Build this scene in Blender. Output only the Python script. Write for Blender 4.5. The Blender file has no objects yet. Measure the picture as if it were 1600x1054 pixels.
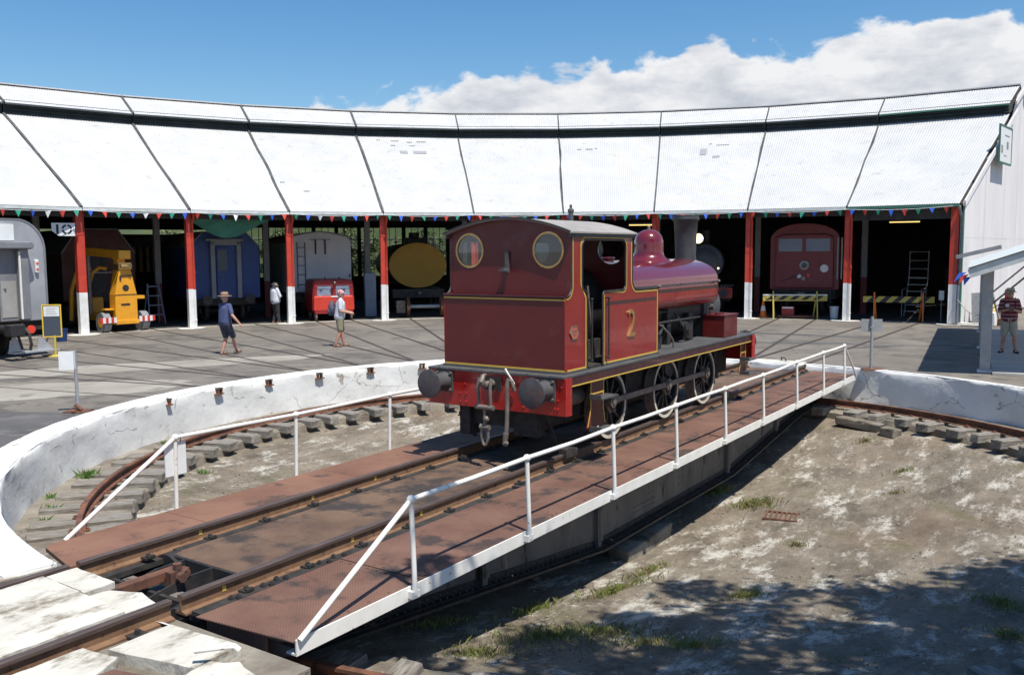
import bpy, bmesh, math, random
from mathutils import Vector, Matrix
from mathutils.geometry import tessellate_polygon
random.seed(7)
S = bpy.context.scene
COL = S.collection
sin, cos, pi, rad = math.sin, math.cos, math.pi, math.radians

# ------------------------------------------------------------------ camera
cam_d = bpy.data.cameras.new('camera'); cam = bpy.data.objects.new('camera', cam_d); COL.objects.link(cam)
cam_d.lens = 31.64; cam_d.sensor_width = 36.0; cam_d.clip_end = 6000; cam_d.clip_start = 0.05
PITCH, ROLL = 0.0949, -0.0071
cam.matrix_world = Matrix.Translation((0, 0, 2.85)) @ Matrix.Rotation(pi/2 - PITCH, 4, 'X') @ Matrix.Rotation(ROLL, 4, 'Z')
S.camera = cam

# ------------------------------------------------------------------ sun, sky, exposure
SUNV = Vector((0.26, -0.385, 1.0)).normalized()          # towards the sun
sun_d = bpy.data.lights.new('sun', 'SUN'); sun = bpy.data.objects.new('sun', sun_d); COL.objects.link(sun)
sun_d.energy = 5.0; sun_d.angle = rad(0.53); sun_d.color = (1.0, 0.955, 0.88)
sun.rotation_euler = SUNV.to_track_quat('Z', 'Y').to_euler()
W = bpy.data.worlds.new('World'); S.world = W; W.use_nodes = True
nt = W.node_tree; nt.nodes.clear()
def N(t, kind, **kw):
    n = t.nodes.new(kind)
    for k, v in kw.items(): setattr(n, k, v)
    return n
def mth(t, op, a, b=None, c=None):
    n = t.nodes.new('ShaderNodeMath'); n.operation = op
    for i, v in enumerate((a, b, c)):
        if v is None: continue
        if isinstance(v, (int, float)): n.inputs[i].default_value = v
        else: t.links.new(v, n.inputs[i])
    return n.outputs[0]
sky = N(nt, 'ShaderNodeTexSky', sky_type='NISHITA', sun_disc=False)
sky.sun_elevation = math.asin(SUNV.z); sky.sun_rotation = math.atan2(SUNV.x, SUNV.y)
sky.altitude = 300; sky.air_density = 1.15; sky.dust_density = 0.8; sky.ozone_density = 3.0
tc = N(nt, 'ShaderNodeTexCoord'); sep = N(nt, 'ShaderNodeSeparateXYZ')
nt.links.new(tc.outputs['Generated'], sep.inputs[0])
az = mth(nt, 'ARCTAN2', sep.outputs[0], sep.outputs[1])
# cumulus bank: its top climbs towards the right (east) and wanes to the left
edge = mth(nt, 'MULTIPLY_ADD', mth(nt, 'TANH', mth(nt, 'MULTIPLY', mth(nt, 'ADD', az, .05), 5.0)), 0.046, 0.178)
ns = N(nt, 'ShaderNodeTexNoise'); ns.inputs['Scale'].default_value = 9.5; ns.inputs['Detail'].default_value = 9; ns.inputs['Roughness'].default_value = 0.58
ns.inputs['Distortion'].default_value = 0.35
mp = N(nt, 'ShaderNodeMapping'); mp.inputs['Scale'].default_value = (1, 1, 1.7); mp.inputs['Location'].default_value = (3.1, 0.4, 0.2)
nt.links.new(tc.outputs['Generated'], mp.inputs[0]); nt.links.new(mp.outputs[0], ns.inputs['Vector'])
ns2 = N(nt, 'ShaderNodeTexNoise'); ns2.inputs['Scale'].default_value = 22; ns2.inputs['Detail'].default_value = 6
nt.links.new(mp.outputs[0], ns2.inputs['Vector'])
puff = mth(nt, 'MULTIPLY_ADD', mth(nt, 'SUBTRACT', ns.outputs['Fac'], 0.5), 0.13, mth(nt, 'MULTIPLY', mth(nt, 'SUBTRACT', ns2.outputs['Fac'], 0.5), 0.07))
d = mth(nt, 'SUBTRACT', mth(nt, 'ADD', edge, puff), sep.outputs[2])
mask = N(nt, 'ShaderNodeMapRange', interpolation_type='SMOOTHSTEP'); mask.inputs['From Min'].default_value = -0.002; mask.inputs['From Max'].default_value = 0.014
nt.links.new(d, mask.inputs['Value'])
ns3 = N(nt, 'ShaderNodeTexNoise'); ns3.inputs['Scale'].default_value = 9; ns3.inputs['Detail'].default_value = 8; ns3.inputs['Roughness'].default_value = .6
mp3 = N(nt, 'ShaderNodeMapping'); mp3.inputs['Scale'].default_value = (1, 1, 2.6); mp3.inputs['Location'].default_value = (1.7, 5.2, .3)
nt.links.new(tc.outputs['Generated'], mp3.inputs[0]); nt.links.new(mp3.outputs[0], ns3.inputs['Vector'])
shade = N(nt, 'ShaderNodeMapRange'); shade.inputs['From Min'].default_value = -.02; shade.inputs['From Max'].default_value = 0.125
nt.links.new(mth(nt, 'ADD', d, mth(nt, 'MULTIPLY', mth(nt, 'SUBTRACT', ns3.outputs['Fac'], .52), .42)), shade.inputs['Value'])
cr = N(nt, 'ShaderNodeValToRGB'); nt.links.new(shade.outputs[0], cr.inputs[0])
cr.color_ramp.elements[0].position = .1; cr.color_ramp.elements[0].color = (9.6, 9.7, 9.9, 1)
cr.color_ramp.elements[1].position = 1.0; cr.color_ramp.elements[1].color = (4.9, 5.4, 6.4, 1)
hs = N(nt, 'ShaderNodeHueSaturation'); hs.inputs['Saturation'].default_value = 1.32; hs.inputs['Value'].default_value = 1.45
nt.links.new(sky.outputs[0], hs.inputs['Color'])
mx = N(nt, 'ShaderNodeMix', data_type='RGBA'); nt.links.new(mask.outputs[0], mx.inputs['Factor'])
nt.links.new(hs.outputs[0], mx.inputs['A']); nt.links.new(cr.outputs[0], mx.inputs['B'])
bg = N(nt, 'ShaderNodeBackground'); bg.inputs['Strength'].default_value = 0.078
nt.links.new(mx.outputs['Result'], bg.inputs['Color'])
wo = N(nt, 'ShaderNodeOutputWorld'); nt.links.new(bg.outputs[0], wo.inputs['Surface'])
S.view_settings.view_transform = 'Standard'; S.view_settings.look = 'None'
S.view_settings.exposure = 0.24; S.view_settings.gamma = 1.0; S.view_settings.use_curve_mapping = False
S.render.engine = 'CYCLES'; S.cycles.max_bounces = 5; S.cycles.diffuse_bounces = 3; S.cycles.glossy_bounces = 3; W.cycles.sampling_method = 'MANUAL'; W.cycles.sample_map_resolution = 512; S.cycles.use_denoising = True

# ------------------------------------------------------------------ frames
C0 = Vector((1.5717, 15.1512, 0)); A0 = 0.5947             # turntable centre and heading of the bridge
TT = Vector((sin(A0), cos(A0), 0)); NN = Vector((cos(A0), -sin(A0), 0))
def loc(n, t, z=0): return C0 + NN*n + TT*t + Vector((0, 0, z))   # bridge frame -> world
def pol(deg, r, z=0): return C0 + Vector((sin(rad(deg))*r, cos(rad(deg))*r, z))   # roundhouse polar -> world
PC = loc(0.35, -0.05); PR = 9.1                           # pit centre and radius

# ------------------------------------------------------------------ tools
def tag(o, label=None, cat=None, group=None, kind=None):
    if label: o['label'] = label
    if cat: o['category'] = cat
    if group: o['group'] = group
    if kind: o['kind'] = kind
    return o
def thing(name, label, cat, loc=(0, 0, 0), rz=0, group=None):
    o = bpy.data.objects.new(name, None); COL.objects.link(o); o.empty_display_size = .2
    o.location = loc; o.rotation_euler = (0, 0, rz)
    return tag(o, label, cat, group)
def copy_tree(o, parent=None):
    c = o.copy(); COL.objects.link(c)
    if parent: c.parent = parent
    for ch in list(o.children): copy_tree(ch, c)
    return c
def inst(src, name, parent=None, loc=(0, 0, 0), rot=(0, 0, 0), scale=(1, 1, 1)):
    o = bpy.data.objects.new(name, src); COL.objects.link(o); o.parent = parent
    o.location = loc; o.rotation_euler = rot; o.scale = scale
    return o
class MB:
    def __init__(s): s.v = []; s.f = []; s.m = []; s.mi = 0
    def add(s, vs, fs):
        b = len(s.v); s.v += [tuple(p) for p in vs]
        for f in fs: s.f.append(tuple(b+i for i in f)); s.m.append(s.mi)
        return s
    def box(s, x, y, z, M=None):
        vs = [Vector((a, b, c)) for c in z for b in y for a in x]
        if M is not None: vs = [M @ p for p in vs]
        return s.add(vs, [(0, 2, 3, 1), (4, 5, 7, 6), (0, 1, 5, 4), (2, 6, 7, 3), (0, 4, 6, 2), (1, 3, 7, 5)])
    def bar(s, p0, p1, w, h, up=(0, 0, 1)):
        p0, p1 = Vector(p0), Vector(p1); d = (p1-p0).normalized(); u = Vector(up)
        if abs(d.dot(u)) > .98: u = Vector((0, 1, 0))
        x = d.cross(u).normalized()*w/2; y = x.cross(d).normalized()*h/2
        vs = [q+a*x+b*y for q in (p0, p1) for a, b in ((-1, -1), (1, -1), (1, 1), (-1, 1))]
        return s.add(vs, [(3, 2, 1, 0), (4, 5, 6, 7), (0, 1, 5, 4), (1, 2, 6, 5), (2, 3, 7, 6), (3, 0, 4, 7)])
    def cyl(s, p0, p1, r0, r1=None, n=12, caps=True):
        if r1 is None: r1 = r0
        p0, p1 = Vector(p0), Vector(p1); d = (p1-p0).normalized()
        u = Vector((0, 0, 1)) if abs(d.z) < .9 else Vector((1, 0, 0))
        x = d.cross(u).normalized(); y = d.cross(x)
        vs = [p+(x*cos(2*pi*i/n)+y*sin(2*pi*i/n))*r for p, r in ((p0, r0), (p1, r1)) for i in range(n)]
        fs = [(i, (i+1) % n, n+(i+1) % n, n+i) for i in range(n)]
        if caps: fs += [tuple(range(n))[::-1], tuple(range(n, 2*n))]
        return s.add(vs, fs)
    def tube(s, pts, r, n=8, closed=False):
        pts = [Vector(p) for p in pts]; k = len(pts); rr = r if isinstance(r, (list, tuple)) else [r]*k
        vs = []; px = None
        for i, p in enumerate(pts):
            a = pts[i-1] if i or closed else p; b = pts[(i+1) % k] if i < k-1 or closed else p
            d = (b-a).normalized()
            if px is None:
                u = Vector((0, 0, 1)) if abs(d.z) < .9 else Vector((1, 0, 0)); px = d.cross(u).normalized()
            px = (px-d*px.dot(d)).normalized(); y = d.cross(px)
            vs += [p+(px*cos(2*pi*j/n)+y*sin(2*pi*j/n))*rr[i] for j in range(n)]
        fs = [(i*n+j, i*n+(j+1) % n, ((i+1) % k)*n+(j+1) % n, ((i+1) % k)*n+j) for i in range(k if closed else k-1) for j in range(n)]
        if not closed: fs += [tuple(range(n))[::-1], tuple(range((k-1)*n, k*n))]
        return s.add(vs, fs)
    def lathe(s, prof, n=24, M=None):
        vs = [Vector((r*cos(2*pi*i/n), r*sin(2*pi*i/n), z)) for r, z in prof for i in range(n)]
        if M is not None: vs = [M @ p for p in vs]
        k = len(prof)
        fs = [(j*n+i, j*n+(i+1) % n, (j+1)*n+(i+1) % n, (j+1)*n+i) for j in range(k-1) for i in range(n)]
        if prof[0] == prof[-1]: return s.add(vs, fs)
        if prof[0][0] > 1e-6: fs.append(tuple(range(n))[::-1])
        if prof[-1][0] > 1e-6: fs.append(tuple(range((k-1)*n, k*n)))
        return s.add(vs, fs)
    def ball(s, c, r, n=12, sc=(1, 1, 1)):
        k = max(4, n//2)
        prof = [(max(1e-4, sin(pi*j/k)), -cos(pi*j/k)) for j in range(k+1)]
        return s.lathe(prof, n, Matrix.Translation(c) @ Matrix.Diagonal((r*sc[0], r*sc[1], r*sc[2], 1)))
    def prism(s, poly, a, b, plane='yz', holes=()):
        """extrude a polygon (with holes) between a and b along the axis normal to the plane"""
        def P3(q, t):
            return {'yz': (t, q[0], q[1]), 'xz': (q[0], t, q[1]), 'xy': (q[0], q[1], t)}[plane]
        loops = [list(poly)]+[list(h) for h in holes]
        flat = [q for l in loops for q in l]; n = len(flat)
        tris = tessellate_polygon([[Vector((q[0], q[1], 0)) for q in l] for l in loops])
        vs = [P3(q, a) for q in flat]+[P3(q, b) for q in flat]
        fs = [tuple(t) for t in tris]+[tuple(n+i for i in t[::-1]) for t in tris]
        o = 0
        for l in loops:
            k = len(l)
            fs += [(o+i, o+(i+1) % k, n+o+(i+1) % k, n+o+i) for i in range(k)]; o += k
        return s.add(vs, fs)
    def ribbon(s, pts, w, a, b, plane='yz', closed=False):
        """a flat band w wide that follows a 2-D polyline, raised between a and b"""
        k = len(pts); L = []; R = []
        for i in range(k):
            p = Vector(pts[i]); q0 = Vector(pts[i-1]) if (i or closed) else p; q1 = Vector(pts[(i+1) % k]) if (i < k-1 or closed) else p
            d0 = (p-q0); d1 = (q1-p); d0 = d0.normalized() if d0.length else d1.normalized(); d1 = d1.normalized() if d1.length else d0
            t = (d0+d1); t = t.normalized() if t.length > 1e-6 else d0
            nn = Vector((-t.y, t.x)); c = max(.5, nn.dot(Vector((-d0.y, d0.x))))
            L.append(p+nn*w/2/c); R.append(p-nn*w/2/c)
        for i in range(k if closed else k-1):
            j = (i+1) % k
            s.prism([L[i], L[j], R[j], R[i]], a, b, plane)
        return s
    def mesh(s, name, mats, smooth=False, ang=40):
        me = bpy.data.meshes.new(name); me.from_pydata(s.v, [], s.f)
        for m in (mats if isinstance(mats, (list, tuple)) else [mats]): me.materials.append(m)
        if isinstance(mats, (list, tuple)):
            for p, i in zip(me.polygons, s.m): p.material_index = i
        bm = bmesh.new(); bm.from_mesh(me); bmesh.ops.recalc_face_normals(bm, faces=bm.faces); bm.to_mesh(me); bm.free()
        if smooth:
            me.polygons.foreach_set('use_smooth', [True]*len(me.polygons)); me.set_sharp_from_angle(angle=rad(ang))
        me.update(); return me
    def build(s, name, mats, parent=None, smooth=False, bevel=0, ang=40):
        o = bpy.data.objects.new(name, s.mesh(name, mats, smooth, ang)); COL.objects.link(o); o.parent = parent
        if bevel:
            b = o.modifiers.new('bevel', 'BEVEL'); b.width = bevel; b.segments = 2; b.limit_method = 'ANGLE'; b.angle_limit = rad(50)
        return o
def circ(cx, cy, r, n=24, ry=None): return [(cx+r*cos(2*pi*i/n), cy+(ry or r)*sin(2*pi*i/n)) for i in range(n)]
def arc(cx, cy, r, a0, a1, n=6): return [(cx+r*cos(rad(a0+(a1-a0)*i/n)), cy+r*sin(rad(a0+(a1-a0)*i/n))) for i in range(n+1)]

# ------------------------------------------------------------------ materials
def mat(name, c, c2=None, c3=None, scale=3., detail=5, rough=.7, metal=0., bump=0., bscale=40., st=(1, 1, 1), mid=.5, wid=.12,
        c3mid=.62, c3w=.05, c3scale=None, coat=0, rvar=.1, bdist=.01, nr=.62):
    m = bpy.data.materials.new(name); m.use_nodes = True; t = m.node_tree; b = t.nodes['Principled BSDF']
    b.inputs['Roughness'].default_value = rough; b.inputs['Metallic'].default_value = metal; b.inputs['Coat Weight'].default_value = coat
    b.inputs['Base Color'].default_value = (*c, 1)
    tc = N(t, 'ShaderNodeTexCoord'); mp = N(t, 'ShaderNodeMapping'); mp.inputs['Scale'].default_value = st
    t.links.new(tc.outputs['Object'], mp.inputs[0])
    def noise(sc, off=0, det=detail):
        n = N(t, 'ShaderNodeTexNoise'); n.inputs['Scale'].default_value = sc; n.inputs['Detail'].default_value = det; n.inputs['Roughness'].default_value = nr
        q = mp
        if off: q = N(t, 'ShaderNodeMapping'); q.inputs['Scale'].default_value = st; q.inputs['Location'].default_value = (off*7.3, off*3.1, off*5.7); t.links.new(tc.outputs['Object'], q.inputs[0])
        t.links.new(q.outputs[0], n.inputs['Vector']); return n.outputs['Fac']
    col = None
    if c2:
        r = N(t, 'ShaderNodeValToRGB'); e = r.color_ramp.elements
        e[0].position = mid-wid; e[0].color = (*c, 1); e[1].position = mid+wid; e[1].color = (*c2, 1)
        f = noise(scale); t.links.new(f, r.inputs[0]); col = r.outputs[0]
        if rvar:
            mr = N(t, 'ShaderNodeMapRange'); mr.inputs['From Min'].default_value = .35; mr.inputs['From Max'].default_value = .65
            mr.inputs['To Min'].default_value = max(.02, rough-rvar); mr.inputs['To Max'].default_value = min(1, rough+rvar)
            t.links.new(noise(scale*2.3, 5.), mr.inputs['Value']); t.links.new(mr.outputs[0], b.inputs['Roughness'])
    if c3:
        g = N(t, 'ShaderNodeMapRange', interpolation_type='SMOOTHSTEP'); g.inputs['From Min'].default_value = c3mid-c3w; g.inputs['From Max'].default_value = c3mid+c3w
        t.links.new(noise(c3scale or scale*1.7, 11.), g.inputs['Value'])
        x = N(t, 'ShaderNodeMix', data_type='RGBA'); t.links.new(g.outputs[0], x.inputs['Factor'])
        if col: t.links.new(col, x.inputs['A'])
        else: x.inputs['A'].default_value = (*c, 1)
        x.inputs['B'].default_value = (*c3, 1); col = x.outputs['Result']
    if col: t.links.new(col, b.inputs['Base Color'])
    if bump:
        bp = N(t, 'ShaderNodeBump'); bp.inputs['Strength'].default_value = bump; bp.inputs['Distance'].default_value = bdist
        t.links.new(noise(bscale, 3., 5), bp.inputs['Height']); t.links.new(bp.outputs[0], b.inputs['Normal'])
    m['col'] = 1
    return m
def bsdf(m): return m.node_tree.nodes['Principled BSDF']
def plain(name, c, rough=.6, metal=0): return mat(name, c, rough=rough, metal=metal)
def base_link(m):
    """socket that feeds the base colour"""
    l = bsdf(m).inputs['Base Color'].links
    return l[0].from_socket
def overlay(m, fac_socket, colour):
    t = m.node_tree; x = N(t, 'ShaderNodeMix', data_type='RGBA'); t.links.new(fac_socket, x.inputs['Factor'])
    t.links.new(base_link(m), x.inputs['A']); x.inputs['B'].default_value = (*colour, 1)
    t.links.new(x.outputs['Result'], bsdf(m).inputs['Base Color'])

K = {}
K['asphalt'] = mat('asphalt', (.142, .125, .104), (.21, .186, .152), (.105, .094, .08), scale=.35, rough=.92, bump=.5, bscale=90, c3mid=.57, c3w=.09, c3scale=.9, wid=.16)
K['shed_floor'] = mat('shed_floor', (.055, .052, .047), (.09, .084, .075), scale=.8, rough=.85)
K['pit_floor'] = mat('pit_floor', (.09, .07, .048), (.325, .275, .205), (.58, .55, .475), nr=.80, scale=1.1, rough=.95, bump=1.0, bscale=22, detail=13, st=(1.7, .8, 1), wid=.17, c3mid=.567, c3w=.06, c3scale=1.3, bdist=.03)
K['ledge'] = mat('ledge', (.15, .125, .095), (.28, .25, .20), (.08, .07, .05), scale=1.4, rough=.95, bump=.8, bscale=18, bdist=.03)
K['white_wall'] = mat('white_wall', (.76, .76, .74), (.66, .66, .63), (.30, .27, .22), scale=1.2, rough=.85, bump=.35, bscale=6, c3mid=.665, c3w=.05, c3scale=3.0, bdist=.03)
K['white_slab'] = mat('white_slab', (.62, .595, .525), (.50, .475, .40), (.20, .165, .12), scale=1.9, rough=.85, bump=.5, bscale=16, detail=12, nr=.72, st=(1, .5, 1), c3mid=.56, c3w=.08, c3scale=2.6, bdist=.02)
K['timber'] = mat('timber', (.17, .15, .125), (.30, .275, .235), (.08, .07, .055), scale=3, rough=.9, bump=.8, bscale=10, st=(9, 1, 9), bdist=.02)
K['rust_rail'] = mat('rust_rail', (.10, .045, .03), (.20, .085, .045), (.05, .032, .028), scale=4, rough=.8, bump=.3, bscale=50)
K['rail_head'] = mat('rail_head', (.085, .062, .054), (.14, .10, .085), scale=8, rough=.5, metal=.3, st=(6, .4, 6))
K['rail_web'] = mat('rail_web', (.155, .082, .045), (.215, .122, .065), (.10, .05, .03), scale=6, rough=.9, bump=.3)
K['deck'] = mat('deck', (.165, .078, .05), (.245, .128, .086), (.06, .042, .035), scale=1.3, rough=.78, c3mid=.58, c3w=.07, c3scale=2.0, wid=.14)
K['deck_mid'] = mat('deck_mid', (.13, .075, .048), (.225, .14, .085), (.045, .037, .032), scale=1.1, rough=.8, c3mid=.55, c3w=.08, c3scale=1.7, wid=.14)
K['deck_left'] = mat('deck_left', (.16, .076, .047), (.22, .112, .07), (.085, .05, .037), scale=1.2, rough=.8, bump=.25, bscale=30)
for k in ('deck', 'deck_mid'):
    m = K[k]; t = m.node_tree; tc = N(t, 'ShaderNodeTexCoord')
    hs_ = []
    for a in (45, -45):
        mp = N(t, 'ShaderNodeMapping'); mp.inputs['Rotation'].default_value = (0, 0, rad(a)); t.links.new(tc.outputs['Object'], mp.inputs[0])
        w = N(t, 'ShaderNodeTexWave'); w.inputs['Scale'].default_value = 14; t.links.new(mp.outputs[0], w.inputs['Vector']); hs_.append(w.outputs['Fac'])
    hgt = mth(t, 'MULTIPLY', hs_[0], hs_[1])
    bp = N(t, 'ShaderNodeBump'); bp.inputs['Strength'].default_value = .8; bp.inputs['Distance'].default_value = .008
    t.links.new(hgt, bp.inputs['Height']); t.links.new(bp.outputs[0], bsdf(m).inputs['Normal'])
    overlay(m, mth(t, 'MULTIPLY', mth(t, 'SUBTRACT', 1, hgt), .32), (.05, .03, .024))
K['girder'] = mat('girder', (.12, .108, .094), (.17, .155, .135), (.05, .035, .028), scale=2.2, rough=.7, st=(1, 1, .4))
K['white_paint'] = mat('white_paint', (.80, .78, .72), (.74, .71, .64), (.36, .25, .17), scale=5, rough=.6, c3mid=.68, c3w=.04, c3scale=14)
K['black_steel'] = mat('black_steel', (.022, .022, .024), (.045, .042, .04), scale=6, rough=.55, metal=.2)
K['grime'] = mat('grime', (.022, .02, .018), (.045, .039, .034), scale=7, rough=.85, bump=.3)
K['steel'] = mat('steel', (.22, .20, .18), (.32, .29, .26), scale=8, rough=.45, metal=.7)
K['steel_dull'] = mat('steel_dull', (.16, .135, .115), (.24, .20, .17), scale=8, rough=.6, metal=.4)
K['buffer'] = mat('buffer', (.07, .068, .075), (.115, .10, .10), (.13, .065, .05), scale=7, rough=.6, metal=.35, c3mid=.58)
K['crimson'] = mat('crimson', (.225, .010, .008), (.26, .014, .010), scale=1.5, rough=.3, coat=.3, rvar=.06)
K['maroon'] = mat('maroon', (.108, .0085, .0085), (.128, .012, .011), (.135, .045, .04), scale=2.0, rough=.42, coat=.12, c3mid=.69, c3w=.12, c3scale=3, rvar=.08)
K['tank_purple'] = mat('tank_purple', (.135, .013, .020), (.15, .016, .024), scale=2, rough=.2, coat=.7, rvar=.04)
K['dark_maroon'] = mat('dark_maroon', (.045, .010, .010), (.06, .014, .013), scale=3, rough=.4, coat=.3)
K['beam_red'] = mat('beam_red', (.36, .016, .012), (.40, .020, .015), scale=2, rough=.33, coat=.3, rvar=.05)
K['yellow_line'] = plain('yellow_line', (.62, .42, .07), .45)
K['brass'] = mat('brass', (.52, .32, .12), (.62, .42, .18), scale=9, rough=.35, metal=.8)
K['cab_roof'] = mat('cab_roof', (.27, .25, .23), (.34, .32, .29), scale=2, rough=.75)
K['smoke_grey'] = mat('smoke_grey', (.06, .06, .062), (.088, .088, .088), scale=4, rough=.6)
K['tyre_white'] = mat('tyre_white', (.66, .62, .50), (.52, .47, .36), (.25, .2, .14), scale=6, rough=.6, c3mid=.64)
K['red_lead'] = plain('red_lead', (.42, .11, .06), .5)
K['rubber'] = plain('rubber', (.05, .048, .045), .8)
def glass(name, tint=(.9, .95, .95), refl=.12, rough=.02):
    m = bpy.data.materials.new(name); m.use_nodes = True; t = m.node_tree; t.nodes.clear()
    o = N(t, 'ShaderNodeOutputMaterial'); tr = N(t, 'ShaderNodeBsdfTransparent'); tr.inputs[0].default_value = (*tint, 1)
    g = N(t, 'ShaderNodeBsdfGlossy'); g.inputs['Roughness'].default_value = rough; x = N(t, 'ShaderNodeMixShader')
    fr = N(t, 'ShaderNodeFresnel'); fr.inputs[0].default_value = 1.5
    t.links.new(mth(t, 'ADD', fr.outputs[0], refl-.04), x.inputs[0]); t.links.new(tr.outputs[0], x.inputs[1]); t.links.new(g.outputs[0], x.inputs[2]); t.links.new(x.outputs[0], o.inputs[0])
    return m
K['glass'] = glass('glass', (.80, .86, .86), .10)
K['window_glass'] = glass('window_glass', (.62, .68, .60), .05)
K['dark_glass'] = mat('dark_glass', (.06, .075, .10), rough=.12)
def emit(name, c, s):
    m = bpy.data.materials.new(name); m.use_nodes = True; b = bsdf(m); b.inputs['Base Color'].default_value = (*c, 1)
    b.inputs['Emission Color'].default_value = (*c, 1); b.inputs['Emission Strength'].default_value = s; return m
K['lamp'] = emit('lamp', (1, .83, .45), 3.0); K['tube_light'] = emit('tube_light', (1, .72, .22), 1.2)
K['roof_white'] = mat('roof_white', (.54, .54, .528), (.495, .495, .483), (.42, .415, .395), scale=.6, rough=.5, c3mid=.66, c3w=.08, c3scale=1.6)
K['roof_patch'] = plain('roof_patch', (.30, .305, .31), .6)
K['vent_green'] = mat('vent_green', (.035, .05, .052), (.055, .07, .075), scale=1.5, rough=.6)
K['flashing'] = mat('flashing', (.05, .055, .05), (.10, .10, .095), scale=3, rough=.7)
K['trim_green'] = plain('trim_green', (.05, .16, .11), .5)
K['wall_white'] = mat('wall_white', (.66, .64, .63), (.73, .71, .70), (.48, .45, .43), scale=.7, rough=.65, st=(1, 1, .3), c3mid=.68)
K['post_red'] = mat('post_red', (.55, .055, .028), (.47, .045, .025), scale=4, rough=.5)
K['post_white'] = mat('post_white', (.80, .80, .78), (.68, .67, .64), (.4, .38, .35), scale=4, rough=.55, c3mid=.68)
K['col_grey'] = mat('col_grey', (.27, .27, .275), (.22, .22, .225), scale=3, rough=.6)
K['dark_wood'] = mat('dark_wood', (.035, .032, .03), (.055, .05, .045), scale=3, rough=.9)
K['gutter'] = mat('gutter', (.62, .66, .64), (.5, .54, .52), scale=4, rough=.5)
K['footing'] = mat('footing', (.72, .70, .64), (.55, .52, .46), scale=3, rough=.85)
K['pen_red'] = plain('pen_red', (.62, .06, .04), .6); K['pen_blue'] = plain('pen_blue', (.03, .12, .60), .6)
K['pen_green'] = plain('pen_green', (.02, .28, .18), .6); K['pen_white'] = plain('pen_white', (.78, .80, .80), .6)
K['pale_concrete'] = mat('pale_concrete', (.36, .345, .32), (.44, .42, .39), scale=1.2, rough=.9)
K['lettering'] = plain('lettering', (.02, .02, .03), .5)
K['sign_white'] = mat('sign_white', (.76, .77, .76), (.70, .71, .70), scale=4, rough=.5)
K['galv'] = mat('galv', (.33, .34, .345), (.40, .41, .415), scale=6, rough=.5, metal=.4)
K['rope'] = plain('rope', (.35, .33, .3), .8)
# ================================================================== SETTING: yard, pit
def cw(a):      # coping width by angle round the pit (degrees from the far end of the bridge, clockwise)
    a = (a+180) % 360-180
    if -8 < a < 150: return .17
    if a <= -8: return .17+.30*min(1, (-8-a)/14)
    return .17+.30*min(1, (a-150)/12)
def prad(d):     # pit radius by angle; the pit bulges a little on the side nearest the camera
    d = d % 360
    if 112 < d < 176: return PR+.75*min(1, (d-112)/26, (176-d)/7)
    return PR
def obj_at(o, n=0, t=0, z=0): o.location = loc(n, t, z); o.rotation_euler = (0, 0, -A0); return o
rings = [9.1+.001, None]+[9.8+.2*i for i in range(9)]+[12, 13, 15, 18, 22, 27, 34, 45, 70, 130, 300, 900, 3500]
m = MB(); NA = 400; idx = {}
for j, r in enumerate(rings[1:]):
    for i in range(NA):
        a = 2*pi*i/NA; rr = prad(math.degrees(a))+cw(math.degrees(a)) if r is None else max(r, prad(math.degrees(a))+cw(math.degrees(a))+.02*j)
        jit = .012*random.uniform(-1, 1) if r is None else 0
        idx[j, i] = len(m.v); m.v.append(((rr+jit)*sin(a), (rr+jit)*cos(a), 0))
for j in range(len(rings)-2):
    for i in range(NA):
        q = (idx[j, i], idx[j, (i+1) % NA], idx[j+1, (i+1) % NA], idx[j+1, i])
        cx = sum(m.v[k][0] for k in q)/4+.35; cy = sum(m.v[k][1] for k in q)/4-.05
        if -1.0 < cx < 1.95 and -13.5 < cy < 0: continue
        m.f.append(q); m.m.append(0)
yard = m.build('yard', K['asphalt']); obj_at(yard, .35, -.05); tag(yard, kind='structure')
m = MB(); m.box((-1.6, 2.4), (-14, -9.02), (-.30, -.17)); o = m.build('track_bed', K['ledge']); obj_at(o); tag(o, kind='structure')
# lighter concrete band on the left of the yard and dark tar patches
def patch(name, pts, z, mt):
    m = MB(); m.add([(p[0], p[1], z) for p in pts], [tuple(range(len(pts)))]); o = m.build(name, mt); tag(o, kind='structure'); return o
K['pale_asphalt'] = mat('pale_asphalt', (.27, .245, .20), (.34, .315, .265), (.20, .185, .16), scale=.7, rough=.92, bump=.4, bscale=80)
K['dark_asphalt'] = mat('dark_asphalt', (.075, .073, .07), (.11, .105, .10), (.14, .13, .12), scale=.8, rough=.9, bump=.4, bscale=80)
def blob(cx, cy, rx, ry, rot, n=40, j=.1):
    out = []; ph = [random.uniform(0, 6) for _ in range(4)]
    for i in range(n):
        a = 2*pi*i/n; k = 1+j*(sin(2*a+ph[0])+.6*sin(5*a+ph[1])+.4*sin(9*a+ph[2])+.3*sin(14*a+ph[3]))
        x, y = rx*k*cos(a), ry*k*sin(a); out.append((cx+x*cos(rot)-y*sin(rot), cy+x*sin(rot)+y*cos(rot)))
    return out
patch('pale_yard_patch', blob(-10.6, 18.6, 3.6, 1.3, .25), .0025, K['pale_asphalt'])
patch('pale_yard_strip', blob(-9.9, 22.6, 5.0, .9, .45), .0025, K['pale_asphalt'])
def sector(d0, d1, r0, r1, n=24):
    f = lambda d, r: loc(.35+r*sin(rad(d)), -.05+r*cos(rad(d)))
    q = [f(d0+(d1-d0)*i/n, r0) for i in range(n+1)]+[f(d1+(d0-d1)*i/n, r1+.25*sin(i*1.1)) for i in range(n+1)]
    return [(p.x, p.y) for p in q]
patch('dark_tar_patch', sector(-158, -117, 9.63, 12.2), .0025, K['dark_asphalt'])
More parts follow.
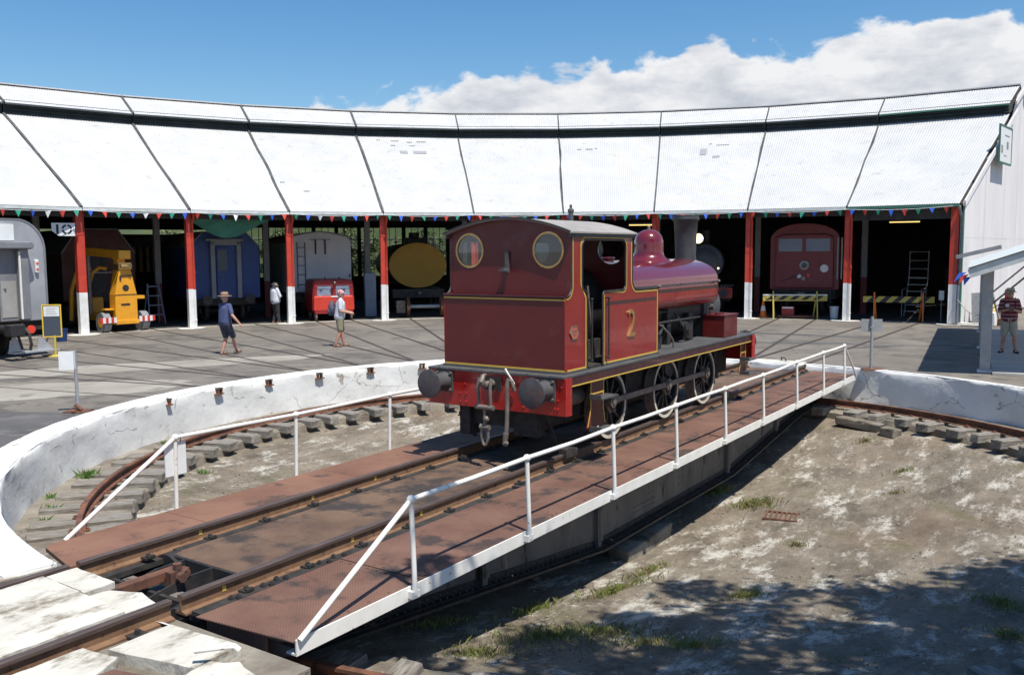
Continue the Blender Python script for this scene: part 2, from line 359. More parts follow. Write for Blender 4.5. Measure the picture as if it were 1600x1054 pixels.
patch('oil_stain', blob(9.6, 30.2, 1.9, .32, -.5, j=.2), .0025, K['dark_asphalt'])
patch('oil_stain', blob(10.6, 26.2, 1.2, .22, .3, j=.2), .0025, K['dark_asphalt'])
patch('oil_stain', blob(9.0, 27.4, 1.7, .30, -.25, j=.22), .0025, K['dark_asphalt'])
patch('tar_stain', blob(-3.2, 33.0, .9, .25, 0, j=.2), .0025, K['dark_asphalt'])
patch('tar_stain', blob(-12.2, 31.4, 1.1, .2, .5, j=.2), .0025, K['dark_asphalt'])

am_ = K['asphalt']; t = am_.node_tree; tcn = N(t, 'ShaderNodeTexCoord'); vo = N(t, 'ShaderNodeTexVoronoi', feature='DISTANCE_TO_EDGE'); vo.inputs['Scale'].default_value = .33
nz = N(t, 'ShaderNodeTexNoise'); nz.inputs['Scale'].default_value = 1.6; nz.inputs['Detail'].default_value = 5; t.links.new(tcn.outputs['Object'], nz.inputs['Vector'])
vm = N(t, 'ShaderNodeMix', data_type='VECTOR'); vm.inputs['Factor'].default_value = .2; t.links.new(tcn.outputs['Object'], vm.inputs['A']); t.links.new(nz.outputs['Color'], vm.inputs['B']); t.links.new(vm.outputs['Result'], vo.inputs['Vector'])
overlay(am_, mth(t, 'MULTIPLY', mth(t, 'MULTIPLY', mth(t, 'LESS_THAN', vo.outputs['Distance'], .004), mth(t, 'GREATER_THAN', nz.outputs['Fac'], .5)), .5), (.05, .045, .04))
sp = N(t, 'ShaderNodeTexNoise'); sp.inputs['Scale'].default_value = 2.4; sp.inputs['Detail'].default_value = 6; mq = N(t, 'ShaderNodeMapping'); mq.inputs['Scale'].default_value = (.35, 1.4, 1); mq.inputs['Rotation'].default_value = (0, 0, .5); t.links.new(tcn.outputs['Object'], mq.inputs[0]); t.links.new(mq.outputs[0], sp.inputs['Vector'])
g4 = N(t, 'ShaderNodeMapRange'); g4.inputs['From Min'].default_value = .56; g4.inputs['From Max'].default_value = .72; t.links.new(sp.outputs['Fac'], g4.inputs['Value'])
overlay(am_, mth(t, 'MULTIPLY', g4.outputs[0], .6), (.08, .07, .06))
# ---- pit wall
wall = thing('pit_wall', 'low circular white painted wall around the turntable pit', 'wall', PC, -A0)
m = MB(); NW = 300
prof = [(9.1, -.80), (9.1, -.62), (9.1, -.42), (9.1, -.2), (9.1, -.05), (9.112, 0.0), (9.14, .012)]
rnd = {}
for i in range(NW):
    a = 2*pi*i/NW
    for j, (r, z) in enumerate(prof):
        w = .014*sin(a*23+j)+.010*sin(a*57+2*j)+random.uniform(-.008, .008)
        rr = (r+w if j < 5 else r+w*.7)+prad(math.degrees(a))-PR
        if 170 < math.degrees(a) < 193: z = min(z, -.2+.01*j)
        m.v.append((rr*sin(a), rr*cos(a), z+(.006*sin(a*41)+random.uniform(-.005, .005) if j > 3 else 0)))
k = len(prof)
for i in range(NW):
    for j in range(k-1):
        m.f.append((i*k+j, ((i+1) % NW)*k+j, ((i+1) % NW)*k+j+1, i*k+j+1)); m.m.append(0)
m.build('wall_face', K['white_wall'], wall, smooth=True, ang=50)
# coping laid as separate curved lengths
NC = 48
for s_ in range(NC):
    if s_ in (24, 25): pass
    m = MB(); st = 6
    for i in range(st+1):
        a = 2*pi*(s_+i/st*.994)/NC; w = cw(math.degrees(a)); PQ = prad(math.degrees(a))
        for r, z in ((PQ+.03, -.1), (PQ+.022, .016), (PQ+w*.5, .022), (PQ+w+.012, .014), (PQ+w+.012, -.1)):
            q = random.uniform(-.006, .006); m.v.append(((r+q)*sin(a), (r+q)*cos(a), z+q*.5))
    for i in range(st):
        for j in range(4): m.f.append((i*5+j, (i+1)*5+j, (i+1)*5+j+1, i*5+j+1)); m.m.append(0)
    m.f += [(0, 1, 2, 3, 4), tuple(st*5+q for q in (4, 3, 2, 1, 0))]; m.m += [0, 0]
    am = 360*(s_+.5)/NC
    if 168 < am < 191: continue                     # the approach track comes in here
    m.build('coping', K['white_wall'], wall)
# cracks are open joints in the render of the wall: thin recessed-looking dark mortar lines with depth
cm = K['white_wall']; t = cm.node_tree; tcn = N(t, 'ShaderNodeTexCoord'); vo = N(t, 'ShaderNodeTexVoronoi', feature='DISTANCE_TO_EDGE'); vo.inputs['Scale'].default_value = .8
nz = N(t, 'ShaderNodeTexNoise'); nz.inputs['Scale'].default_value = 3.5; nz.inputs['Detail'].default_value = 6; t.links.new(tcn.outputs['Object'], nz.inputs['Vector'])
vm = N(t, 'ShaderNodeMix', data_type='VECTOR'); vm.inputs['Factor'].default_value = .22; t.links.new(tcn.outputs['Object'], vm.inputs['A']); t.links.new(nz.outputs['Color'], vm.inputs['B'])
t.links.new(vm.outputs['Result'], vo.inputs['Vector'])
n2 = N(t, 'ShaderNodeTexNoise'); n2.inputs['Scale'].default_value = 1.3; t.links.new(tcn.outputs['Object'], n2.inputs['Vector'])
cr_ = mth(t, 'MULTIPLY', mth(t, 'LESS_THAN', vo.outputs['Distance'], .004), mth(t, 'GREATER_THAN', n2.outputs['Fac'], .53))
overlay(cm, mth(t, 'MULTIPLY', cr_, .7), (.16, .14, .12))

# ---- ledge, floor
m = MB(); prof = [(9.95, -.78), (8.6, -.80), (8.1, -.81), (7.72, -.82), (7.66, -.86), (7.63, -1.12)]
for i in range(240):
    a = 2*pi*i/240
    for j, (r, z) in enumerate(prof):
        w = random.uniform(-.03, .03) if j >= 3 else 0
        m.v.append(((r+w)*sin(a), (r+w)*cos(a), z+random.uniform(-.012, .012)*(j > 0)))
for i in range(240):
    for j in range(5): m.f.append((i*6+j, i*6+j+1, ((i+1) % 240)*6+j+1, ((i+1) % 240)*6+j)); m.m.append(0)
o = m.build('pit_ledge', K['ledge'], smooth=True); o.location = PC; o.rotation_euler = (0, 0, -A0); tag(o, kind='structure')
def floor_z(r): return -1.0-.68*(1-min(1, r/7.6)**2.2)
m = MB(); RN = 40
m.v.append((0, 0, floor_z(0)))
for j in range(1, RN+1):
    r = 7.68*j/RN
    for i in range(160):
        a = 2*pi*i/160; m.v.append((r*sin(a), r*cos(a), floor_z(r)+.012*sin(r*5+3*sin(2*a))+random.uniform(-.006, .006)))
for i in range(160):
    m.f.append((0, 1+(i+1) % 160, 1+i)); m.m.append(0)
    for j in range(RN-1): b = 1+j*160; m.f.append((b+i, b+(i+1) % 160, b+160+(i+1) % 160, b+160+i)); m.m.append(0)
o = m.build('pit_floor', K['pit_floor'], smooth=True, ang=80); o.location = PC; o.rotation_euler = (0, 0, -A0); tag(o, kind='structure')
# moss and long cracks in the floor's colour
pm = K['pit_floor']; t = pm.node_tree; tcn = N(t, 'ShaderNodeTexCoord')
n1 = N(t, 'ShaderNodeTexNoise'); n1.inputs['Scale'].default_value = .75; n1.inputs['Detail'].default_value = 9; n1.inputs['Roughness'].default_value = .7; t.links.new(tcn.outputs['Object'], n1.inputs['Vector'])
g = N(t, 'ShaderNodeMapRange'); g.inputs['From Min'].default_value = .57; g.inputs['From Max'].default_value = .68; t.links.new(n1.outputs['Fac'], g.inputs['Value'])
overlay(pm, mth(t, 'MULTIPLY', g.outputs[0], .75), (.115, .115, .045))
vo = N(t, 'ShaderNodeTexVoronoi', feature='DISTANCE_TO_EDGE'); vo.inputs['Scale'].default_value = .55
vm = N(t, 'ShaderNodeMix', data_type='VECTOR'); vm.inputs['Factor'].default_value = .16; nz = N(t, 'ShaderNodeTexNoise'); nz.inputs['Scale'].default_value = 2.2; nz.inputs['Detail'].default_value = 7
t.links.new(tcn.outputs['Object'], nz.inputs['Vector']); t.links.new(tcn.outputs['Object'], vm.inputs['A']); t.links.new(nz.outputs['Color'], vm.inputs['B']); t.links.new(vm.outputs['Result'], vo.inputs['Vector'])
overlay(pm, mth(t, 'MULTIPLY', mth(t, 'MULTIPLY', mth(t, 'LESS_THAN', vo.outputs['Distance'], .004), mth(t, 'GREATER_THAN', nz.outputs['Fac'], .52)), .45), (.06, .05, .04))
sp = N(t, 'ShaderNodeTexNoise'); sp.inputs['Scale'].default_value = 16; sp.inputs['Detail'].default_value = 4; t.links.new(tcn.outputs['Object'], sp.inputs['Vector'])
g2 = N(t, 'ShaderNodeMapRange'); g2.inputs['From Min'].default_value = .60; g2.inputs['From Max'].default_value = .70; t.links.new(sp.outputs['Fac'], g2.inputs['Value'])
overlay(pm, mth(t, 'MULTIPLY', g2.outputs[0], .6), (.07, .055, .04))
ob = N(t, 'ShaderNodeTexNoise'); ob.inputs['Scale'].default_value = .42; ob.inputs['Detail'].default_value = 8; t.links.new(tcn.outputs['Object'], ob.inputs['Vector'])
g3 = N(t, 'ShaderNodeMapRange'); g3.inputs['From Min'].default_value = .53; g3.inputs['From Max'].default_value = .66; t.links.new(ob.outputs['Fac'], g3.inputs['Value'])
overlay(pm, mth(t, 'MULTIPLY', g3.outputs[0], .35), (.22, .14, .085))

# ---- ring rail on its sleepers
ring = thing('ring_track', 'rusty circular pit rail carried on short weathered timber sleepers', 'railway track', PC+NN*.09-TT*.18, -A0)
m = MB(); sect = [(-.065, -.745), (.065, -.745), (.065, -.73), (.012, -.715), (.012, -.64), (.036, -.63), (.036, -.598), (-.036, -.598), (-.036, -.63), (-.012, -.64), (-.012, -.715), (-.065, -.73)]
n = len(sect)
for i in range(240):
    a = 2*pi*i/240
    for x, z in sect: m.v.append(((8.15+x)*sin(a), (8.15+x)*cos(a), z))
for i in range(240):
    for j in range(n): m.f.append((i*n+j, i*n+(j+1) % n, ((i+1) % 240)*n+(j+1) % n, ((i+1) % 240)*n+j)); m.m.append(0)
m.build('rail', K['rust_rail'], ring)
sl = []
for q in range(4):
    m = MB(); x = .115+.012*q
    m.box((-x, x), (-.62, .62), (-.085, .08))
    for i, v in enumerate(m.v): m.v[i] = (v[0]+random.uniform(-.012, .012), v[1]+random.uniform(-.03, .03), v[2]+random.uniform(-.008, .008))
    sl.append(m.mesh('sleeper', K['timber']))
ns_ = 78
for i in range(ns_):
    a = 2*pi*i/ns_+random.uniform(-.012, .012); r = 8.18+random.uniform(-.06, .06)
    o = inst(sl[i % 4], 'sleeper', ring, (r*sin(a), r*cos(a), -.815+random.uniform(-.012, .006)), (0, 0, -a+random.uniform(-.05, .05)))
    b = o.modifiers.new('bevel', 'BEVEL'); b.width = .014; b.segments = 1
chair = MB(); chair.box((-.05, .05), (-.13, .13), (0, .025)); chair.cyl((0, .095, .02), (0, .095, .05), .018, n=6); chair.cyl((0, -.095, .02), (0, -.095, .05), .018, n=6)
chm = chair.mesh('chair_plate', K['rust_rail'])
for i in range(ns_):
    a = 2*pi*i/ns_; inst(chm, 'chair_plate', ring, (8.15*sin(a), 8.15*cos(a), -.742), (0, 0, -a))

# ---- radial tracks let into the yard
TH0, DTH = -45.1, 9.34
TRK = {k: TH0+DTH*(k+.5) for k in range(-3, 9)}      # bay k lies between posts k and k+1
names = {-3: 'leftmost rails in the yard, running under the silver railcar side', -2: 'yard rails leading out from under the silver railcar', -1: 'yard rails leading to the bay with the number 10 sign',
         0: 'yard rails leading to the yellow crane', 1: 'yard rails leading to the blue carriage', 2: 'yard rails leading to the small red trolley and white van',
         3: 'yard rails leading to the yellow ended tank wagon', 4: 'yard rails hidden mostly behind the locomotive bunker', 5: 'yard rails running behind the locomotive chimney',
         6: 'yard rails leading to the dark steam locomotive with the lit lamp', 7: 'yard rails leading to the red diesel behind the barrier', 8: 'yard rails in line with the turntable, leading to the empty bay'}
for k, th in TRK.items():
    tr = thing('yard_track', names[k], 'railway track', C0, -rad(th), 'rails set flush into the yard')
    dx = (PC-C0); ca, sa = cos(rad(th)), sin(rad(th)); ex, ey = dx.x*ca-dx.y*sa, dx.x*sa+dx.y*ca
    for s_ in (-1, 1):
        x = .7525*s_; y0 = ey+math.sqrt(9.02**2-(x-ex)**2); zt = .006+.0008*(k+3)+.0003*s_
        m = MB(); m.box((x-.03, x+.03), (y0, 36), (zt-.03, zt)); m.build('rail', K['rail_head'], tr)
        m = MB(); m.box((x-.012, x+.012), (y0, y0+.5), (-.11, zt-.03)); m.box((x-.065, x+.065), (y0, y0+.5), (-.135, -.11)); m.build('rail_end', K['rust_rail'], tr)
        m = MB(); m.box((x-s_*.03, x-s_*.065), (y0+.45, 36), (zt-.02, zt-.0035)); m.build('flangeway', K['grime'], tr)
# far end concrete pads by the bridge end
pads = thing('end_pad', 'white concrete pad between the rails at the far end of the bridge', 'concrete pad', loc(0, 9.5), -A0)
m = MB(); m.box((-.66, .66), (-.34, .1), (-.2, .02)); m.build('pad', K['white_slab'], pads, bevel=.015)
m = MB(); m.tube([(.05, .0, .02), (.05, -.05, .10), (.16, -.1, .11), (.2, -.12, .03)], .018, 6); m.build('lock_handle', K['rust_rail'], pads)
pads = thing('end_pad', 'white concrete pad left of the rails at the far end of the bridge', 'concrete pad', loc(-1.6, 9.35), -A0)
m = MB(); m.box((-.5, .62), (-.25, .12), (-.2, .03)); m.build('pad', K['white_slab'], pads, bevel=.015)

# ================================================================== approach track, near left
def slab(name, label, poly, z0, z1, mt=None, cat='concrete slab', bev=.012, jag=.007):
    m = MB()
    if jag:
        out = []
        for i, p in enumerate(poly):
            q = poly[(i+1) % len(poly)]; L = math.hypot(q[0]-p[0], q[1]-p[1]); n = max(1, int(L/.09))
            for j in range(n):
                u = j/n; out.append((p[0]+(q[0]-p[0])*u+random.uniform(-jag, jag), p[1]+(q[1]-p[1])*u+random.uniform(-jag, jag)))
        poly = out
    cx = sum(p[0] for p in poly)/len(poly); cy = sum(p[1] for p in poly)/len(poly)
    m.prism([(x-cx, y-cy) for x, y in poly], z0, z1, 'xy'); o = m.build(name, mt or K['white_slab'], bevel=bev); obj_at(o, cx, cy); tag(o, label, cat); return o
def pit_y(n, r=9.12): return -.05-math.sqrt(r*r-(n-.35)**2)
slab('concrete_slab', 'white painted slab outside the left approach rail next to the curved wall', [(-.84, -13.5), (-.84, pit_y(-.84)), (-1.2, pit_y(-1.2)), (-1.7, pit_y(-1.7)), (-2.1, pit_y(-2.1)), (-2.5, pit_y(-2.5)), (-2.9, -9.2), (-2.9, -13.5)], -.17, -.002)
slab('timber_board', 'white painted board at the pit edge beside the left approach rail', [(-.66, -9.30), (-.66, -9.02), (-.02, -9.03), (.0, -9.33)], -.15, -.012, cat='board')
slab('timber_board', 'white painted broken board at the pit edge beside the right approach rail', [(.04, -9.34), (.06, -9.14), (.35, -9.02), (.66, -9.10), (.66, -9.37)], -.15, -.035, cat='board')
slab('concrete_slab', 'large white painted slab between the two approach rails', [(-.67, -13.5), (-.67, -9.315), (0, -9.345), (.67, -9.385), (.67, -13.5)], -.16, -.004)
slab('concrete_slab', 'thick white block beside the right approach rail at the pit edge', [(1.06, -9.78), (1.05, -9.24), (1.82, -9.18), (1.86, -9.62)], -.34, -.075)
slab('concrete_slab', 'flat white slab right of the approach rail at the bottom edge', [(.92, -13), (.92, -9.9), (1.28, -9.84), (1.42, -10.1), (1.40, -13)], -.17, -.05)
slab('steel_plate', 'small rusty checker plate lying by the approach track', [(1.42, -10.6), (1.45, -9.98), (1.92, -9.86), (1.96, -10.5)], -.06, -.045, K['deck'], 'steel plate', 0, 0)
slab('rubble_curb', 'rough white painted broken curb right of the approach track', [(1.96, -9.95), (1.9, -9.5), (2.1, -9.40), (2.4, -9.48), (2.7, -9.56), (3.3, -9.50), (3.9, -9.3), (4.1, -9.6), (3.3, -9.85), (2.7, -9.95), (2.3, -9.98)], -.5, -.05, K['white_slab'], 'curb', .02, .02)
slab('dirt_verge', 'patch of dirt and dry rubble beside the rough white curb', [(1.5, -13), (1.97, -9.9), (2.7, -9.9), (3.4, -9.8), (4.3, -9.5), (6, -13)], -.17, -.035, K['ledge'], 'dirt', 0)
o = MB().tube([(0, 0, 0), (.12, .11, .01), (.2, .19, .012), (.23, .21, -.02)], .022, 10).build('drain_pipe', K['white_paint'], smooth=True); obj_at(o, 1.82, -9.58, .03); tag(o, 'short white pipe lying on the rough curb by the block', 'pipe')
ap = thing('approach_track', 'pair of rusty rails running into the near end of the turntable', 'railway track', loc(0, -9.06), -A0)
RS = [(-.07, -.165), (.07, -.165), (.07, -.15), (.012, -.135), (.010, -.045), (.036, -.035), (.036, -.004), (.03, 0), (-.03, 0), (-.036, -.004), (-.036, -.035), (-.010, -.045), (-.012, -.135), (-.07, -.15)]
def rail_mesh(m, x, y0, y1, z=0):
    poly = [(x+a, z+b) for a, b in RS]
    for i, (a, b) in enumerate(poly): pass
    n = len(poly); base = len(m.v)
    m.v += [(a, y0, b) for a, b in poly]+[(a, y1, b) for a, b in poly]
    for i in range(n):
        m.f.append((base+i, base+(i+1) % n, base+n+(i+1) % n, base+n+i)); m.m.append(0 if 4 <= i <= 9 else 1)
    tr = tessellate_polygon([[Vector((a, b, 0)) for a, b in poly]])
    for q in tr: m.f.append(tuple(base+i for i in q)); m.m.append(1); m.f.append(tuple(base+n+i for i in q[::-1])); m.m.append(1)
for s_ in (-1, 1):
    m = MB(); rail_mesh(m, .7625*s_, -5, .02); m.build('rail', [K['rail_head'], K['rail_web']], ap)
for y in (-.35, -1.1):
    m = MB(); m.box((.80, .94), (y-.07, y+.07), (-.165, -.14)); m.cyl((.87, y, -.14), (.87, y, -.10), .025, n=6); m.build('rail_clip', K['grime'], ap)

# ================================================================== TURNTABLE BRIDGE
br = thing('turntable_bridge', 'rusty steel turntable bridge with white handrails carrying the red locomotive', 'turntable', C0, -A0)
L0, L1, ZD = -8.92, 8.92, -.12
for s_ in (-1, 1):
    m = MB(); rail_mesh(m, .7625*s_, L0-.02, 9.02); m.build('rail', [K['rail_head'], K['rail_web']], br)
    m = MB(); m.box((.7625*s_-.17, .7625*s_+.17), (L0+.03, L1-.03), (-.22, -.166)); m.build('rail_bearer', K['grime'], br)
# deck plates, each length of checker plate its own piece
cuts = [-8.85, -7.3, -4.9, -2.4, .05, 2.5, 5.0, 7.2, 8.86]
for a, b in zip(cuts, cuts[1:]):
    y0, y1 = a+.004, b-.004
    q = lambda: random.uniform(-.004, .004)
    m = MB()
    e0 = y0 if a > -8.8 else None
    if a < -8.8: m.prism([(1.0, -8.96), (2.04, -8.86), (2.04, y1), (1.0, y1)], ZD-.012, ZD+q(), 'xy')
    elif b > 8.8: m.prism([(1.0, y0), (2.04, y0), (2.04, 8.74), (1.0, 8.98)], ZD-.012, ZD+q(), 'xy')
    else: m.box((1.0, 2.04), (y0, y1), (ZD-.012, ZD+q()))
    m.build('walkway_plate', K['deck'], br)
    m = MB()
    if a < -8.8: m.prism([(-1.76, -8.66), (-1.70, -8.74), (-.93, -8.93), (-.93, y1), (-1.78, y1)], ZD-.012, ZD+.03, 'xy')
    else: m.box((-1.78, -.93), (y0, y1), (ZD-.012, ZD+.03+q()*.5))
    m.build('walkway_plate', K['deck_left'], br)
    m = MB(); ya = y0 if a > -8.8 else -8.10
    m.box((-.55, .58), (ya, y1), (ZD-.014, ZD+q()-.004)); m.build('centre_plate', K['deck_mid'], br)
m = MB(); m.box((-1.75, -.95), (-8.55, 8.7), (-.24, ZD-.014)); m.build('walkway_bearer', K['grime'], br)
# oil soaked wear strips beside the rails
for x0, x1, y0, y1 in ((.86, .985, -8.9, -4.2), (.86, .985, -4.1, 1.0), (.86, .985, 1.1, 8.8), (-.66, -.57, -8.0, 8.8), (.60, .68, -8.0, 8.8)):
    m = MB(); m.box((x0, x1), (y0, y1), (-.166, ZD-.006)); m.build('kerb_strip', K['grime'], br)
rvd = MB()
for a in cuts[1:-1]:
    for i in range(9):
        for dy in (-.05, .05): rvd.cyl((1.06+.115*i, a+dy, ZD-.002), (1.06+.115*i, a+dy, ZD+.007), .013, n=6)
for i in range(70): rvd.cyl((1.985, -8.7+.25*i, ZD-.002), (1.985, -8.7+.25*i, ZD+.007), .012, n=6)
tag(rvd.build('deck_rivet', K['deck'], br), kind='stuff')
# rail clips and bolts
cl = MB(); cl.box((-.045, .045), (-.055, .055), (0, .022)); cl.cyl((0, 0, .02), (0, 0, .05), .022, n=6); cl.box((-.06, -.02), (-.04, .04), (.015, .04))
clm = cl.mesh('rail_clip', K['grime'])
for i in range(24):
    y = -8.35+i*.73
    inst(clm, 'rail_clip', br, (.885, y, ZD-.01), (0, 0, pi)); inst(clm, 'rail_clip', br, (-.63, y+.05, ZD-.012), (0, 0, pi))
bo = MB(); bo.cyl((0, 0, 0), (0, 0, .022), .028, n=6); bo.cyl((0, 0, .022), (0, 0, .034), .015, n=6); bom = bo.mesh('bolt_head', K['grime'])
for x, y in ((.93, -8.2), (.97, -8.13), (.90, -8.02), (.95, -7.95), (.92, -7.5), (.97, -7.42), (.905, -7.3), (.955, -7.2), (.93, -8.55), (.97, -8.5)):
    inst(bom, 'bolt_head', br, (x, y, ZD-.004), (0, 0, x*9))
for y in (-8.5, -6.9, -5.8):
    m = MB(); m.box((.774, .777), (y-.02, y+.02), (-.1, -.05)); m.build('paint_mark', K['yellow_line'], br); m = MB(); m.box((-.751, -.748), (y+.88, y+.92), (-.1, -.05)); m.build('paint_mark', K['yellow_line'], br)
# white edge angle
m = MB(); m.box((2.042, 2.056), (-8.84, 8.74), (-.245, ZD+.006)); m.box((1.94, 2.042), (-8.84, 8.74), (-.245, -.23)); m.build('edge_angle', K['white_paint'], br)
m = MB(); m.box((-1.80, -1.782), (-8.6, 8.7), (-.22, ZD+.02)); m.build('edge_angle', K['deck_left'], br)
# brackets under the overhanging walkway
for y in (-8.75, -7.2, -4.6, -2.55, 0, 2.55, 4.6, 7.2):
    m = MB(); m.prism([(1.26, -.24), (1.93, -.24), (1.93, -.30), (1.26, -.52)], y-.008, y+.008, 'xz'); m.build('bracket', K['girder'], br)
    m = MB(); m.prism([(-1.26, -.26), (-1.74, -.26), (-1.74, -.30), (-1.26, -.52)], y-.008, y+.008, 'xz'); m.build('bracket', K['girder'], br)
# fish-bellied girders
def belly(y): 
    ay = abs(y)
    return -1.30 if ay < 2.55 else -1.30+(ay-2.55)*(.70/(8.7-2.55))
for s_ in (-1, 1):
    ys = [-8.7, -2.55, 2.55, 8.7]
    poly = [(-8.7, -.23)]+[(y, belly(y)) for y in ys]+[(8.7, -.23)]
    g = MB(); x = 1.22*s_
    hole = [circ(0, -.52, .17, 20, .24)] if s_ == 1 else []
    g.prism(poly, x-.008, x+.008, 'yz', holes=[circ(-.2, -.52, .13, 18, .19)])
    gd = g.build('girder', K['girder'], br)
    f = MB()
    for a, b in zip(ys, ys[1:]):
        f.prism([(a, belly(a)), (b, belly(b)), (b, belly(b)-.03), (a, belly(a)-.03)], x-.17, x+.17, 'yz')
        f.prism([(a, belly(a)+.10), (b, belly(b)+.10), (b, belly(b)), (a, belly(a))], x+.0085*s_, x+.02*s_, 'yz')
        f.prism([(a, belly(a)+.003), (b, belly(b)+.003), (b, belly(b)+.018), (a, belly(a)+.018)], x+.02*s_, x+.105*s_, 'yz')
    f.box((x-.15, x+.15), (-8.7, 8.7), (-.24, -.225))
    f.build('flange', K['black_steel'], gd)
    for y in (-7.9, -5.3, -2.55, 2.45, 5.3, 7.9):
        s2 = MB(); s2.box((x+.0085*s_, x+.075*s_), (y-.05, y+.05), (belly(y)+.02, -.25)); s2.box((x+.075*s_, x+.085*s_), (y-.01, y+.07), (belly(y)+.1, -.25)); s2.build('stiffener', K['girder'], gd)
    rv = MB()
    for i in range(150):
        y = -8.6+i*.1155
        rv.ball((x+.022*s_, y, belly(y)+.06), .013, 6)
        rv.ball((x+(.07)*s_, y+.05, belly(y)+.022), .012, 6)
    for y in (-.85, -.68, .30, .48):
        for j in range(7): rv.ball((x+.009*s_, y, -.36-.11*j), .013, 6)
    for i in range(10): rv.ball((x+.009*s_, -1.35+.08*i, -1.02), .013, 6); rv.ball((x+.009*s_, -1.35+.08*i, -1.1), .013, 6)
    tag(rv.build('rivet', K['girder'], gd), kind='stuff')
for y in (-8.55, -6, -3, 0, 3, 6, 8.55):
    m = MB(); m.box((-1.2, 1.2), (y-.06, y+.06), (max(belly(y)+.12, -.75), -.24)); m.build('cross_beam', K['girder'], br)
m = MB(); m.box((1.0, 1.72), (-8.86, -8.83), (-.36, -.135)); m.build('end_plate', K['deck'], br)
m = MB(); m.box((-1.2, 1.0), (-8.72, -8.68), (-.62, -.2)); m.build('end_plate', K['grime'], br)
m = MB(); m.lathe([(.55, -1.46), (.5, -1.2), (.28, -1.1), (.28, -.75)], 20); m.build('centre_pivot', K['grime'], br)
for s_ in (-1, 1):       # race wheels on the ring rail
    for x in (-.55, .95):
        m = MB(); m.cyl((x, 8.0*s_, -.36), (x, 8.16*s_, -.36), .24, n=24); m.build('race_wheel', K['black_steel'], br, smooth=True)
# lock gear in the near end well
m = MB(); m.box((-.56, .6), (-8.86, -8.12), (-.34, -.32)); m.build('lock_well', K['black_steel'], br)
for x in (-.30, .12, .50):
    m = MB(); m.prism([(-8.9, -.32), (-8.12, -.32), (-8.12, -.13), (-8.45, -.13), (-8.9, -.22)], x-.012, x+.012, 'yz'); m.build('lock_rib', K['black_steel'], br)
m = MB(); m.box((-.56, .6), (-8.125, -8.10), (-.33, -.13)); m.build('lock_back', K['black_steel'], br)
m = MB(); m.box((-.11, -.01), (-9.12, -8.36), (-.17, -.07)); m.cyl((-.12, -9.12, -.12), (0, -9.12, -.12), .065, n=14); m.cyl((-.06, -8.42, -.10), (.14, -8.42, -.10), .05, n=12)
m.build('lock_bar', K['rust_rail'], br, bevel=.01)
m = MB(); m.box((.02, .10), (-8.56, -8.36), (-.2, -.06)); m.cyl((.06, -8.46, -.06), (.06, -8.46, .0), .04, n=10); m.cyl((.14, -8.5, -.1), (.2, -8.5, -.1), .045, n=8); m.build('lock_pin', K['rust_rail'], br)
m = MB(); m.cyl((.3, -8.5, -.31), (.3, -8.5, -.29), .06, n=12); m.build('lock_bolt', K['steel'], br)
# handrails
def handrail(x, ys, y_a, y_b, zb, h, skip=()):
    ztop = [zb+h+random.uniform(-.012, .012) for _ in ys]
    for y, zt in zip(ys, ztop):
        m = MB(); m.cyl((x+(.03 if x > 0 else -.03), y, zb-.06), (x, y, zt), .024, n=10); m.box((x-.03, x+.045), (y-.05, y+.05), (zb-.085, zb-.02)); m.build('stanchion', K['white_paint'], br, smooth=True)
        m = MB(); m.ball((x, y, zt), .042, 12); m.build('rail_socket', K['white_paint'], br, smooth=True)
    m = MB(); pts = [(x, y_a, zb+.01), (x, ys[0], ztop[0])]
    m.tube(pts, .024, 10); m.build('end_rail', K['white_paint'], br, smooth=True)
    m = MB(); m.tube([(x, ys[-1], ztop[-1]), (x, y_b, zb+.01)], .022, 10); m.build('end_rail', K['white_paint'], br, smooth=True)
    for i in range(len(ys)-1):
        a, b = Vector((x, ys[i], ztop[i])), Vector((x, ys[i+1], ztop[i+1])); mid = (a+b)/2+Vector((random.uniform(-.012, .012), 0, random.uniform(-.014, .006)))
        m = MB(); m.tube([a, mid, b], .024, 10); m.build('top_rail', K['white_paint'], br, smooth=True)
handrail(2.07, [-7.48, -5.6, -3.65, -1.75, .15, 1.98, 3.95, 5.83, 7.56], -8.82, 8.72, -.13, .81)
handrail(-1.77, [-7.14, -5.30, -3.45, -1.6, .25, 2.1, 3.95, 5.8, 7.5], -8.50, 8.6, -.11, .85)
m = MB(); m.box((-1.80, -1.788), (-7.27, -6.99), (.30, .68)); m.build('notice_plate', K['sign_white'], br)
m = MB(); m.tube([(-1.794, -7.2, .68), (-1.78, -7.2, .73)], .006, 6); m.tube([(-1.794, -7.06, .68), (-1.78, -7.06, .73)], .006, 6); m.build('plate_tie', K['grime'], br)

# ---- things lying in the pit
m = MB()
for i in range(7): m.box((-.26+i*.08, -.235+i*.08), (-.22, .22), (0, .02))
m.box((-.28, .28), (-.24, -.215), (-.01, .018)); m.box((-.28, .28), (.215, .24), (-.01, .018))
o = m.build('drain_grate', K['rust_rail']); gx, gy = 4.5, 14.75; o.location = (gx, gy, floor_z((Vector((gx, gy, 0))-PC).length)+.012); o.rotation_euler = (0, 0, -.4); tag(o, 'rusty drain grate set in the pit floor', 'drain')
def rock(name, label, pos, s, rot, mt, cat='stone'):
    m = MB(); m.box((-s[0], s[0]), (-s[1], s[1]), (-s[2], s[2]))
    m.v = [(x+random.uniform(-.12, .12)*s[0], y+random.uniform(-.12, .12)*s[1], z+random.uniform(-.12, .12)*s[2]) for x, y, z in m.v]
    o = m.build(name, mt, bevel=.03); o.location = pos; o.rotation_euler = rot; tag(o, label, cat); return o
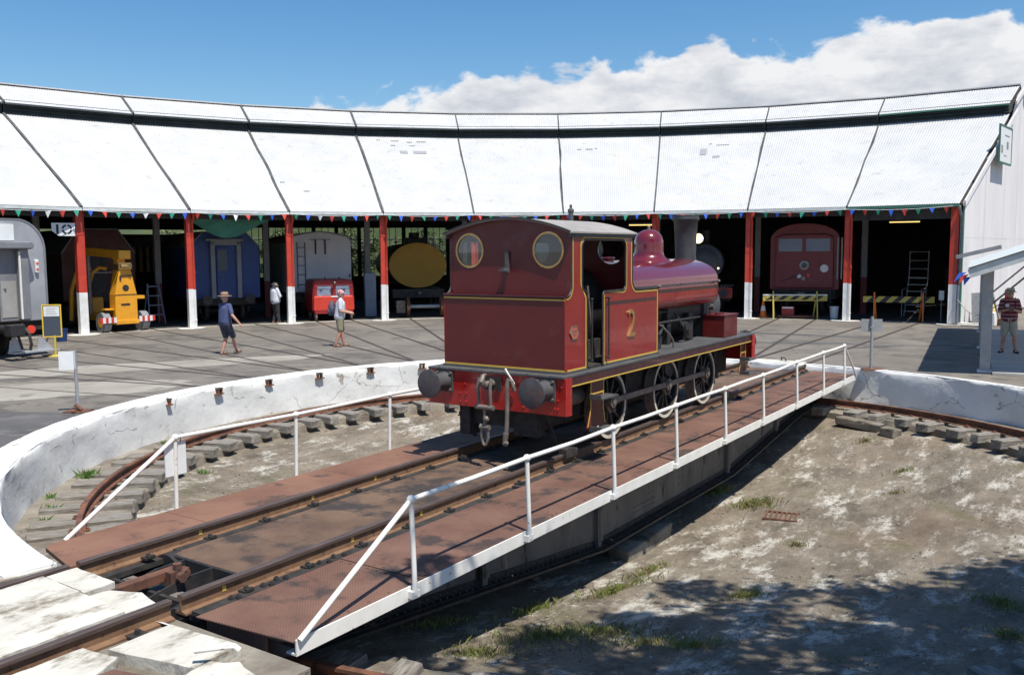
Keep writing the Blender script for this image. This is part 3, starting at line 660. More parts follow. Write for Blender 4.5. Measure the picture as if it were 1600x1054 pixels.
rock('stone_block', 'squarish stone block on the pit floor at the bottom edge', loc(1.85, -7.55, -.98), (.17, .16, .11), (.1, .1, .4), K['ledge'])
rock('concrete_block', 'long concrete block lying under the turntable girder', loc(1.25, -1.2, -1.60), (.2, .8, .13), (0, 0, -A0+.03), K['ledge'], 'concrete block')
rock('kerb_stone', 'rough stone edging on the pit ledge near the far end of the bridge', loc(2.6, 6.9, -.95), (.5, .12, .09), (0, .05, -A0-.3), K['ledge'])
rock('kerb_stone', 'small rough stone at the foot of the pit ledge by the bridge shadow', loc(3.3, 6.55, -1.0), (.2, .13, .1), (0, .05, -A0-.5), K['ledge'])

# grass and weeds
K['grass'] = mat('grass', (.13, .16, .035), (.22, .25, .06), (.26, .22, .10), scale=2.5, rough=.8, c3mid=.52, c3w=.1)
K['weed'] = mat('weed', (.07, .15, .02), (.12, .22, .04), scale=6, rough=.7)
def zfloor(p):
    r = (Vector((p[0], p[1], 0))-PC).length
    return floor_z(r) if r < 7.6 else -.8
def tufts(name, label, spots, mt):
    m = MB()
    for x, y, rx, ry, rot, n, h in spots:
        for _ in range(n):
            a = random.uniform(0, 2*pi); k = abs(random.gauss(0, .5)); k = min(k, 1.4)
            dx, dy = rx*k*cos(a), ry*k*sin(a); px, py = x+dx*cos(rot)-dy*sin(rot), y+dx*sin(rot)+dy*cos(rot)
            z = zfloor((px, py)); hh = h*random.uniform(.35, 1.15); b = random.uniform(0, 2*pi); w = random.uniform(.003, .007)
            lx, ly = random.gauss(0, .45)*hh, random.gauss(0, .45)*hh
            m.add([(px-w*cos(b), py-w*sin(b), z-.01), (px+w*cos(b), py+w*sin(b), z-.01), (px+w*.7*cos(b)+lx*.4, py+w*.7*sin(b)+ly*.4, z+hh*.6), (px+lx, py+ly, z+hh)], [(0, 1, 2), (0, 2, 3)])
    o = m.build(name, mt); tag(o, label, 'grass', kind='stuff'); return o

# pebbles, litter and broken bits on the pit floor
def pebbles(name, label, n, mt, smin, smax, fn):
    m = MB()
    for _ in range(n):
        x, y = fn(); z = zfloor((x, y)); s_ = random.uniform(smin, smax)*random.uniform(.5, 1); a = random.uniform(0, pi)
        M_ = Matrix.Translation((x, y, z+s_*.25)) @ Matrix.Rotation(a, 4, 'Z') @ Matrix.Rotation(random.uniform(-.4, .4), 4, 'X')
        p = [Vector((s_*random.uniform(.6, 1.1)*cx, s_*random.uniform(.4, .9)*cy, s_*random.uniform(.25, .6)*cz)) for cx, cy, cz in ((1, 0, 0), (-1, 0, 0), (0, 1, 0), (0, -1, 0), (0, 0, 1), (0, 0, -1))]
        m.add([M_ @ q for q in p], [(0, 2, 4), (2, 1, 4), (1, 3, 4), (3, 0, 4), (2, 0, 5), (1, 2, 5), (3, 1, 5), (0, 3, 5)])
    tag(m.build(name, mt), label, name, kind='stuff')
def in_pit():
    while 1:
        x, y = random.uniform(-6, 10), random.uniform(7, 23); r = (Vector((x, y, 0))-PC).length
        if r < 7.5 or 7.75 < r < 9: return x, y
K['pebble'] = mat('pebble', (.20, .17, .13), (.40, .37, .31), scale=3, rough=.95)
K['leaf_litter'] = mat('leaf_litter', (.10, .06, .03), (.20, .13, .07), scale=3, rough=.95)
pebbles('gravel', 'loose pebbles and chips scattered over the pit floor', 2200, K['pebble'], .010, .035, in_pit)
pebbles('leaf_litter', 'dry leaves and dirt scattered over the pit floor', 2600, K['leaf_litter'], .012, .03, in_pit)
tufts('grass', 'tufts of green and dry grass growing through the pit floor', [
    (4.25, 15.5, .50, .25, .4, 1100, .10), (3.9, 16.4, .5, .16, .9, 420, .10), (.40, 9.45, 1.0, .45, .25, 1300, .075), (-.4, 8.75, .6, .3, .3, 500, .07), (.98, 9.65, .8, .35, .2, 600, .07),
    (-.8, 9.75, .5, .14, .6, 380, .09), (1.4, 9.25, .9, .35, .2, 500, .07), (2.95, 11.05, .4, .14, .3, 260, .08), (4.26, 13.2, .2, .14, .2, 140, .08), (7.33, 16.6, .3, .12, .2, 140, .07),
    (7.4, 18.6, .35, .14, .2, 140, .08), (6.7, 15.45, .3, .1, .2, 100, .07), (1.9, 9.1, .6, .2, .2, 320, .09), (5.6, 10.1, .25, .6, .2, 260, .1), (5.1, 8.9, .2, .5, .1, 200, .1),
    (1.3, 11.3, .9, .1, .75, 420, .1), (1.9, 12.2, .7, .09, .78, 300, .09), (.25, 10.45, .8, .1, .8, 300, .1)], K['grass'])
tufts('weed', 'small green weeds growing along the foot of the white wall', [
    (-7.0, 14.5, .16, .1, .5, 110, .16), (-6.6, 12.55, .12, .1, .5, 70, .12), (-6.95, 13.25, .1, .08, .5, 60, .1), (-5.5, 15.7, .14, .1, .5, 70, .1), (8.6, 20.4, .15, .1, 0, 60, .1), (-6.7, 17.0, .12, .1, 0, 50, .1), (-6.4, 12.0, .1, .08, 0, 50, .1)], K['weed'])

# ================================================================== ROUNDHOUSE
RE, ZE, RB, ZB, RT, ZT, RR, ZR, RBK = 23.35, 4.50, 31.35, 8.60, 31.1, 9.0, 33.2, 10.05, 42.5
def J(k): return TH0+DTH*k
def pl(deg, r, z): return Vector((sin(rad(deg))*r, cos(rad(deg))*r, z))
rh = thing('roundhouse', 'long curved white roofed roundhouse shed with red and white posts', 'building', C0)
BAYS = range(-2, 9)
def corr(m, a, b, c, d, n, amp, rows=1):
    """corrugated sheet; a-b lower edge, d-c upper edge"""
    nr = ((b-a).cross(d-a)).normalized(); base = len(m.v); w = n*4
    for j in range(rows+1):
        s = j/rows
        for i in range(w+1):
            u = i/w; p = (a.lerp(b, u)).lerp(d.lerp(c, u), s); m.v.append(tuple(p+nr*amp*sin(2*pi*i/4+.4)))
    for j in range(rows):
        for i in range(w): q = base+j*(w+1)+i; m.f.append((q, q+1, q+w+2, q+w+1)); m.m.append(0)
for k in BAYS:
    a0, a1 = J(k)+.05, J(k+1)-.05
    if k == 8: a1 = J(9)+.45
    # three sheets wide per course would be invisible; the bay is one white sheet field in two courses
    midr = 27.6; midz = ZE+(ZB-ZE)*(midr-RE)/(RB-RE)
    for (r0, z0, r1, z1, off) in ((RE, ZE, RB, ZB, 0),):
        m = MB(); corr(m, pl(a0, r0, z0+off), pl(a1, r0, z0+off), pl(a1, r1, z1+off), pl(a0, r1, z1+off), 46, .010); m.build('roof_sheet', K['roof_white'], rh, smooth=True, ang=80)
    m = MB(); corr(m, pl(a0, RT, ZT), pl(a1, RT, ZT), pl(a1, RR, ZR), pl(a0, RR, ZR), 54, .010); m.build('ridge_sheet', K['roof_white'], rh, smooth=True, ang=80)
    m = MB(); m.add([pl(a0, RB-.02, ZB-.05), pl(a1, RB-.02, ZB-.05), pl(a1, RB+.02, ZT+.16), pl(a0, RB+.02, ZT+.16)], [(0, 1, 2, 3)])
    for q in range(3):
        z = ZB+.06+q*.13; m.add([pl(a0, RB-.14, z), pl(a1, RB-.14, z), pl(a1, RB-.02, z+.09), pl(a0, RB-.02, z+.09)], [(0, 1, 2, 3)])
    m.build('ridge_vent', K['vent_green'], rh)
    m = MB(); m.bar(pl(a0, RT-.02, ZT-.03), pl(a1, RT-.02, ZT-.03), .05, .07); m.build('vent_fascia', K['trim_green'] if k == 8 else K['vent_green'], rh)
    m = MB(); m.bar(pl(a0, RR, ZR+.02), pl(a1, RR, ZR+.02), .34, .05); m.build('ridge_cap', K['roof_white'], rh)
    m = MB(); m.add([pl(a0, RR, ZR), pl(a1, RR, ZR), pl(a1, RBK, 4.9), pl(a0, RBK, 4.9)], [(0, 1, 2, 3)]); m.build('rear_roof_sheet', K['roof_white'], rh)
    m = MB(); m.add([pl(a0, RE+.3, ZE-.06), pl(a1, RE+.3, ZE-.06), pl(a1, RB+.1, ZB-.06), pl(a0, RB+.1, ZB-.06), pl(a1, RR, ZR-.1), pl(a0, RR, ZR-.1), pl(a1, RBK, 4.82), pl(a0, RBK, 4.82)], [(0, 1, 2, 3), (3, 2, 4, 5), (5, 4, 6, 7)]); m.build('added_dark_lining', K['dark_wood'], rh)  # dark sheet added under the roof to cut bounced light in the shed
    # gutter, eave beam, purlins
    g0, g1 = pl(a0, RE-.05, ZE-.07), pl(a1, RE-.05, ZE-.07)
    m = MB(); m.bar(g0, g1, .13, .10); m.build('gutter', K['gutter'] if k < 8 else K['trim_green'], rh)
    m = MB(); m.bar(pl(a0, RE+.35, ZE-.16), pl(a1, RE+.35, ZE-.16), .16, .34); m.build('eave_beam', K['dark_wood'], rh)
    if k == 8:
        m = MB(); m.bar(pl(a0+.3, RE+.3, ZE-.36), pl(a1-.3, RE+.3, ZE-.36), .06, .36); m.build('header_board', K['dark_wood'], rh)
    for r in (25.4, 27.6, 29.6):
        z = ZE+(ZB-ZE)*(r-RE)/(RB-RE)-.14; m = MB(); m.bar(pl(a0, r, z), pl(a1, r, z), .09, .14); m.build('purlin', K['dark_wood'], rh)
    m = MB(); m.bar(pl(a0, 28.2, 4.75), pl(a1, 28.2, 4.75), .22, .40); m.build('inner_beam', K['dark_wood'], rh)
# joint flashings between bays
for k in range(-2, 9):
    wob = [(RE-.02, ZE), (25.5, None), (27.5, None), (29.3, None), (RB-.05, ZB)]
    pts = [pl(J(k)+random.uniform(-.12, .12)*(0 < i < 4), r, (z if z else ZE+(ZB-ZE)*(r-RE)/(RB-RE))+.028) for i, (r, z) in enumerate(wob)]
    m = MB()
    for a, b in zip(pts, pts[1:]): m.bar(a, b, .10 if k < 4 else .06, .03)
    m.bar(pl(J(k), RT-.03, ZT+.03), pl(J(k), RR, ZR+.03), .09 if k < 4 else .05, .03)
    m.build('joint_flashing', K['flashing'], rh)
# repair patches on the roof
def roof_patch(k, u, s, w, h):
    a = J(k)+DTH*u; r = RE+(RB-RE)*s; da = math.degrees(w/2/r); f = lambda rr: ZE+(ZB-ZE)*(rr-RE)/(RB-RE)+.02
    q = lambda uu, rr: pl(J(k), rr, f(rr)).lerp(pl(J(k+1), rr, f(rr)), uu); du = math.degrees(w/2/r)/DTH
    m = MB(); m.add([q(u-du, r), q(u+du, r), q(u+du, r+h), q(u-du, r+h)], [(0, 1, 2, 3)]); m.build('roof_patch', K['roof_patch'], rh)
for q in ((3, .42, .74, .35, .3), (3, .58, .74, .62, .3), (3, .2, .93, .16, .08), (3, .36, .92, .4, .08), (3, .5, .9, .25, .12), (3, .62, .91, .45, .14), (3, .33, .85, .22, .09), (3, .52, .85, .3, .06),
          (2, .08, .32, .2, .1), (2, .28, .22, .25, .1), (5, .2, .80, .2, .1), (5, .3, .80, .35, .12), (5, .37, .81, .12, .1), (6, .44, .68, .3, .7), (6, .57, .64, .32, .2), (6, .5, .83, .12, .12), (6, .62, .81, .6, .08)):
    roof_patch(*q)
# posts
for k in range(-2, 10):
    p = pl(J(k), RE+.33, 0); wide = k in (0, 9); w = .13 if wide else .085
    R_ = Matrix.Translation(p) @ Matrix.Rotation(-rad(J(k)), 4, 'Z')
    m = MB(); m.box((-w, w), (-.10, .10), (1.52, ZE-.10), R_); m.box((-w-.012, -w), (-.12, .12), (1.52, ZE-.1), R_); m.box((w, w+.012), (-.12, .12), (1.52, ZE-.1), R_)
    po = m.build('post', K['post_red'], rh)
    m = MB(); m.box((-w, w), (-.102, .102), (0, 1.52), R_); m.box((-w-.013, -w), (-.122, .122), (0, 1.52), R_); m.box((w, w+.013), (-.122, .122), (0, 1.52), R_); m.build('white_base', K['post_white'], po)
    m = MB(); pp = [(q[0]*1., q[1], 0) for q in blob(0, 0, .55, .40, 0, 18, .05)]; m.prism([(a, b) for a, b, c in pp], .012, .035, 'xy'); fo = m.build('footing', K['footing'], po); fo.matrix_world = R_
    if not wide or k == 9:
        x = .145 if k != 9 else .21
        f = lambda z0, z1: [R_ @ Vector((x, -.06, z)) for z in (z0, z1)]
        m = MB(); m.tube([R_ @ Vector((x-.03, -.36, ZE-.1)), R_ @ Vector((x, -.30, ZE-.28)), R_ @ Vector((x, -.06, ZE-.52)), R_ @ Vector((x, -.06, 1.5))], .05, 10); m.cyl(*[R_ @ Vector((x, -.06, z)) for z in (2.1, 2.22)], .062, n=10)
        m.build('downpipe', K['post_red'] if k != 9 else K['col_grey'], po, smooth=True)
        m = MB(); m.cyl(*f(1.5, .05), .052, n=10); m.cyl(*f(.35, .30), .066, n=10); m.build('downpipe_base', K['post_white'], po, smooth=True)
    # inner column and truss
    p2 = Matrix.Translation(pl(J(k), 28.2, 0)) @ Matrix.Rotation(-rad(J(k)), 4, 'Z')
    m = MB(); m.box((-.12, .12), (-.11, .11), (1.62, 4.7), p2); co = m.build('inner_column', K['col_grey'], rh)
    m = MB(); m.box((-.122, .122), (-.112, .112), (0, 1.62), p2); m.build('column_base', mat('dull_red', (.16, .02, .015), rough=.6) if k == -2 else bpy.data.materials['dull_red'], co)
    m = MB(); m.bar(pl(J(k), RE+.3, ZE-.12), pl(J(k), RB, ZB-.16), .12, .2); m.bar(pl(J(k), RB, ZB-.16), pl(J(k), RR, ZR-.2), .1, .16); m.bar(pl(J(k), RR, ZR-.2), pl(J(k), RBK, 4.7), .12, .2); m.bar(pl(J(k), 28.2, 4.7), pl(J(k), 38, 4.7), .12, .2)
    m.bar(pl(J(k), 28.2, 4.8), pl(J(k), 31, 8.2), .08, .1); m.build('truss', K['dark_wood'], rh)
# rear wall: sill wall, header and window units per bay
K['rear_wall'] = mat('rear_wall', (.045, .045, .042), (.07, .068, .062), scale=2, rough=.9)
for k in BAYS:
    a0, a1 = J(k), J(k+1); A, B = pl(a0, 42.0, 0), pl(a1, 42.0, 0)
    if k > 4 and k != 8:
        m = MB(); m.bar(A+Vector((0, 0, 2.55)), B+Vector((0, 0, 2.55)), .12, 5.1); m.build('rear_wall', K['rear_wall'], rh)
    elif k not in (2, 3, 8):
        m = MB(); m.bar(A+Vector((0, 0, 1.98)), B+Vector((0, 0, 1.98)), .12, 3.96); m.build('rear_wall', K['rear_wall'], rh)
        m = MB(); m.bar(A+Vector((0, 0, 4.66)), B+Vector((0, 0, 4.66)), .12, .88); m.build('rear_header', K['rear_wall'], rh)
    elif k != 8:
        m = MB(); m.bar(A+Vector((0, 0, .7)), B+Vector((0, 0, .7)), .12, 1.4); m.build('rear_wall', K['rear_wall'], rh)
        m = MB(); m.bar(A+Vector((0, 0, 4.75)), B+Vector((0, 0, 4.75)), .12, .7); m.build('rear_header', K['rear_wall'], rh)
        nw = 5
        for i in range(nw):
            c0, c1 = A.lerp(B, i/nw), A.lerp(B, (i+1)/nw); pz = MB()
            pz.bar(c0+Vector((0, 0, 2.9)), c0.lerp(c1, .12)+Vector((0, 0, 2.9)), .10, 3.0)
            w0, w1 = c0.lerp(c1, .12), c1
            wn = pz.build('window', K['rear_wall'], rh)
            fr = MB()
            for q in (0.02, .33, .66, .98): fr.bar(w0.lerp(w1, q)+Vector((0, 0, 1.4)), w0.lerp(w1, q)+Vector((0, 0, 4.4)), .035, .035)
            for z in (1.42, 2.15, 2.9, 3.65, 4.38): fr.bar(w0+Vector((0, 0, z)), w1+Vector((0, 0, z)), .035, .035)
            fr.build('window_frame', K['rear_wall'], wn)
            g = MB(); g.add([w0+Vector((0, 0, 1.4)), w1+Vector((0, 0, 1.4)), w1+Vector((0, 0, 4.4)), w0+Vector((0, 0, 4.4))], [(0, 1, 2, 3)]); g.build('pane', K['window_glass'], wn)
    else:
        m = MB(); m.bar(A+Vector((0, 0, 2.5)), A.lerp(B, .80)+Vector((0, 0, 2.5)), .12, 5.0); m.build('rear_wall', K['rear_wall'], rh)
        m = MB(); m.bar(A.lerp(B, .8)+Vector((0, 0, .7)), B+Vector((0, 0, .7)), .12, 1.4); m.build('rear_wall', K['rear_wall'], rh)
# wall added across the left end to keep the bays dark
m = MB(); p = [(RE+.4, 0), (RBK, 0), (RBK, 4.8), (RR, ZR-.1), (RE+.4, ZE)]
vs = [pl(J(-2), r, z) for r, z in p]; m.add(vs, [tuple(range(5))]); m.build('light_block_wall', K['rear_wall'], rh)
# right gable: corrugated sheets in courses
GA = J(9)+.62
def gtop(r):
    if r < RB: return ZE+(ZB-ZE)*(r-RE)/(RB-RE)-.05
    if r < RR: return ZT+(ZR-ZT)*(r-RT)/(RR-RT)-.05
    return ZR-(ZR-4.9)*(r-RR)/(RBK-RR)-.05
r = RE+.15
while r < 42.3:
    r1 = min(r+.86, 42.3)
    for lvl, (z0, z1) in enumerate(((0.05, 3.3), (3.25, 6.4), (6.35, 99))):
        if min(gtop(r), gtop(r1)) <= z0: 
            if max(gtop(r), gtop(r1)) <= z0: continue
        t0, t1 = min(z1, gtop(r)), min(z1, gtop(r1))
        t0, t1 = max(t0, z0), max(t1, z0)
        m = MB(); n = 11; off = .004*(lvl % 2)+.002*(int(r*10) % 2)
        for i in range(n*4+1):
            u = i/(n*4); rr = r+(r1-r)*u; q = .009*sin(2*pi*i/4+.4)+off; e = math.degrees(q/rr)
            m.v.append(tuple(pl(GA+e, rr, z0))); m.v.append(tuple(pl(GA+e, rr, t0+(t1-t0)*u if not (z1 < 90 and min(gtop(r), gtop(r1)) < z1) else max(z0, min(z1, gtop(rr))))))
        for i in range(n*4): m.f.append((2*i, 2*i+2, 2*i+3, 2*i+1)); m.m.append(0)
        m.build('wall_sheet', K['wall_white'], rh, smooth=True, ang=80)
    r += .855
m = MB(); m.bar(pl(GA+.35, RE-.12, ZE-.02), pl(GA+.35, RB, ZB+.06), .05, .22); m.bar(pl(GA+.35, RT-.1, ZT-.02), pl(GA+.35, RR, ZR+.04), .05, .2); m.bar(pl(GA+.5, RR, ZR+.04), pl(GA+.5, 36, 8.6), .22, .1); m.bar(pl(GA+.5, 36.0, 8.2), pl(GA+.5, RBK, 4.9), .22, .1)
m.build('barge_board', K['wall_white'], rh)
m = MB(); m.bar(pl(GA+.1, RE+.18, 0), pl(GA+.1, RE+.18, ZE-.1), .05, .05); m.build('corner_strip', K['trim_green'], rh)
# gable sign
q = thing('gable_sign', 'tilted white sign board with green edge high on the gable wall', 'sign', pol(GA+.55, 28.6, 1.35), -rad(GA))
m = MB(); m.box((0, .05), (-1.05, 1.05), (4.95, 6.35)); m.build('board', K['sign_white'], q)
m = MB(); m.box((.0, .07), (-1.1, 1.1), (4.88, 4.95)); m.box((0, .07), (-1.1, -1.05), (4.95, 6.35)); m.box((0, .07), (1.05, 1.1), (4.95, 6.35)); m.box((0, .07), (-1.1, 1.1), (6.35, 6.40)); m.build('frame', K['trim_green'], q)
m = MB(); m.box((.05, .056), (.15, .5), (5.5, 5.8)); m.box((.05, .056), (-.8, -.5), (5.3, 5.6)); m.box((.05, .056), (-.2, .6), (6.0, 6.05)); m.box((.05, .056), (-.3, .2), (5.2, 5.24)); m.build('graphic', K['col_grey'], q)
# floor
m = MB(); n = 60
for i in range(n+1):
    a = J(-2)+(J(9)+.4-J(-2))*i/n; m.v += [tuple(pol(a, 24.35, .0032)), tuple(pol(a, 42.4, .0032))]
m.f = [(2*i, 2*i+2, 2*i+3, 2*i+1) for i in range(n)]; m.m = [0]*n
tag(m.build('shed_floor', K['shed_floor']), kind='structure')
m = MB(); n = 90
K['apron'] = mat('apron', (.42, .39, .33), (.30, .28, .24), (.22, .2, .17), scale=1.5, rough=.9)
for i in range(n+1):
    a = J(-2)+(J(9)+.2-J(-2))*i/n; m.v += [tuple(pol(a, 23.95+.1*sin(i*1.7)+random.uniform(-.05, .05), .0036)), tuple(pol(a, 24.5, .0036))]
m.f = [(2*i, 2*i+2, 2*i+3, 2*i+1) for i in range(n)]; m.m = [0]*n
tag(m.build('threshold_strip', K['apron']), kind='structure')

# bunting along the eaves
bu = thing('bunting', 'string of red, blue, green and white pennants along the shed eaves', 'bunting', C0)
pen = MB(); pen.prism([(-.10, 0), (.10, 0), (0, -.25)], -.002, .002, 'xz')
pens = [pen.mesh('pennant', K[c]) for c in ('pen_red', 'pen_green', 'pen_blue', 'pen_white')]
cnt = 0
for k in range(-2, 9):
    a, b = pl(J(k), RE-.16, ZE-.10), pl(J(k+1), RE-.16, ZE-.10); pts = [a.lerp(b, i/8)+Vector((0, 0, -.07*4*(i/8)*(1-i/8))) for i in range(9)]
    m = MB(); m.tube(pts, .008, 5); m.build('string', K['pen_white'], bu)
    for i in range(8):
        u = (i+.5)/8; c = [0, 1, 2, 0, 1, 2, 3][cnt % 7] if k < 3 else [0, 1, 2][cnt % 3]; cnt += 1
        p = a.lerp(b, u)+Vector((0, 0, -.07*4*u*(1-u)))
        inst(pens[c], 'pennant', bu, p, (random.uniform(-.25, .25), random.uniform(-.12, .12), -rad(J(k+.5))+random.uniform(-.5, .5)), (1, 1, random.uniform(.8, 1.05)))

def text_mesh(txt, size, ext=.004, name='lettering'):
    c = bpy.data.curves.new(name, 'FONT'); c.body = txt; c.size = size; c.extrude = ext; c.align_x = 'CENTER'; c.align_y = 'CENTER'
    o = bpy.data.objects.new(name, c); COL.objects.link(o); dg = bpy.context.evaluated_depsgraph_get(); dg.update()
    me = bpy.data.meshes.new_from_object(o.evaluated_get(dg)); bpy.data.objects.remove(o); me.name = name; return me
# number 10 sign beside the post
q = thing('bay_number_sign', 'white sign reading 10 with a clipped corner, beside the leftmost full red post', 'sign', pol(J(0), RE+.1, 0), -rad(J(0))-.15)
m = MB(); m.prism([(-.94, 3.95), (-.2, 3.95), (-.2, 3.50), (-.72, 3.50), (-.94, 3.68)], -.015, .015, 'xz'); m.build('board', K['sign_white'], q)
m = MB()
m.box((-.80, -.72), (-.0175, -.015), (3.56, 3.90))
for a0, a1 in ((100, 172), (188, 260), (280, 352), (8, 80)):
    m.ribbon([(-.46+.135*cos(rad(a0+(a1-a0)*i/6)), 3.73+.145*sin(rad(a0+(a1-a0)*i/6))) for i in range(7)], .065, -.0175, -.015, 'xz')
m.build('lettering', K['lettering'], q)

# strip lights and the lit lamp
for k, r, u, lab in ((5, 25.6, .86, 'lit yellow strip light under the roof near the lit lamp'), (8, 28.0, .35, 'lit yellow strip light under the roof of the empty bay')):
    q = thing('strip_light', lab, 'light', pol(J(k)+DTH*u, r, 4.02), -rad(J(k)+DTH*u), 'shed strip lights')
    m = MB(); m.box((-.62, .62), (-.05, .05), (0, .05)); m.build('housing', K['col_grey'], q)
    m = MB(); m.cyl((-.6, 0, -.03), (.6, 0, -.03), .022, n=8); m.build('tube', K['tube_light'], q)
    m = MB(); m.cyl((-.4, 0, .05), (-.4, 0, .8), .008, n=5); m.cyl((.4, 0, .05), (.4, 0, .8), .008, n=5); m.build('hanger', K['black_steel'], q)
# green tarpaulin hanging under the eave of the blue carriage bay
m = MB(); nx, nz_ = 24, 8; ka, kb = J(1)+.45, J(2)-1.6
for i in range(nx+1):
    u = i/nx; a = ka+(kb-ka)*u; sag = .12+.72*(sin(pi*min(1, u*1.02))**1.3)*(1-.25*u)
    for j in range(nz_+1):
        v = j/nz_; m.v.append(tuple(pol(a, RE+.55+.25*v+.03*sin(i*1.1+j), ZE-.28-sag*v)))
for i in range(nx):
    for j in range(nz_): q0 = i*(nz_+1)+j; m.f.append((q0, q0+nz_+1, q0+nz_+2, q0+1)); m.m.append(0)
K['tarp'] = mat('tarp', (.03, .16, .11), (.045, .20, .14), scale=2, rough=.7)
tag(m.build('tarpaulin', K['tarp'], smooth=True), 'green tarpaulin sagging under the eave above the blue carriage', 'tarpaulin')
# ================================================================== LOCOMOTIVE
K['chimney_black'] = mat('chimney_black', (.035, .036, .038), (.055, .056, .058), scale=4, rough=.5)
lo = thing('tank_locomotive', 'crimson saddle tank steam locomotive numbered 2 standing on the turntable', 'locomotive', C0, -A0)
X = 1.03                                     # half width over the cab sides
# frames and underworks
m = MB()
for s_ in (-1, 1): m.box((.60*s_-.015, .60*s_+.015), (-3.1, 4.05), (.42, 1.16))
m.build('frame', K['grime'], lo)
m = MB(); m.box((-.58, .58), (-3.05, -2.2), (.38, 1.0)); m.box((.25, .62), (-3.14, -2.9), (.30, .66)); m.box((-.7, -.52), (-3.14, -2.9), (.22, .66)); m.build('drag_box', K['grime'], lo)
m = MB()
for y in (-.4, 1.5): m = MB(); m.box((-.55, .55), (y-.05, y+.05), (.45, 1.1)); m.build('frame_stretcher', K['grime'], lo)
m = MB(); m.box((-.5, .5), (-2.0, -.6), (.55, 1.5)); m.build('ashpan', K['grime'], lo)
m = MB()
for s_ in (-1, 1): m.cyl((.30*s_, 3.0, .62), (.30*s_, 4.0, .62), .2, n=16)
m.build('cylinder', K['black_steel'], lo)
# buffer beams
for y0, y1, yf in ((-3.27, -3.21, 'rear'), (4.10, 4.17, 'front')):
    m = MB(); m.box((-1.17, 1.17), (y0, y1), (.66, 1.165)); b = m.build('buffer_beam', K['beam_red'], lo, bevel=.006)
    sg = -1 if yf == 'rear' else 1; yf_ = y0 if sg < 0 else y1
    for s_ in (-1, 1):
        m = MB(); ya, yb = (y1, y1+.10) if sg < 0 else (y0-.10, y0)
        m.box((1.15*s_, 1.17*s_), (ya, yb), (.66, 1.165)); m.build('beam_return', K['beam_red'], b)
        # buffer: square flange, tapering stock, ram and dished head
        x = .86*s_; M_ = Matrix.Translation((x, yf_, 1.0)) @ Matrix.Rotation(pi/2 if sg < 0 else -pi/2, 4, 'X')
        m = MB(); m.box((x-.155, x+.155), tuple(sorted((yf_, yf_+sg*.025))), (.845, 1.155)); bf = m.build('buffer', K['smoke_grey'], b, bevel=.006)
        m = MB(); m.lathe([(.135, .02), (.128, .06), (.112, .20), (.118, .235), (.118, .26)], 22, M_); m.build('buffer_stock', K['smoke_grey'], bf, smooth=True)
        m = MB(); m.lathe([(.07, .25), (.07, .34), (.09, .345), (.20, .35), (.207, .36), (.205, .375), (.15, .388), (.08, .394), (.001, .396)], 30, M_); m.build('buffer_head', K['buffer'], bf, smooth=True)
        m = MB()
        for a in (-1, 1):
            for c in (-1, 1): m.cyl((x+.12*a, yf_+sg*.02, 1.0+.12*c), (x+.12*a, yf_+sg*.055, 1.0+.12*c), .02, n=6)
        tag(m.build('flange_bolt', K['steel_dull'], bf), kind='stuff')
    m = MB()
    for x in (-.58, -.48, .5, .62, 1.05, -.25, .3, 1.0):
        for z in (.74, .86): m.ball((x, yf_+sg*.001, z+random.uniform(-.02, .02)), .017, 8)
    m.ball((-.5, yf_, .98), .016, 8); m.ball((1.1, yf_, 1.05), .016, 8); tag(m.build('rivet', K['beam_red'], b, smooth=True), kind='stuff')
    # coupling hook, shackle, screw link
    m = MB(); m.box((-.14, .14), tuple(sorted((yf_, yf_+sg*.03))), (.93, 1.12)); cp = m.build('coupling', K['grime'], lo)
    f = lambda pts: [(a, yf_+sg*bb, c) for a, bb, c in pts]
    m = MB(); m.cyl(*f([(0, 0, 1.03), (0, .16, 1.03)]), .05, n=12); m.tube(f([(0, .14, 1.03), (0, .24, 1.02), (0, .29, 1.09), (-.0, .25, 1.16), (0, .19, 1.17)]), [.055, .05, .045, .035, .02], 10); m.build('hook', K['steel_dull'], cp, smooth=True)
    m = MB()
    for s_ in (-1, 1): m.tube(f([(.10*s_, .20, 1.12), (.105*s_, .235, 1.0), (.10*s_, .22, .80), (.10*s_, .22, .72)]), .024, 8)
    m.cyl(*f([(-.15, .22, .72), (.15, .22, .72)]), .036, n=10); m.build('link', K['steel_dull'], cp, smooth=True)
    m = MB(); m.tube(f([(0, .22, .72), (0, .22, .46)]), [.022, .022], 8); m.ball((0.03, yf_+sg*.22, .56), .05, 10); m.cyl(*f([(-.08, .22, .44), (.08, .22, .44)]), .034, n=10); m.build('screw', K['steel_dull'], cp, smooth=True)
    m = MB(); m.tube(f([(-.05, .22, .44), (-.055, .22, .3), (-.03, .22, .21), (0, .22, .19), (.03, .22, .21), (.055, .22, .3), (.05, .22, .44)]), .022, 8); m.build('bail', K['steel_dull'], cp, smooth=True)
    m = MB(); m.tube(f([(.38, .05, .96), (.36, .10, 1.10), (.34, .14, 1.12), (.33, .15, 1.06), (.33, .15, .8), (.32, .15, .5), (.31, .16, .36)]), .030, 10); ho = m.build('brake_hose', K['steel_dull'], lo, smooth=True)
    m = MB(); m.tube(f([(.38, .05, 1.05), (.37, .12, 1.14), (.33, .15, 1.22), (.30, .15, 1.27)]), .014, 8); m.build('hose_cock', K['white_paint'], ho, smooth=True)
    m = MB(); m.cyl(*f([(.31, .16, .38), (.30, .17, .26)]), .045, .035, n=10); m.ball((.31, yf_+sg*.17, .24), .045, 8); m.build('hose_coupling', K['steel_dull'], ho, smooth=True)
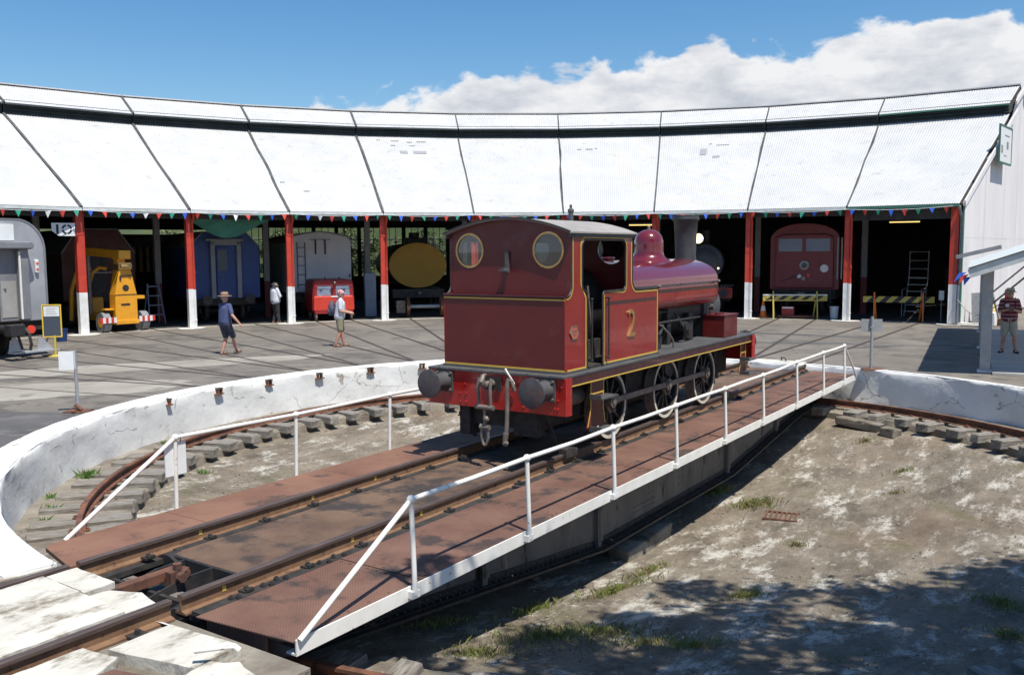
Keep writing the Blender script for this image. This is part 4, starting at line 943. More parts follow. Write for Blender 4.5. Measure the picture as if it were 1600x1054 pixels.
# footplate and valance
m = MB(); m.box((-1.15, 1.15), (-3.30, 4.20), (1.165, 1.195)); m.build('footplate', K['smoke_grey'], lo, bevel=.004)
for s_ in (-1, 1):
    m = MB(); m.box((1.12*s_, 1.14*s_), (-3.10, 4.0), (1.035, 1.165)); v_ = m.build('valance', K['dark_maroon'], lo)
    m = MB(); m.box((1.1402*s_, 1.1445*s_), (-3.10, 4.0), (1.035, 1.052)); m.build('valance_line', K['yellow_line'], v_)
# cab and bunker sides: one sheet with the doorway cut in
def fil(cx, cz, r, a0, a1, n=7): return arc(cx, cz, r, a0, a1, n)
side = [(-3.06, 1.197), (-3.06, 2.235)]+fil(-3.02, 2.375, .14, -90, 0)+[(-2.88, 2.6), (-2.88, 3.10), (-1.06, 3.10), (-1.06, 2.42)]+fil(-.90, 2.42, .16, 180, 270)+[(-.12, 2.26), (-.12, 1.197),
        (-1.99, 1.197)]+fil(-1.93, 2.21, .06, 180, 90, 4)+fil(-1.36, 2.35, .08, -90, 0, 4)+fil(-1.38, 2.91, .10, 0, 90, 4)+fil(-2.50, 2.91, .10, 90, 180, 4)+[(-2.60, 2.45)]+fil(-2.50, 2.40, .10, 180, 235, 3)+[(-2.455, 2.27), (-2.455, 1.197)]
for s_ in (-1, 1):
    m = MB(); m.prism(side, (X-.012)*s_, X*s_, 'yz'); c = m.build('cab_side', K['crimson'], lo)
    a, b = sorted((X*s_+.0005*s_, X*s_+.005*s_))
    ln = [[(-3.0, 1.235), (-2.49, 1.235)], [(-2.49, 1.235), (-2.49, 2.20)], 
          [(-2.49, 2.20)]+fil(-2.53, 2.42, .10, 235, 180, 3)+[(-2.63, 2.5), (-2.63, 2.9)]+fil(-2.50, 2.91, .13, 180, 90, 5)+fil(-1.38, 2.91, .13, 90, 0, 5)+fil(-1.36, 2.35, .11, 0, -90, 5)+fil(-1.93, 2.24, .03, 90, 180, 3)+[(-1.96, 1.235)],
          [(-1.96, 1.235), (-.16, 1.235), (-.16, 2.225)],
          [(-1.09, 3.06), (-1.09, 2.42)]+fil(-.90, 2.42, .19, 180, 270, 6)+[(-.16, 2.225)],
          [(-2.85, 3.06), (-2.85, 2.45)]+fil(-3.02, 2.375, .17, 0, -90, 6)]
    m = MB()
    for q in ln: m.ribbon(q, .022, a, b, 'yz')
    m.build('lining', K['yellow_line'], c)
    bd = [[(-2.455, 1.2), (-2.455, 2.27)]+fil(-2.50, 2.40, .10, 235, 180, 3)+[(-2.60, 2.91)]+fil(-2.50, 2.91, .10, 180, 90, 4)+fil(-1.38, 2.91, .10, 90, 0, 4)+fil(-1.36, 2.35, .08, 0, -90, 4)+fil(-1.93, 2.21, .06, 90, 180, 4)+[(-1.99, 1.2)],
          [(-1.06, 3.10), (-1.06, 2.42)]+fil(-.90, 2.42, .16, 180, 270)+[(-.12, 2.26)], [(-2.88, 3.10), (-2.88, 2.4)]+fil(-3.02, 2.375, .14, 0, -90)]
    m = MB()
    for q in bd: m.tube([(X*s_, y, z) for y, z in q], .016, 6)
    m.build('beading', K['black_steel'], c, smooth=True)
    # handrails by the doorway
    for y in (-2.40, -1.90):
        m = MB(); m.cyl(((X+.05)*s_, y, 1.30), ((X+.05)*s_, y, 2.20), .014, n=8)
        for z in (1.32, 2.18): m.cyl((X*s_, y, z), ((X+.05)*s_, y, z), .012, n=6); m.ball(((X+.05)*s_, y, z), .024, 8)
        m.build('door_handrail', K['black_steel'], c, smooth=True)
    m = MB(); m.cyl((X*s_, -.14, 2.28), ((X+.03)*s_, -.14, 2.28), .02, n=8); m.ball(((X+.03)*s_, -.14, 2.28), .028, 8); m.build('knob', K['steel_dull'], c, smooth=True)
    m = MB(); m.box(tuple(sorted((X*s_, (X+.02)*s_))), (-1.98, -.10), (1.197, 1.222)); m.box(tuple(sorted((X*s_, (X+.02)*s_))), (-3.07, -2.46), (1.197, 1.222)); m.build('base_angle', K['smoke_grey'], c)
    m = MB()
    for i in range(12): m.ball(((X+.003)*s_, -1.9+i*.155, 1.21), .011, 6)
    tag(m.build('rivet', K['black_steel'], c), kind='stuff')
    # dark band across the panel and works plate
    a2 = tuple(sorted((X*s_+.0005*s_, X*s_+.003*s_)))
    m = MB(); m.box(a2, (-1.86, -.19), (2.07, 2.12)); m.build('dark_band', K['dark_maroon'], c)
    pz = [(-2.82+.115*cos(rad(60*i)), 1.745+.10*sin(rad(60*i))) for i in range(6)]
    m = MB(); m.prism(pz, *sorted((X*s_+.001*s_, X*s_+.012*s_)), 'yz'); m.build('works_plate', K['brass'] if False else K['red_lead'], c)
    m = MB(); m.ribbon(pz, .012, *sorted((X*s_+.001*s_, X*s_+.016*s_)), 'yz', closed=True); m.build('plate_rim', K['steel_dull'], c)
    m = MB(); m.box(tuple(sorted((X*s_+.012*s_, X*s_+.015*s_))), (-2.88, -2.76), (1.76, 1.775)); m.box(tuple(sorted((X*s_+.012*s_, X*s_+.015*s_))), (-2.86, -2.78), (1.715, 1.73)); m.build('plate_text', K['steel_dull'], c)
# brass figure 2
me2 = text_mesh('2', .60, .010, 'number_two'); me2.materials.clear(); me2.materials.append(K['brass'])
for s_ in (1, -1):
    o = inst(me2, 'number_two', lo); o.matrix_local = Matrix(((0, 0, s_, (X+.011)*s_), (s_*.86, 0, 0, -1.09), (0, 1, 0, 1.735), (0, 0, 0, 1)))
# bunker back, cab back sheet with spectacle windows, cab front
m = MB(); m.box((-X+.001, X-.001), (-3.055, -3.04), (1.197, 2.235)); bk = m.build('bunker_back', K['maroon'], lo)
m = MB(); m.box((-X, X), (-3.061, -3.055), (1.222, 1.246)); m.box((-X, X), (-3.061, -3.055), (2.185, 2.205)); m.build('lining', K['yellow_line'], bk)
m = MB(); m.box((-X-.012, X+.012), (-3.085, -3.055), (1.197, 1.218)); m.build('base_angle', K['smoke_grey'], bk)
m = MB(); m.tube([(-X, -3.06, 2.237), (X, -3.06, 2.237)], .018, 8); m.build('beading', K['dark_maroon'], bk, smooth=True)
m = MB(); m.box((-X+.01, X-.01), (-3.05, -2.46), (2.215, 2.23)); m.box((-X+.02, X-.02), (-2.475, -2.46), (1.2, 2.22)); m.build('bunker_top', K['maroon'], lo)
def archz(x): return 3.10+.20*(1-(x/X)**2)
for y0, y1, nm, zl in ((-2.895, -2.88, 'cab_back', 2.23), (-1.075, -1.06, 'cab_front', 2.0)):
    top = [(X*.999-2*X*.999*i/24, archz(X-2*X*i/24)) for i in range(25)]
    holes = [circ(.67, 2.87, .23, 28), circ(-.67, 2.87, .23, 28)]
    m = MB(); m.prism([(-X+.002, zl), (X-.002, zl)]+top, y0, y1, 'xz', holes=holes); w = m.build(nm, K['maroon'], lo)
    for s_ in (-1, 1):
        m = MB(); yo = y0-.008 if nm == 'cab_back' else y1
        m.prism(circ(.67*s_, 2.87, .252, 32), yo, yo+.008, 'xz', holes=[circ(.67*s_, 2.87, .222, 32)]); wd_ = m.build('porthole', K['brass'], w)
        m = MB(); m.prism(circ(.67*s_, 2.87, .225, 28), (y0+y1)/2-.002, (y0+y1)/2+.002, 'xz'); m.build('pane', K['glass'], wd_)
m = MB()
for i in range(26): m.ball((-.95+i*.076, -2.90, 2.262), .010, 6)
for i in range(14): m.ball((-.985, -2.90, 2.3+i*.06), .009, 6)
tag(m.build('rivet', K['maroon'], lo, smooth=True), kind='stuff')
m = MB(); m.box((-.03, .03), (-2.93, -2.895), (2.60, 2.86)); m.box((-.03, .03), (-3.03, -2.93), (2.60, 2.63)); m.box((-.06, .06), (-3.05, -2.93), (2.575, 2.60)); m.cyl((.02, -3.02, 2.59), (.11, -3.04, 2.58), .022, n=8); m.build('lamp_bracket', K['smoke_grey'], lo)
# roof
m = MB(); RX = X+.05; top = [(RX-2*RX*i/28, 3.115+.205*(1-((RX-2*RX*i/28)/RX)**2)) for i in range(29)]
m.prism(top+[(x, z-.022) for x, z in top[::-1]], -3.0, -.98, 'xz'); rf = m.build('cab_roof', K['cab_roof'], lo)
for s_ in (-1, 1):
    m = MB(); m.box(tuple(sorted((X*s_+.002*s_, (X+.022)*s_))), (-2.97, -1.0), (3.045, 3.10)); m.build('roof_angle', K['smoke_grey'], rf)
m = MB(); m.tube([(x, -3.0, z) for x, z in top], .013, 6); m.build('roof_beading', K['black_steel'], rf, smooth=True)
m = MB(); m.lathe([(.04, 3.25), (.04, 3.46), (.05, 3.47), (.05, 3.5), (.02, 3.53), (.02, 3.58)], 12, Matrix.Translation((-.05, -1.05, 0))); m.build('whistle', K['smoke_grey'], lo, smooth=True)
# cab interior: floor, backhead, reverser, brake stand
m = MB(); m.box((-X+.02, X-.02), (-2.46, -1.06), (1.2, 1.23)); m.build('cab_floor', K['grime'], lo)
m = MB(); m.cyl((0, -1.5, 2.0), (0, -1.06, 2.0), .60, n=28); m.build('backhead', K['black_steel'], lo, smooth=True)
m = MB(); m.cyl((.25, -1.52, 2.2), (.25, -1.60, 2.2), .05, n=12); m.cyl((-.1, -1.52, 2.45), (-.1, -1.60, 2.45), .07, n=14); m.cyl((0, -1.52, 1.75), (0, -1.57, 1.75), .17, n=18); m.tube([(.1, -1.55, 2.5), (.3, -1.6, 2.45), (.42, -1.62, 2.2)], .015, 6); m.build('fitting', K['brass'], lo)
m = MB(); m.cyl((.72, -2.30, 1.23), (.72, -2.30, 1.75), .035, n=10); m.prism([(.66, 1.95), (.92, 1.97), (.86, 1.78), (.8, 1.74), (.78, 1.6), (.74, 1.6), (.74, 1.76), (.66, 1.8)], -2.31, -2.29, 'xz'); m.build('brake_stand', K['red_lead'], lo)
m = MB(); m.bar((.78, -1.8, 1.25), (.74, -1.95, 2.35), .04, .04); m.build('reversing_lever', K['steel_dull'], lo)
# saddle tank
def tank_prof():
    p = [(-.56, 1.83), (.56, 1.83)]; p += [(.70, 1.865), (.765, 1.93), (.78, 2.0), (.78, 2.27)]
    q = []
    for i in range(0, 33):
        a = pi*i/32; q.append((.775*cos(a)*(1 if abs(cos(a)) < 1 else 1), 2.28+.41*(sin(a)**.86)))
    return p+q+[(-.78, 2.27), (-.78, 2.0), (-.765, 1.93), (-.70, 1.865)]
tp = tank_prof()
m = MB(); m.prism(tp, -1.05, 3.10, 'xz'); ta = m.build('saddle_tank', K['crimson'], lo, smooth=True, ang=35)
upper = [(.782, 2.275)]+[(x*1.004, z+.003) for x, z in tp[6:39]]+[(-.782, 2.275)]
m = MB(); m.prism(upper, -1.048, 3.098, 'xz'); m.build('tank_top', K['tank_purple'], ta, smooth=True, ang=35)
for s_ in (-1, 1):
    m = MB(); m.box(tuple(sorted((.776*s_, .80*s_))), (-1.06, 3.11), (2.262, 2.276)); m.build('tank_ledge', K['smoke_grey'], ta)
    m = MB(); m.box(tuple(sorted((.781*s_, .784*s_))), (-1.04, 3.09), (2.14, 2.20)); m.build('dark_band', K['dark_maroon'], ta)
    m = MB(); m.cyl((.80*s_, 3.0, 2.27), (.84*s_, 3.0, 2.27), .02, n=8); m.ball((.84*s_, 3.0, 2.27), .03, 8); m.ball((.82*s_, 1.3, 2.28), .022, 8); m.build('handrail_knob', K['steel_dull'], ta, smooth=True)
m = MB(); m.prism([(x*1.004, z+.001) for x, z in tp], 3.095, 3.115, 'xz', holes=[[(x*.96, 2.2+(z-2.2)*.95) for x, z in tp]]); m.build('tank_rim', K['dark_maroon'], ta)
m = MB(); m.prism([(x*.985, z) for x, z in tp], -1.056, -1.05, 'xz'); m.build('tank_back', K['dark_maroon'], ta)
m = MB(); m.box((.30, .335), (-1.0, 3.0), (1.835, 1.85)); m.box((-.7, .7), (1.0, 1.03), (1.80, 1.832)); m.build('tank_strap', K['black_steel'], ta)
# boiler, smokebox, firebox below the tank
m = MB(); m.cyl((0, -1.05, 1.72), (0, 3.0, 1.72), .50, n=32); m.build('boiler', K['black_steel'], lo, smooth=True)
m = MB(); m.cyl((0, 3.02, 1.76), (0, 3.86, 1.76), .545, n=32); m.prism([(-.55, 1.2), (.55, 1.2), (.52, 1.75), (-.52, 1.75)], 3.02, 3.86, 'xz'); sb = m.build('smokebox', K['smoke_grey'], lo, smooth=True, ang=35)
m = MB(); m.lathe([(.5, 0), (.49, .03), (.3, .08), (.001, .11)], 28, Matrix.Translation((0, 3.86, 1.76)) @ Matrix.Rotation(-pi/2, 4, 'X')); m.build('smokebox_door', K['smoke_grey'], sb, smooth=True)
m = MB(); m.box((.45, .62), (3.05, 3.5), (1.95, 2.05)); m.cyl((.56, 3.3, 1.75), (.64, 3.3, 1.75), .06, n=10); m.build('smokebox_clip', K['smoke_grey'], sb)
# chimney, dome
m = MB(); m.lathe([(.32, 2.22), (.27, 2.42), (.215, 2.62), (.20, 2.75), (.215, 3.1), (.235, 3.42), (.262, 3.44), (.265, 3.475), (.25, 3.50), (.255, 3.53), (.215, 3.535), (.205, 3.3), (.001, 3.25)], 30, Matrix.Translation((0, 3.36, 0))); m.build('chimney', K['chimney_black'], lo, smooth=True, ang=50)
m = MB(); m.lathe([(.44, 2.60), (.40, 2.665), (.33, 2.71), (.285, 2.76), (.27, 2.82), (.27, 2.95), (.262, 3.03), (.235, 3.11), (.18, 3.18), (.10, 3.22), (.04, 3.232), (.001, 3.235)], 32, Matrix.Translation((0, 1.68, 0))); do = m.build('dome', K['tank_purple'], lo, smooth=True, ang=60)
m = MB(); m.lathe([(.035, 3.22), (.035, 3.25), (.02, 3.26), (.03, 3.28), (.012, 3.31)], 10, Matrix.Translation((0, 1.68, 0))); m.build('finial', K['steel_dull'], do, smooth=True)
m = MB(); m.lathe([(.10, 2.66), (.10, 2.72), (.12, 2.73), (.10, 2.75)], 14, Matrix.Translation((0, .1, 0))); m.build('tank_filler', K['tank_purple'], lo, smooth=True)
# sandboxes and gear on the footplate
for s_ in (-1, 1):
    m = MB(); m.box(tuple(sorted((.56*s_, 1.0*s_))), (2.90, 3.60), (1.197, 1.60)); q = m.build('sandbox', K['maroon'], lo, bevel=.012)
    m = MB(); m.box(tuple(sorted((.54*s_, 1.015*s_))), (2.885, 3.615), (1.60, 1.625)); m.cyl((.78*s_, 3.2, 1.625), (.78*s_, 3.2, 1.65), .09, n=14); m.build('sandbox_lid', K['maroon'], q)
    m = MB(); m.tube([(.86*s_, .30, 1.62), (.88*s_, .36, 1.60), (.90*s_, .60, 1.45), (.91*s_, .74, 1.34), (.91*s_, .77, 1.2)], .016, 8); m.build('drain_lever', K['steel'], lo, smooth=True)
    m = MB(); m.box(tuple(sorted((.60*s_, .80*s_))), (.0, .5), (1.197, 1.30)); m.box(tuple(sorted((.50*s_, .60*s_))), (1.2, 1.35), (1.2, 1.75)); m.box(tuple(sorted((.50*s_, .62*s_))), (2.1, 2.3), (1.2, 1.7))
    m.tube([(.62*s_, .1, 1.7), (.7*s_, .3, 1.5), (.68*s_, .7, 1.42), (.6*s_, 1.0, 1.55)], .03, 8); m.tube([(.6*s_, 1.5, 1.75), (.72*s_, 1.6, 1.5), (.65*s_, 1.9, 1.3), (.6*s_, 2.2, 1.22)], .025, 8); m.cyl((.6*s_, 1.75, 1.5), (.74*s_, 1.75, 1.5), .08, n=12); m.cyl((.58*s_, .75, 1.3), (.66*s_, .75, 1.3), .11, n=12)
    m.build('injector', K['black_steel'], lo)
    m = MB(); m.tube([(.50*s_, -.1, 1.75), (.66*s_, .2, 1.6), (.68*s_, .9, 1.62), (.62*s_, 2.6, 1.6)], .022, 8); m.build('feed_pipe', K['black_steel'], lo, smooth=True)
    m = MB()
    for y in (-1.35, .66, 2.36):
        for j in range(7): m.box(tuple(sorted((.64*s_, .72*s_))), (y-.38+.05*j, y+.38-.05*j), (1.05-.022*j, 1.068-.022*j))
    m.build('leaf_spring', K['grime'], lo)
    m = MB(); m.tube([(.95*s_, 3.95, 1.2), (.95*s_, 3.95, 1.26), (1.0*s_, 4.12, 1.26), (1.0*s_, 4.12, 1.2)], .012, 6); m.build('lamp_iron', K['steel_dull'], lo)
m = MB(); m.cyl((.78, -3.15, .80), (.78, -2.30, .80), .13, n=20); m.build('air_reservoir', K['steel_dull'], lo, smooth=True)
m = MB()
for i in range(11): m.ball((-.95+.19*i, -3.29, 1.197), .013, 6)
tag(m.build('footplate_rivet', K['smoke_grey'], lo), kind='stuff')
# steps
for s_ in (-1, 1):
    for ya, yb, zb, nm in ((-2.42, -2.02, .36, 1), (3.62, 3.92, .46, 0)):
        m = MB(); pr = [(ya, 1.03), (yb, 1.03), (yb, .86), (yb-.01, .62), (yb+.06, zb), (ya-.1, zb), (ya, .62), (ya, .86)]
        m.prism(pr, *sorted((1.05*s_, 1.065*s_)), 'yz'); sp = m.build('step_plate', K['maroon'], lo)
        m = MB(); xx = sorted((1.0655*s_, 1.069*s_)); m.ribbon([(ya+.012, 1.02), (ya+.012, .62), (ya-.075, zb+.02)], .022, *xx, 'yz'); m.ribbon([(yb-.012, 1.02), (yb-.022, .62), (yb+.035, zb+.02)], .022, *xx, 'yz'); m.ribbon([(ya, .84), (yb, .84)], .02, *xx, 'yz'); m.build('lining', K['yellow_line'], sp)
        for z in ((.80, .34) if nm else (.72, .44)):
            m = MB(); m.box(tuple(sorted((1.065*s_, 1.27*s_))), (ya-.03, yb+.07), (z-.02, z)); m.box(tuple(sorted((1.066*s_, 1.25*s_))), (ya-.03, ya-.01), (z, z+.05)); m.build('step', K['smoke_grey'], sp)
# wheels
def wheel(y, s_):
    x = .765*s_; zc = .515; M_ = Matrix.Translation((x, y, zc)) @ Matrix.Rotation(pi/2, 4, 'Y')
    m = MB(); a = y*1.7
    m.lathe([(.10, -.09), (.10, .10), (.085, .12), (.001, .12)] if s_ > 0 else [(.001, -.12), (.085, -.12), (.10, -.10), (.10, .09)], 18, M_)
    for i in range(11):
        t_ = 2*pi*i/11+a; m.bar((x, y+.08*cos(t_), zc+.08*sin(t_)), (x, y+.44*cos(t_), zc+.44*sin(t_)), .045, .05, up=(1, 0, 0))
    m.lathe([(.425, -.05), (.455, -.05), (.455, .05), (.425, .05), (.425, -.05)], 40, M_)
    bw = [(y+.43*cos(a+.5*i/6*2-.5), zc+.43*sin(a+.5*i/6*2-.5)) for i in range(7)]; bw = bw+[(y+.26*cos(a+.42), zc+.26*sin(a+.42)), (y+.26*cos(a-.42), zc+.26*sin(a-.42))]
    m.prism(bw, x-.04, x+.04, 'yz')
    w = m.build('wheel', K['black_steel'], lo, smooth=True)
    m = MB(); m.lathe([(.456, -.06), (.512, -.065*1), (.508, .065), (.456, .065), (.456, -.06)], 48, M_)
    fx = -.065*s_; m.lathe([(.456, fx), (.545, fx), (.545, fx-.03*s_), (.456, fx-.03*s_), (.456, fx)], 48, M_); m.build('tyre', K['steel_dull'], w, smooth=True)
    m = MB(); q = .0655*s_; m.lathe([(.462, q), (.509, q), (.509, q+.004*s_), (.462, q+.004*s_), (.462, q)], 56, M_); m.build('white_rim', K['tyre_white'], w)
    m = MB(); cy, cz = y-.12, zc+.09; m.cyl((x+.05*s_, cy, cz), (x+.20*s_, cy, cz), .055, n=14); m.cyl((x+.11*s_, cy, cz), (x+.185*s_, cy, cz), .10, n=16); m.prism([(y-.2, zc+.22), (y+.08, zc+.1), (y+.1, zc-.1), (y-.1, zc-.1), (y-.24, zc+.05)], *sorted((x+.07*s_, x+.105*s_)), 'yz'); m.build('crank_pin', K['steel_dull'], w, smooth=True, ang=40)
WY = (-1.36, .66, 2.36)
for y in WY:
    for s_ in (-1, 1): wheel(y, s_)
    m = MB(); m.cyl((-.72, y, .515), (.72, y, .515), .075, n=14); m.build('axle', K['grime'], lo)
for s_ in (-1, 1):
    for a, b in ((WY[0], WY[1]), (WY[1], WY[2])):
        m = MB(); m.bar(((.765+.15)*s_, a-.12, .605), ((.765+.15)*s_, b-.12, .605), .035, .085, up=(0, 0, 1)); m.build('coupling_rod', K['steel_dull'], lo)
    m = MB()
    for y in WY: m.box(tuple(sorted((.70*s_, .80*s_))), (y+.56, y+.62), (.3, .95)); 
    m.build('brake_hanger', K['grime'], lo)
    m = MB(); m.bar((.70*s_, -3.05, .62), (.72*s_, -2.75, .12), .06, .03); m.build('guard_iron', K['grime'], lo)
# wheel chock by the right rail
ch = thing('wheel_chock', 'dark scotch block sitting on the right rail behind the locomotive', 'chock', loc(.78, -2.55, 0), -A0)
m = MB(); m.prism([(-.16, -.05), (.16, -.05), (.16, .05), (-.1, .10), (-.16, .08)], -.07, .07, 'yz'); m.build('block', K['grime'], ch, bevel=.01)
ch = thing('wheel_chock', 'dark scotch block on the right rail ahead of the front wheel', 'chock', loc(.78, 3.55, 0), -A0)
m = MB(); m.prism([(-.16, .06), (-.1, .12), (.16, .05), (.16, -.05), (-.16, -.05)], -.07, .07, 'yz'); m.build('block', K['grime'], ch, bevel=.01)
# ================================================================== ROLLING STOCK AND THINGS IN THE SHED
K['silver'] = mat('silver', (.34, .35, .37), (.42, .43, .45), scale=1.2, rough=.5, metal=.25)
K['silver_dark'] = mat('silver_dark', (.17, .175, .19), (.22, .225, .235), scale=2, rough=.6)
K['door_beige'] = mat('door_beige', (.30, .29, .27), (.36, .35, .33), scale=2, rough=.5)
K['coach_red'] = mat('coach_red', (.10, .03, .025), (.08, .024, .02), scale=1.5, rough=.6)
K['coach_blue'] = mat('coach_blue', (.014, .05, .19), (.012, .042, .16), scale=2, rough=.45)
K['coach_grey'] = mat('coach_grey', (.22, .23, .25), (.18, .19, .2), scale=2, rough=.6)
K['van_white'] = mat('van_white', (.70, .72, .76), (.63, .65, .69), scale=1.5, rough=.6)
K['crane_yellow'] = mat('crane_yellow', (.78, .36, .02), (.70, .31, .02), (.4, .2, .05), scale=4, rough=.45, c3mid=.68)
K['trolley_red'] = mat('trolley_red', (.62, .055, .03), (.55, .045, .025), scale=3, rough=.4)
K['trolley_maroon'] = plain('trolley_maroon', (.28, .02, .02), .45)
K['tank_yellow'] = mat('tank_yellow', (.42, .24, .02), (.37, .21, .018), scale=1.5, rough=.55)
K['diesel_red'] = mat('diesel_red', (.21, .035, .04), (.18, .03, .034), scale=2, rough=.45)
K['cream'] = mat('cream', (.66, .52, .22), (.58, .45, .19), scale=2, rough=.6)
K['stripe_red'] = plain('stripe_red', (.55, .04, .03), .5)
K['steel_blue'] = mat('steel_blue', (.24, .28, .36), (.20, .24, .31), scale=3, rough=.5)
K['orange'] = plain('orange', (.85, .20, .02), .5)
K['barrier_yellow'] = plain('barrier_yellow', (.50, .40, .08), .6)
K['red_light'] = mat('red_light', (.75, .06, .03), rough=.3)
def vehicle(name, label, cat, k, r, group=None, off=0): 
    th = TRK[k]; return thing(name, label, cat, pol(th, r), -rad(th), group)
def bogie(p, y, mt=None, x=.75, r=.45):
    m = MB()
    for s_ in (-1, 1):
        for dy in (-.85, .85):
            m.cyl((x*s_-.06, y+dy, r), (x*s_+.06, y+dy, r), r, n=22)
            m.cyl((x*s_-.09*s_, y+dy, r), (x*s_-.06*s_, y+dy, r), r+.03, n=22)
    for dy in (-.85, .85): m.cyl((-.7, y+dy, r), (.7, y+dy, r), .07, n=10)
    for s_ in (-1, 1): m.box(tuple(sorted((.95*s_, 1.03*s_))), (y-1.2, y+1.2), (.40, .62))
    m.box((-1.0, 1.0), (y-.15, y+.15), (.45, .75)); m.build('bogie', K['grime'], p, smooth=True, ang=40)
def coach_prof(w, z0, z1, rise, n=14, corner=.0):
    if corner:
        return [(-w, z0), (w, z0)]+arc(w-corner, z1-corner, corner, 0, 80, 8)+arc(-w+corner, z1-corner, corner, 100, 180, 8)
    return [(-w, z0), (w, z0), (w, z1)]+[(w*cos(pi*i/n), z1+rise*sin(pi*i/n)) for i in range(1, n)]+[(-w, z1)]
# --- silver railcar
v = vehicle('railcar', 'silver railcar end with closed doors at the left edge', 'railcar', -2, 18.15)
pf = coach_prof(1.45, 1.02, 3.86, 0, corner=.85)
m = MB(); m.prism(pf, 0, 13, 'xz'); bd = m.build('body', K['silver'], v, smooth=True, ang=30)
m = MB(); m.prism([(x*1.004, z) for x, z in coach_prof(1.45, 1.02, 3.87, 0, corner=.85)], -.015, .03, 'xz', holes=[[(x*.965, 1.0+(z-1.0)*.982+.03) for x, z in pf]]); m.build('end_rim', K['silver_dark'], bd)
for s_ in (-1, 1):
    m = MB(); m.box(tuple(sorted((.52*s_, .78*s_))), (-.30, 0), (1.08, 3.02)); m.build('gangway_bellows', K['silver_dark'], v, bevel=.02)
    m = MB(); m.box(tuple(sorted((.02*s_, .52*s_))), (-.12, -.05), (1.05, 3.02)); dr = m.build('door', K['silver_dark'], v, bevel=.01)
    m = MB(); m.box(tuple(sorted((.06*s_, .48*s_))), (-.135, -.12), (1.15, 2.15)); m.build('door_panel', K['door_beige'], dr)
    m = MB(); m.ball((.16*s_, -.15, 1.95), .035, 8); m.build('handle', K['steel'], dr)
    m = MB(); m.box(tuple(sorted((.485*s_, .53*s_))), (-.33, -.29), (1.1, 2.95)); m.build('door_edge', K['white_paint'], v)
    m = MB(); m.box(tuple(sorted((1.10*s_, 1.2*s_))), (-.08, 0), (2.35, 2.72)); lt = m.build('marker_light', K['sign_white'], v, bevel=.02)
    m = MB(); m.cyl((1.15*s_, -.09, 2.62), (1.15*s_, -.08, 2.62), .035, n=10); m.cyl((1.15*s_, -.09, 2.45), (1.15*s_, -.08, 2.45), .035, n=10); m.build('lens', K['red_light'], lt)
m = MB(); m.box((-.86, .80), (-.42, -.02), (3.02, 3.22)); m.cyl((.80, -.40, 3.12), (.80, -.03, 3.12), .11, n=14); m.build('gangway_hood', K['coach_grey'], v, bevel=.03)
m = MB(); m.box((-.9, .55), (-.05, 0), (3.25, 3.70)); m.build('end_panel', K['sign_white'], v)
m = MB(); m.box((-1.3, 1.3), (.05, 12.9), (.75, 1.02)); m.build('underframe', K['grime'], v); bogie(v, 2.2); bogie(v, 10.5)
m = MB(); m.cyl((0, -.05, .85), (0, -.75, .85), .12, n=12); m.box((-.2, .2), (-.95, -.6), (.68, 1.0)); m.build('coupler', K['black_steel'], v, bevel=.03)
m = MB()
for x in (.42, .72): m.cyl((x, -.35, .80), (x, -.31, .80), .115, n=16)
m.build('air_hose_cap', K['red_light'], v)
m = MB(); m.tube([(.5, -.25, .95), (.55, -.5, .7), (.6, -.5, .4), (.62, -.4, .25)], .04, 8); m.tube([(.25, -.3, .9), (.2, -.6, .6), (.28, -.6, .3)], .04, 8); m.build('air_hose', K['rubber'], v, smooth=True)
m = MB(); m.tube([(1.28, -.1, 1.02), (1.42, -.15, .82), (1.15, -.2, .22)], .022, 8); m.build('step_iron', K['galv'], v, smooth=True)
m = MB(); m.prism([(-.1, .25), (.35, .25), (.05, .75)], -.6, -.57, 'xz'); m.prism([(.75, .22), (1.25, .22), (.85, .62)], -.5, -.47, 'xz'); m.box((.05, 1.35), (-.62, -.3), (.18, .23)); m.build('pilot_plate', K['silver'], v)
# --- red carriage and yellow crane
v = vehicle('carriage', 'dull red carriage end behind the yellow crane', 'carriage', 0, 28.2)
pr = [(-1.40, 1.0), (1.40, 1.0), (1.40, 2.9), (.75, 3.85), (-.75, 3.85), (-1.40, 2.9)]
m = MB(); m.prism(pr, 0, 11, 'xz'); m.build('body', K['coach_red'], v)
m = MB(); m.box((-.42, .30), (-.02, 0), (1.05, 3.1)); m.build('doorway', K['black_steel'], v)
m = MB(); m.prism([(-1.44, 2.9), (-.77, 3.9), (.77, 3.9), (1.44, 2.9), (1.40, 2.87), (.75, 3.86), (-.75, 3.86), (-1.40, 2.87)], -.05, 11, 'xz'); m.build('roof', K['coach_grey'], v)
m = MB(); m.box((-1.2, 1.2), (.05, 10.9), (.7, 1.0)); m.build('underframe', K['grime'], v); bogie(v, 2.0); bogie(v, 9)
v = thing('yard_crane', 'small yellow mobile crane with red and white striped bumper', 'crane', pol(-41.1, 24.1), -rad(-41.1)+.12)
m = MB(); m.prism([(-.42, .42), (.42, .42), (.42, 1.38), (.22, 2.30), (-.22, 2.30), (-.40, 1.38)], 0, .5, 'xz'); m.build('front_housing', K['crane_yellow'], v, bevel=.03)
m = MB(); m.box((-.42, .42), (-.012, 0), (1.36, 1.385)); m.build('housing_seam', K['grime'], v)
m = MB(); m.cyl((.0, -.01, 1.62), (.0, .02, 1.62), .12, n=18); m.build('round_port', K['black_steel'], v)
m = MB(); m.box((-.2, .14), (-.012, 0), (.98, 1.05)); m.box((-.2, .24), (-.03, 0), (2.05, 2.09)); m.box((-.22, -.16), (-.03, 0), (1.9, 2.05)); m.build('plate_lettering', K['grime'], v)
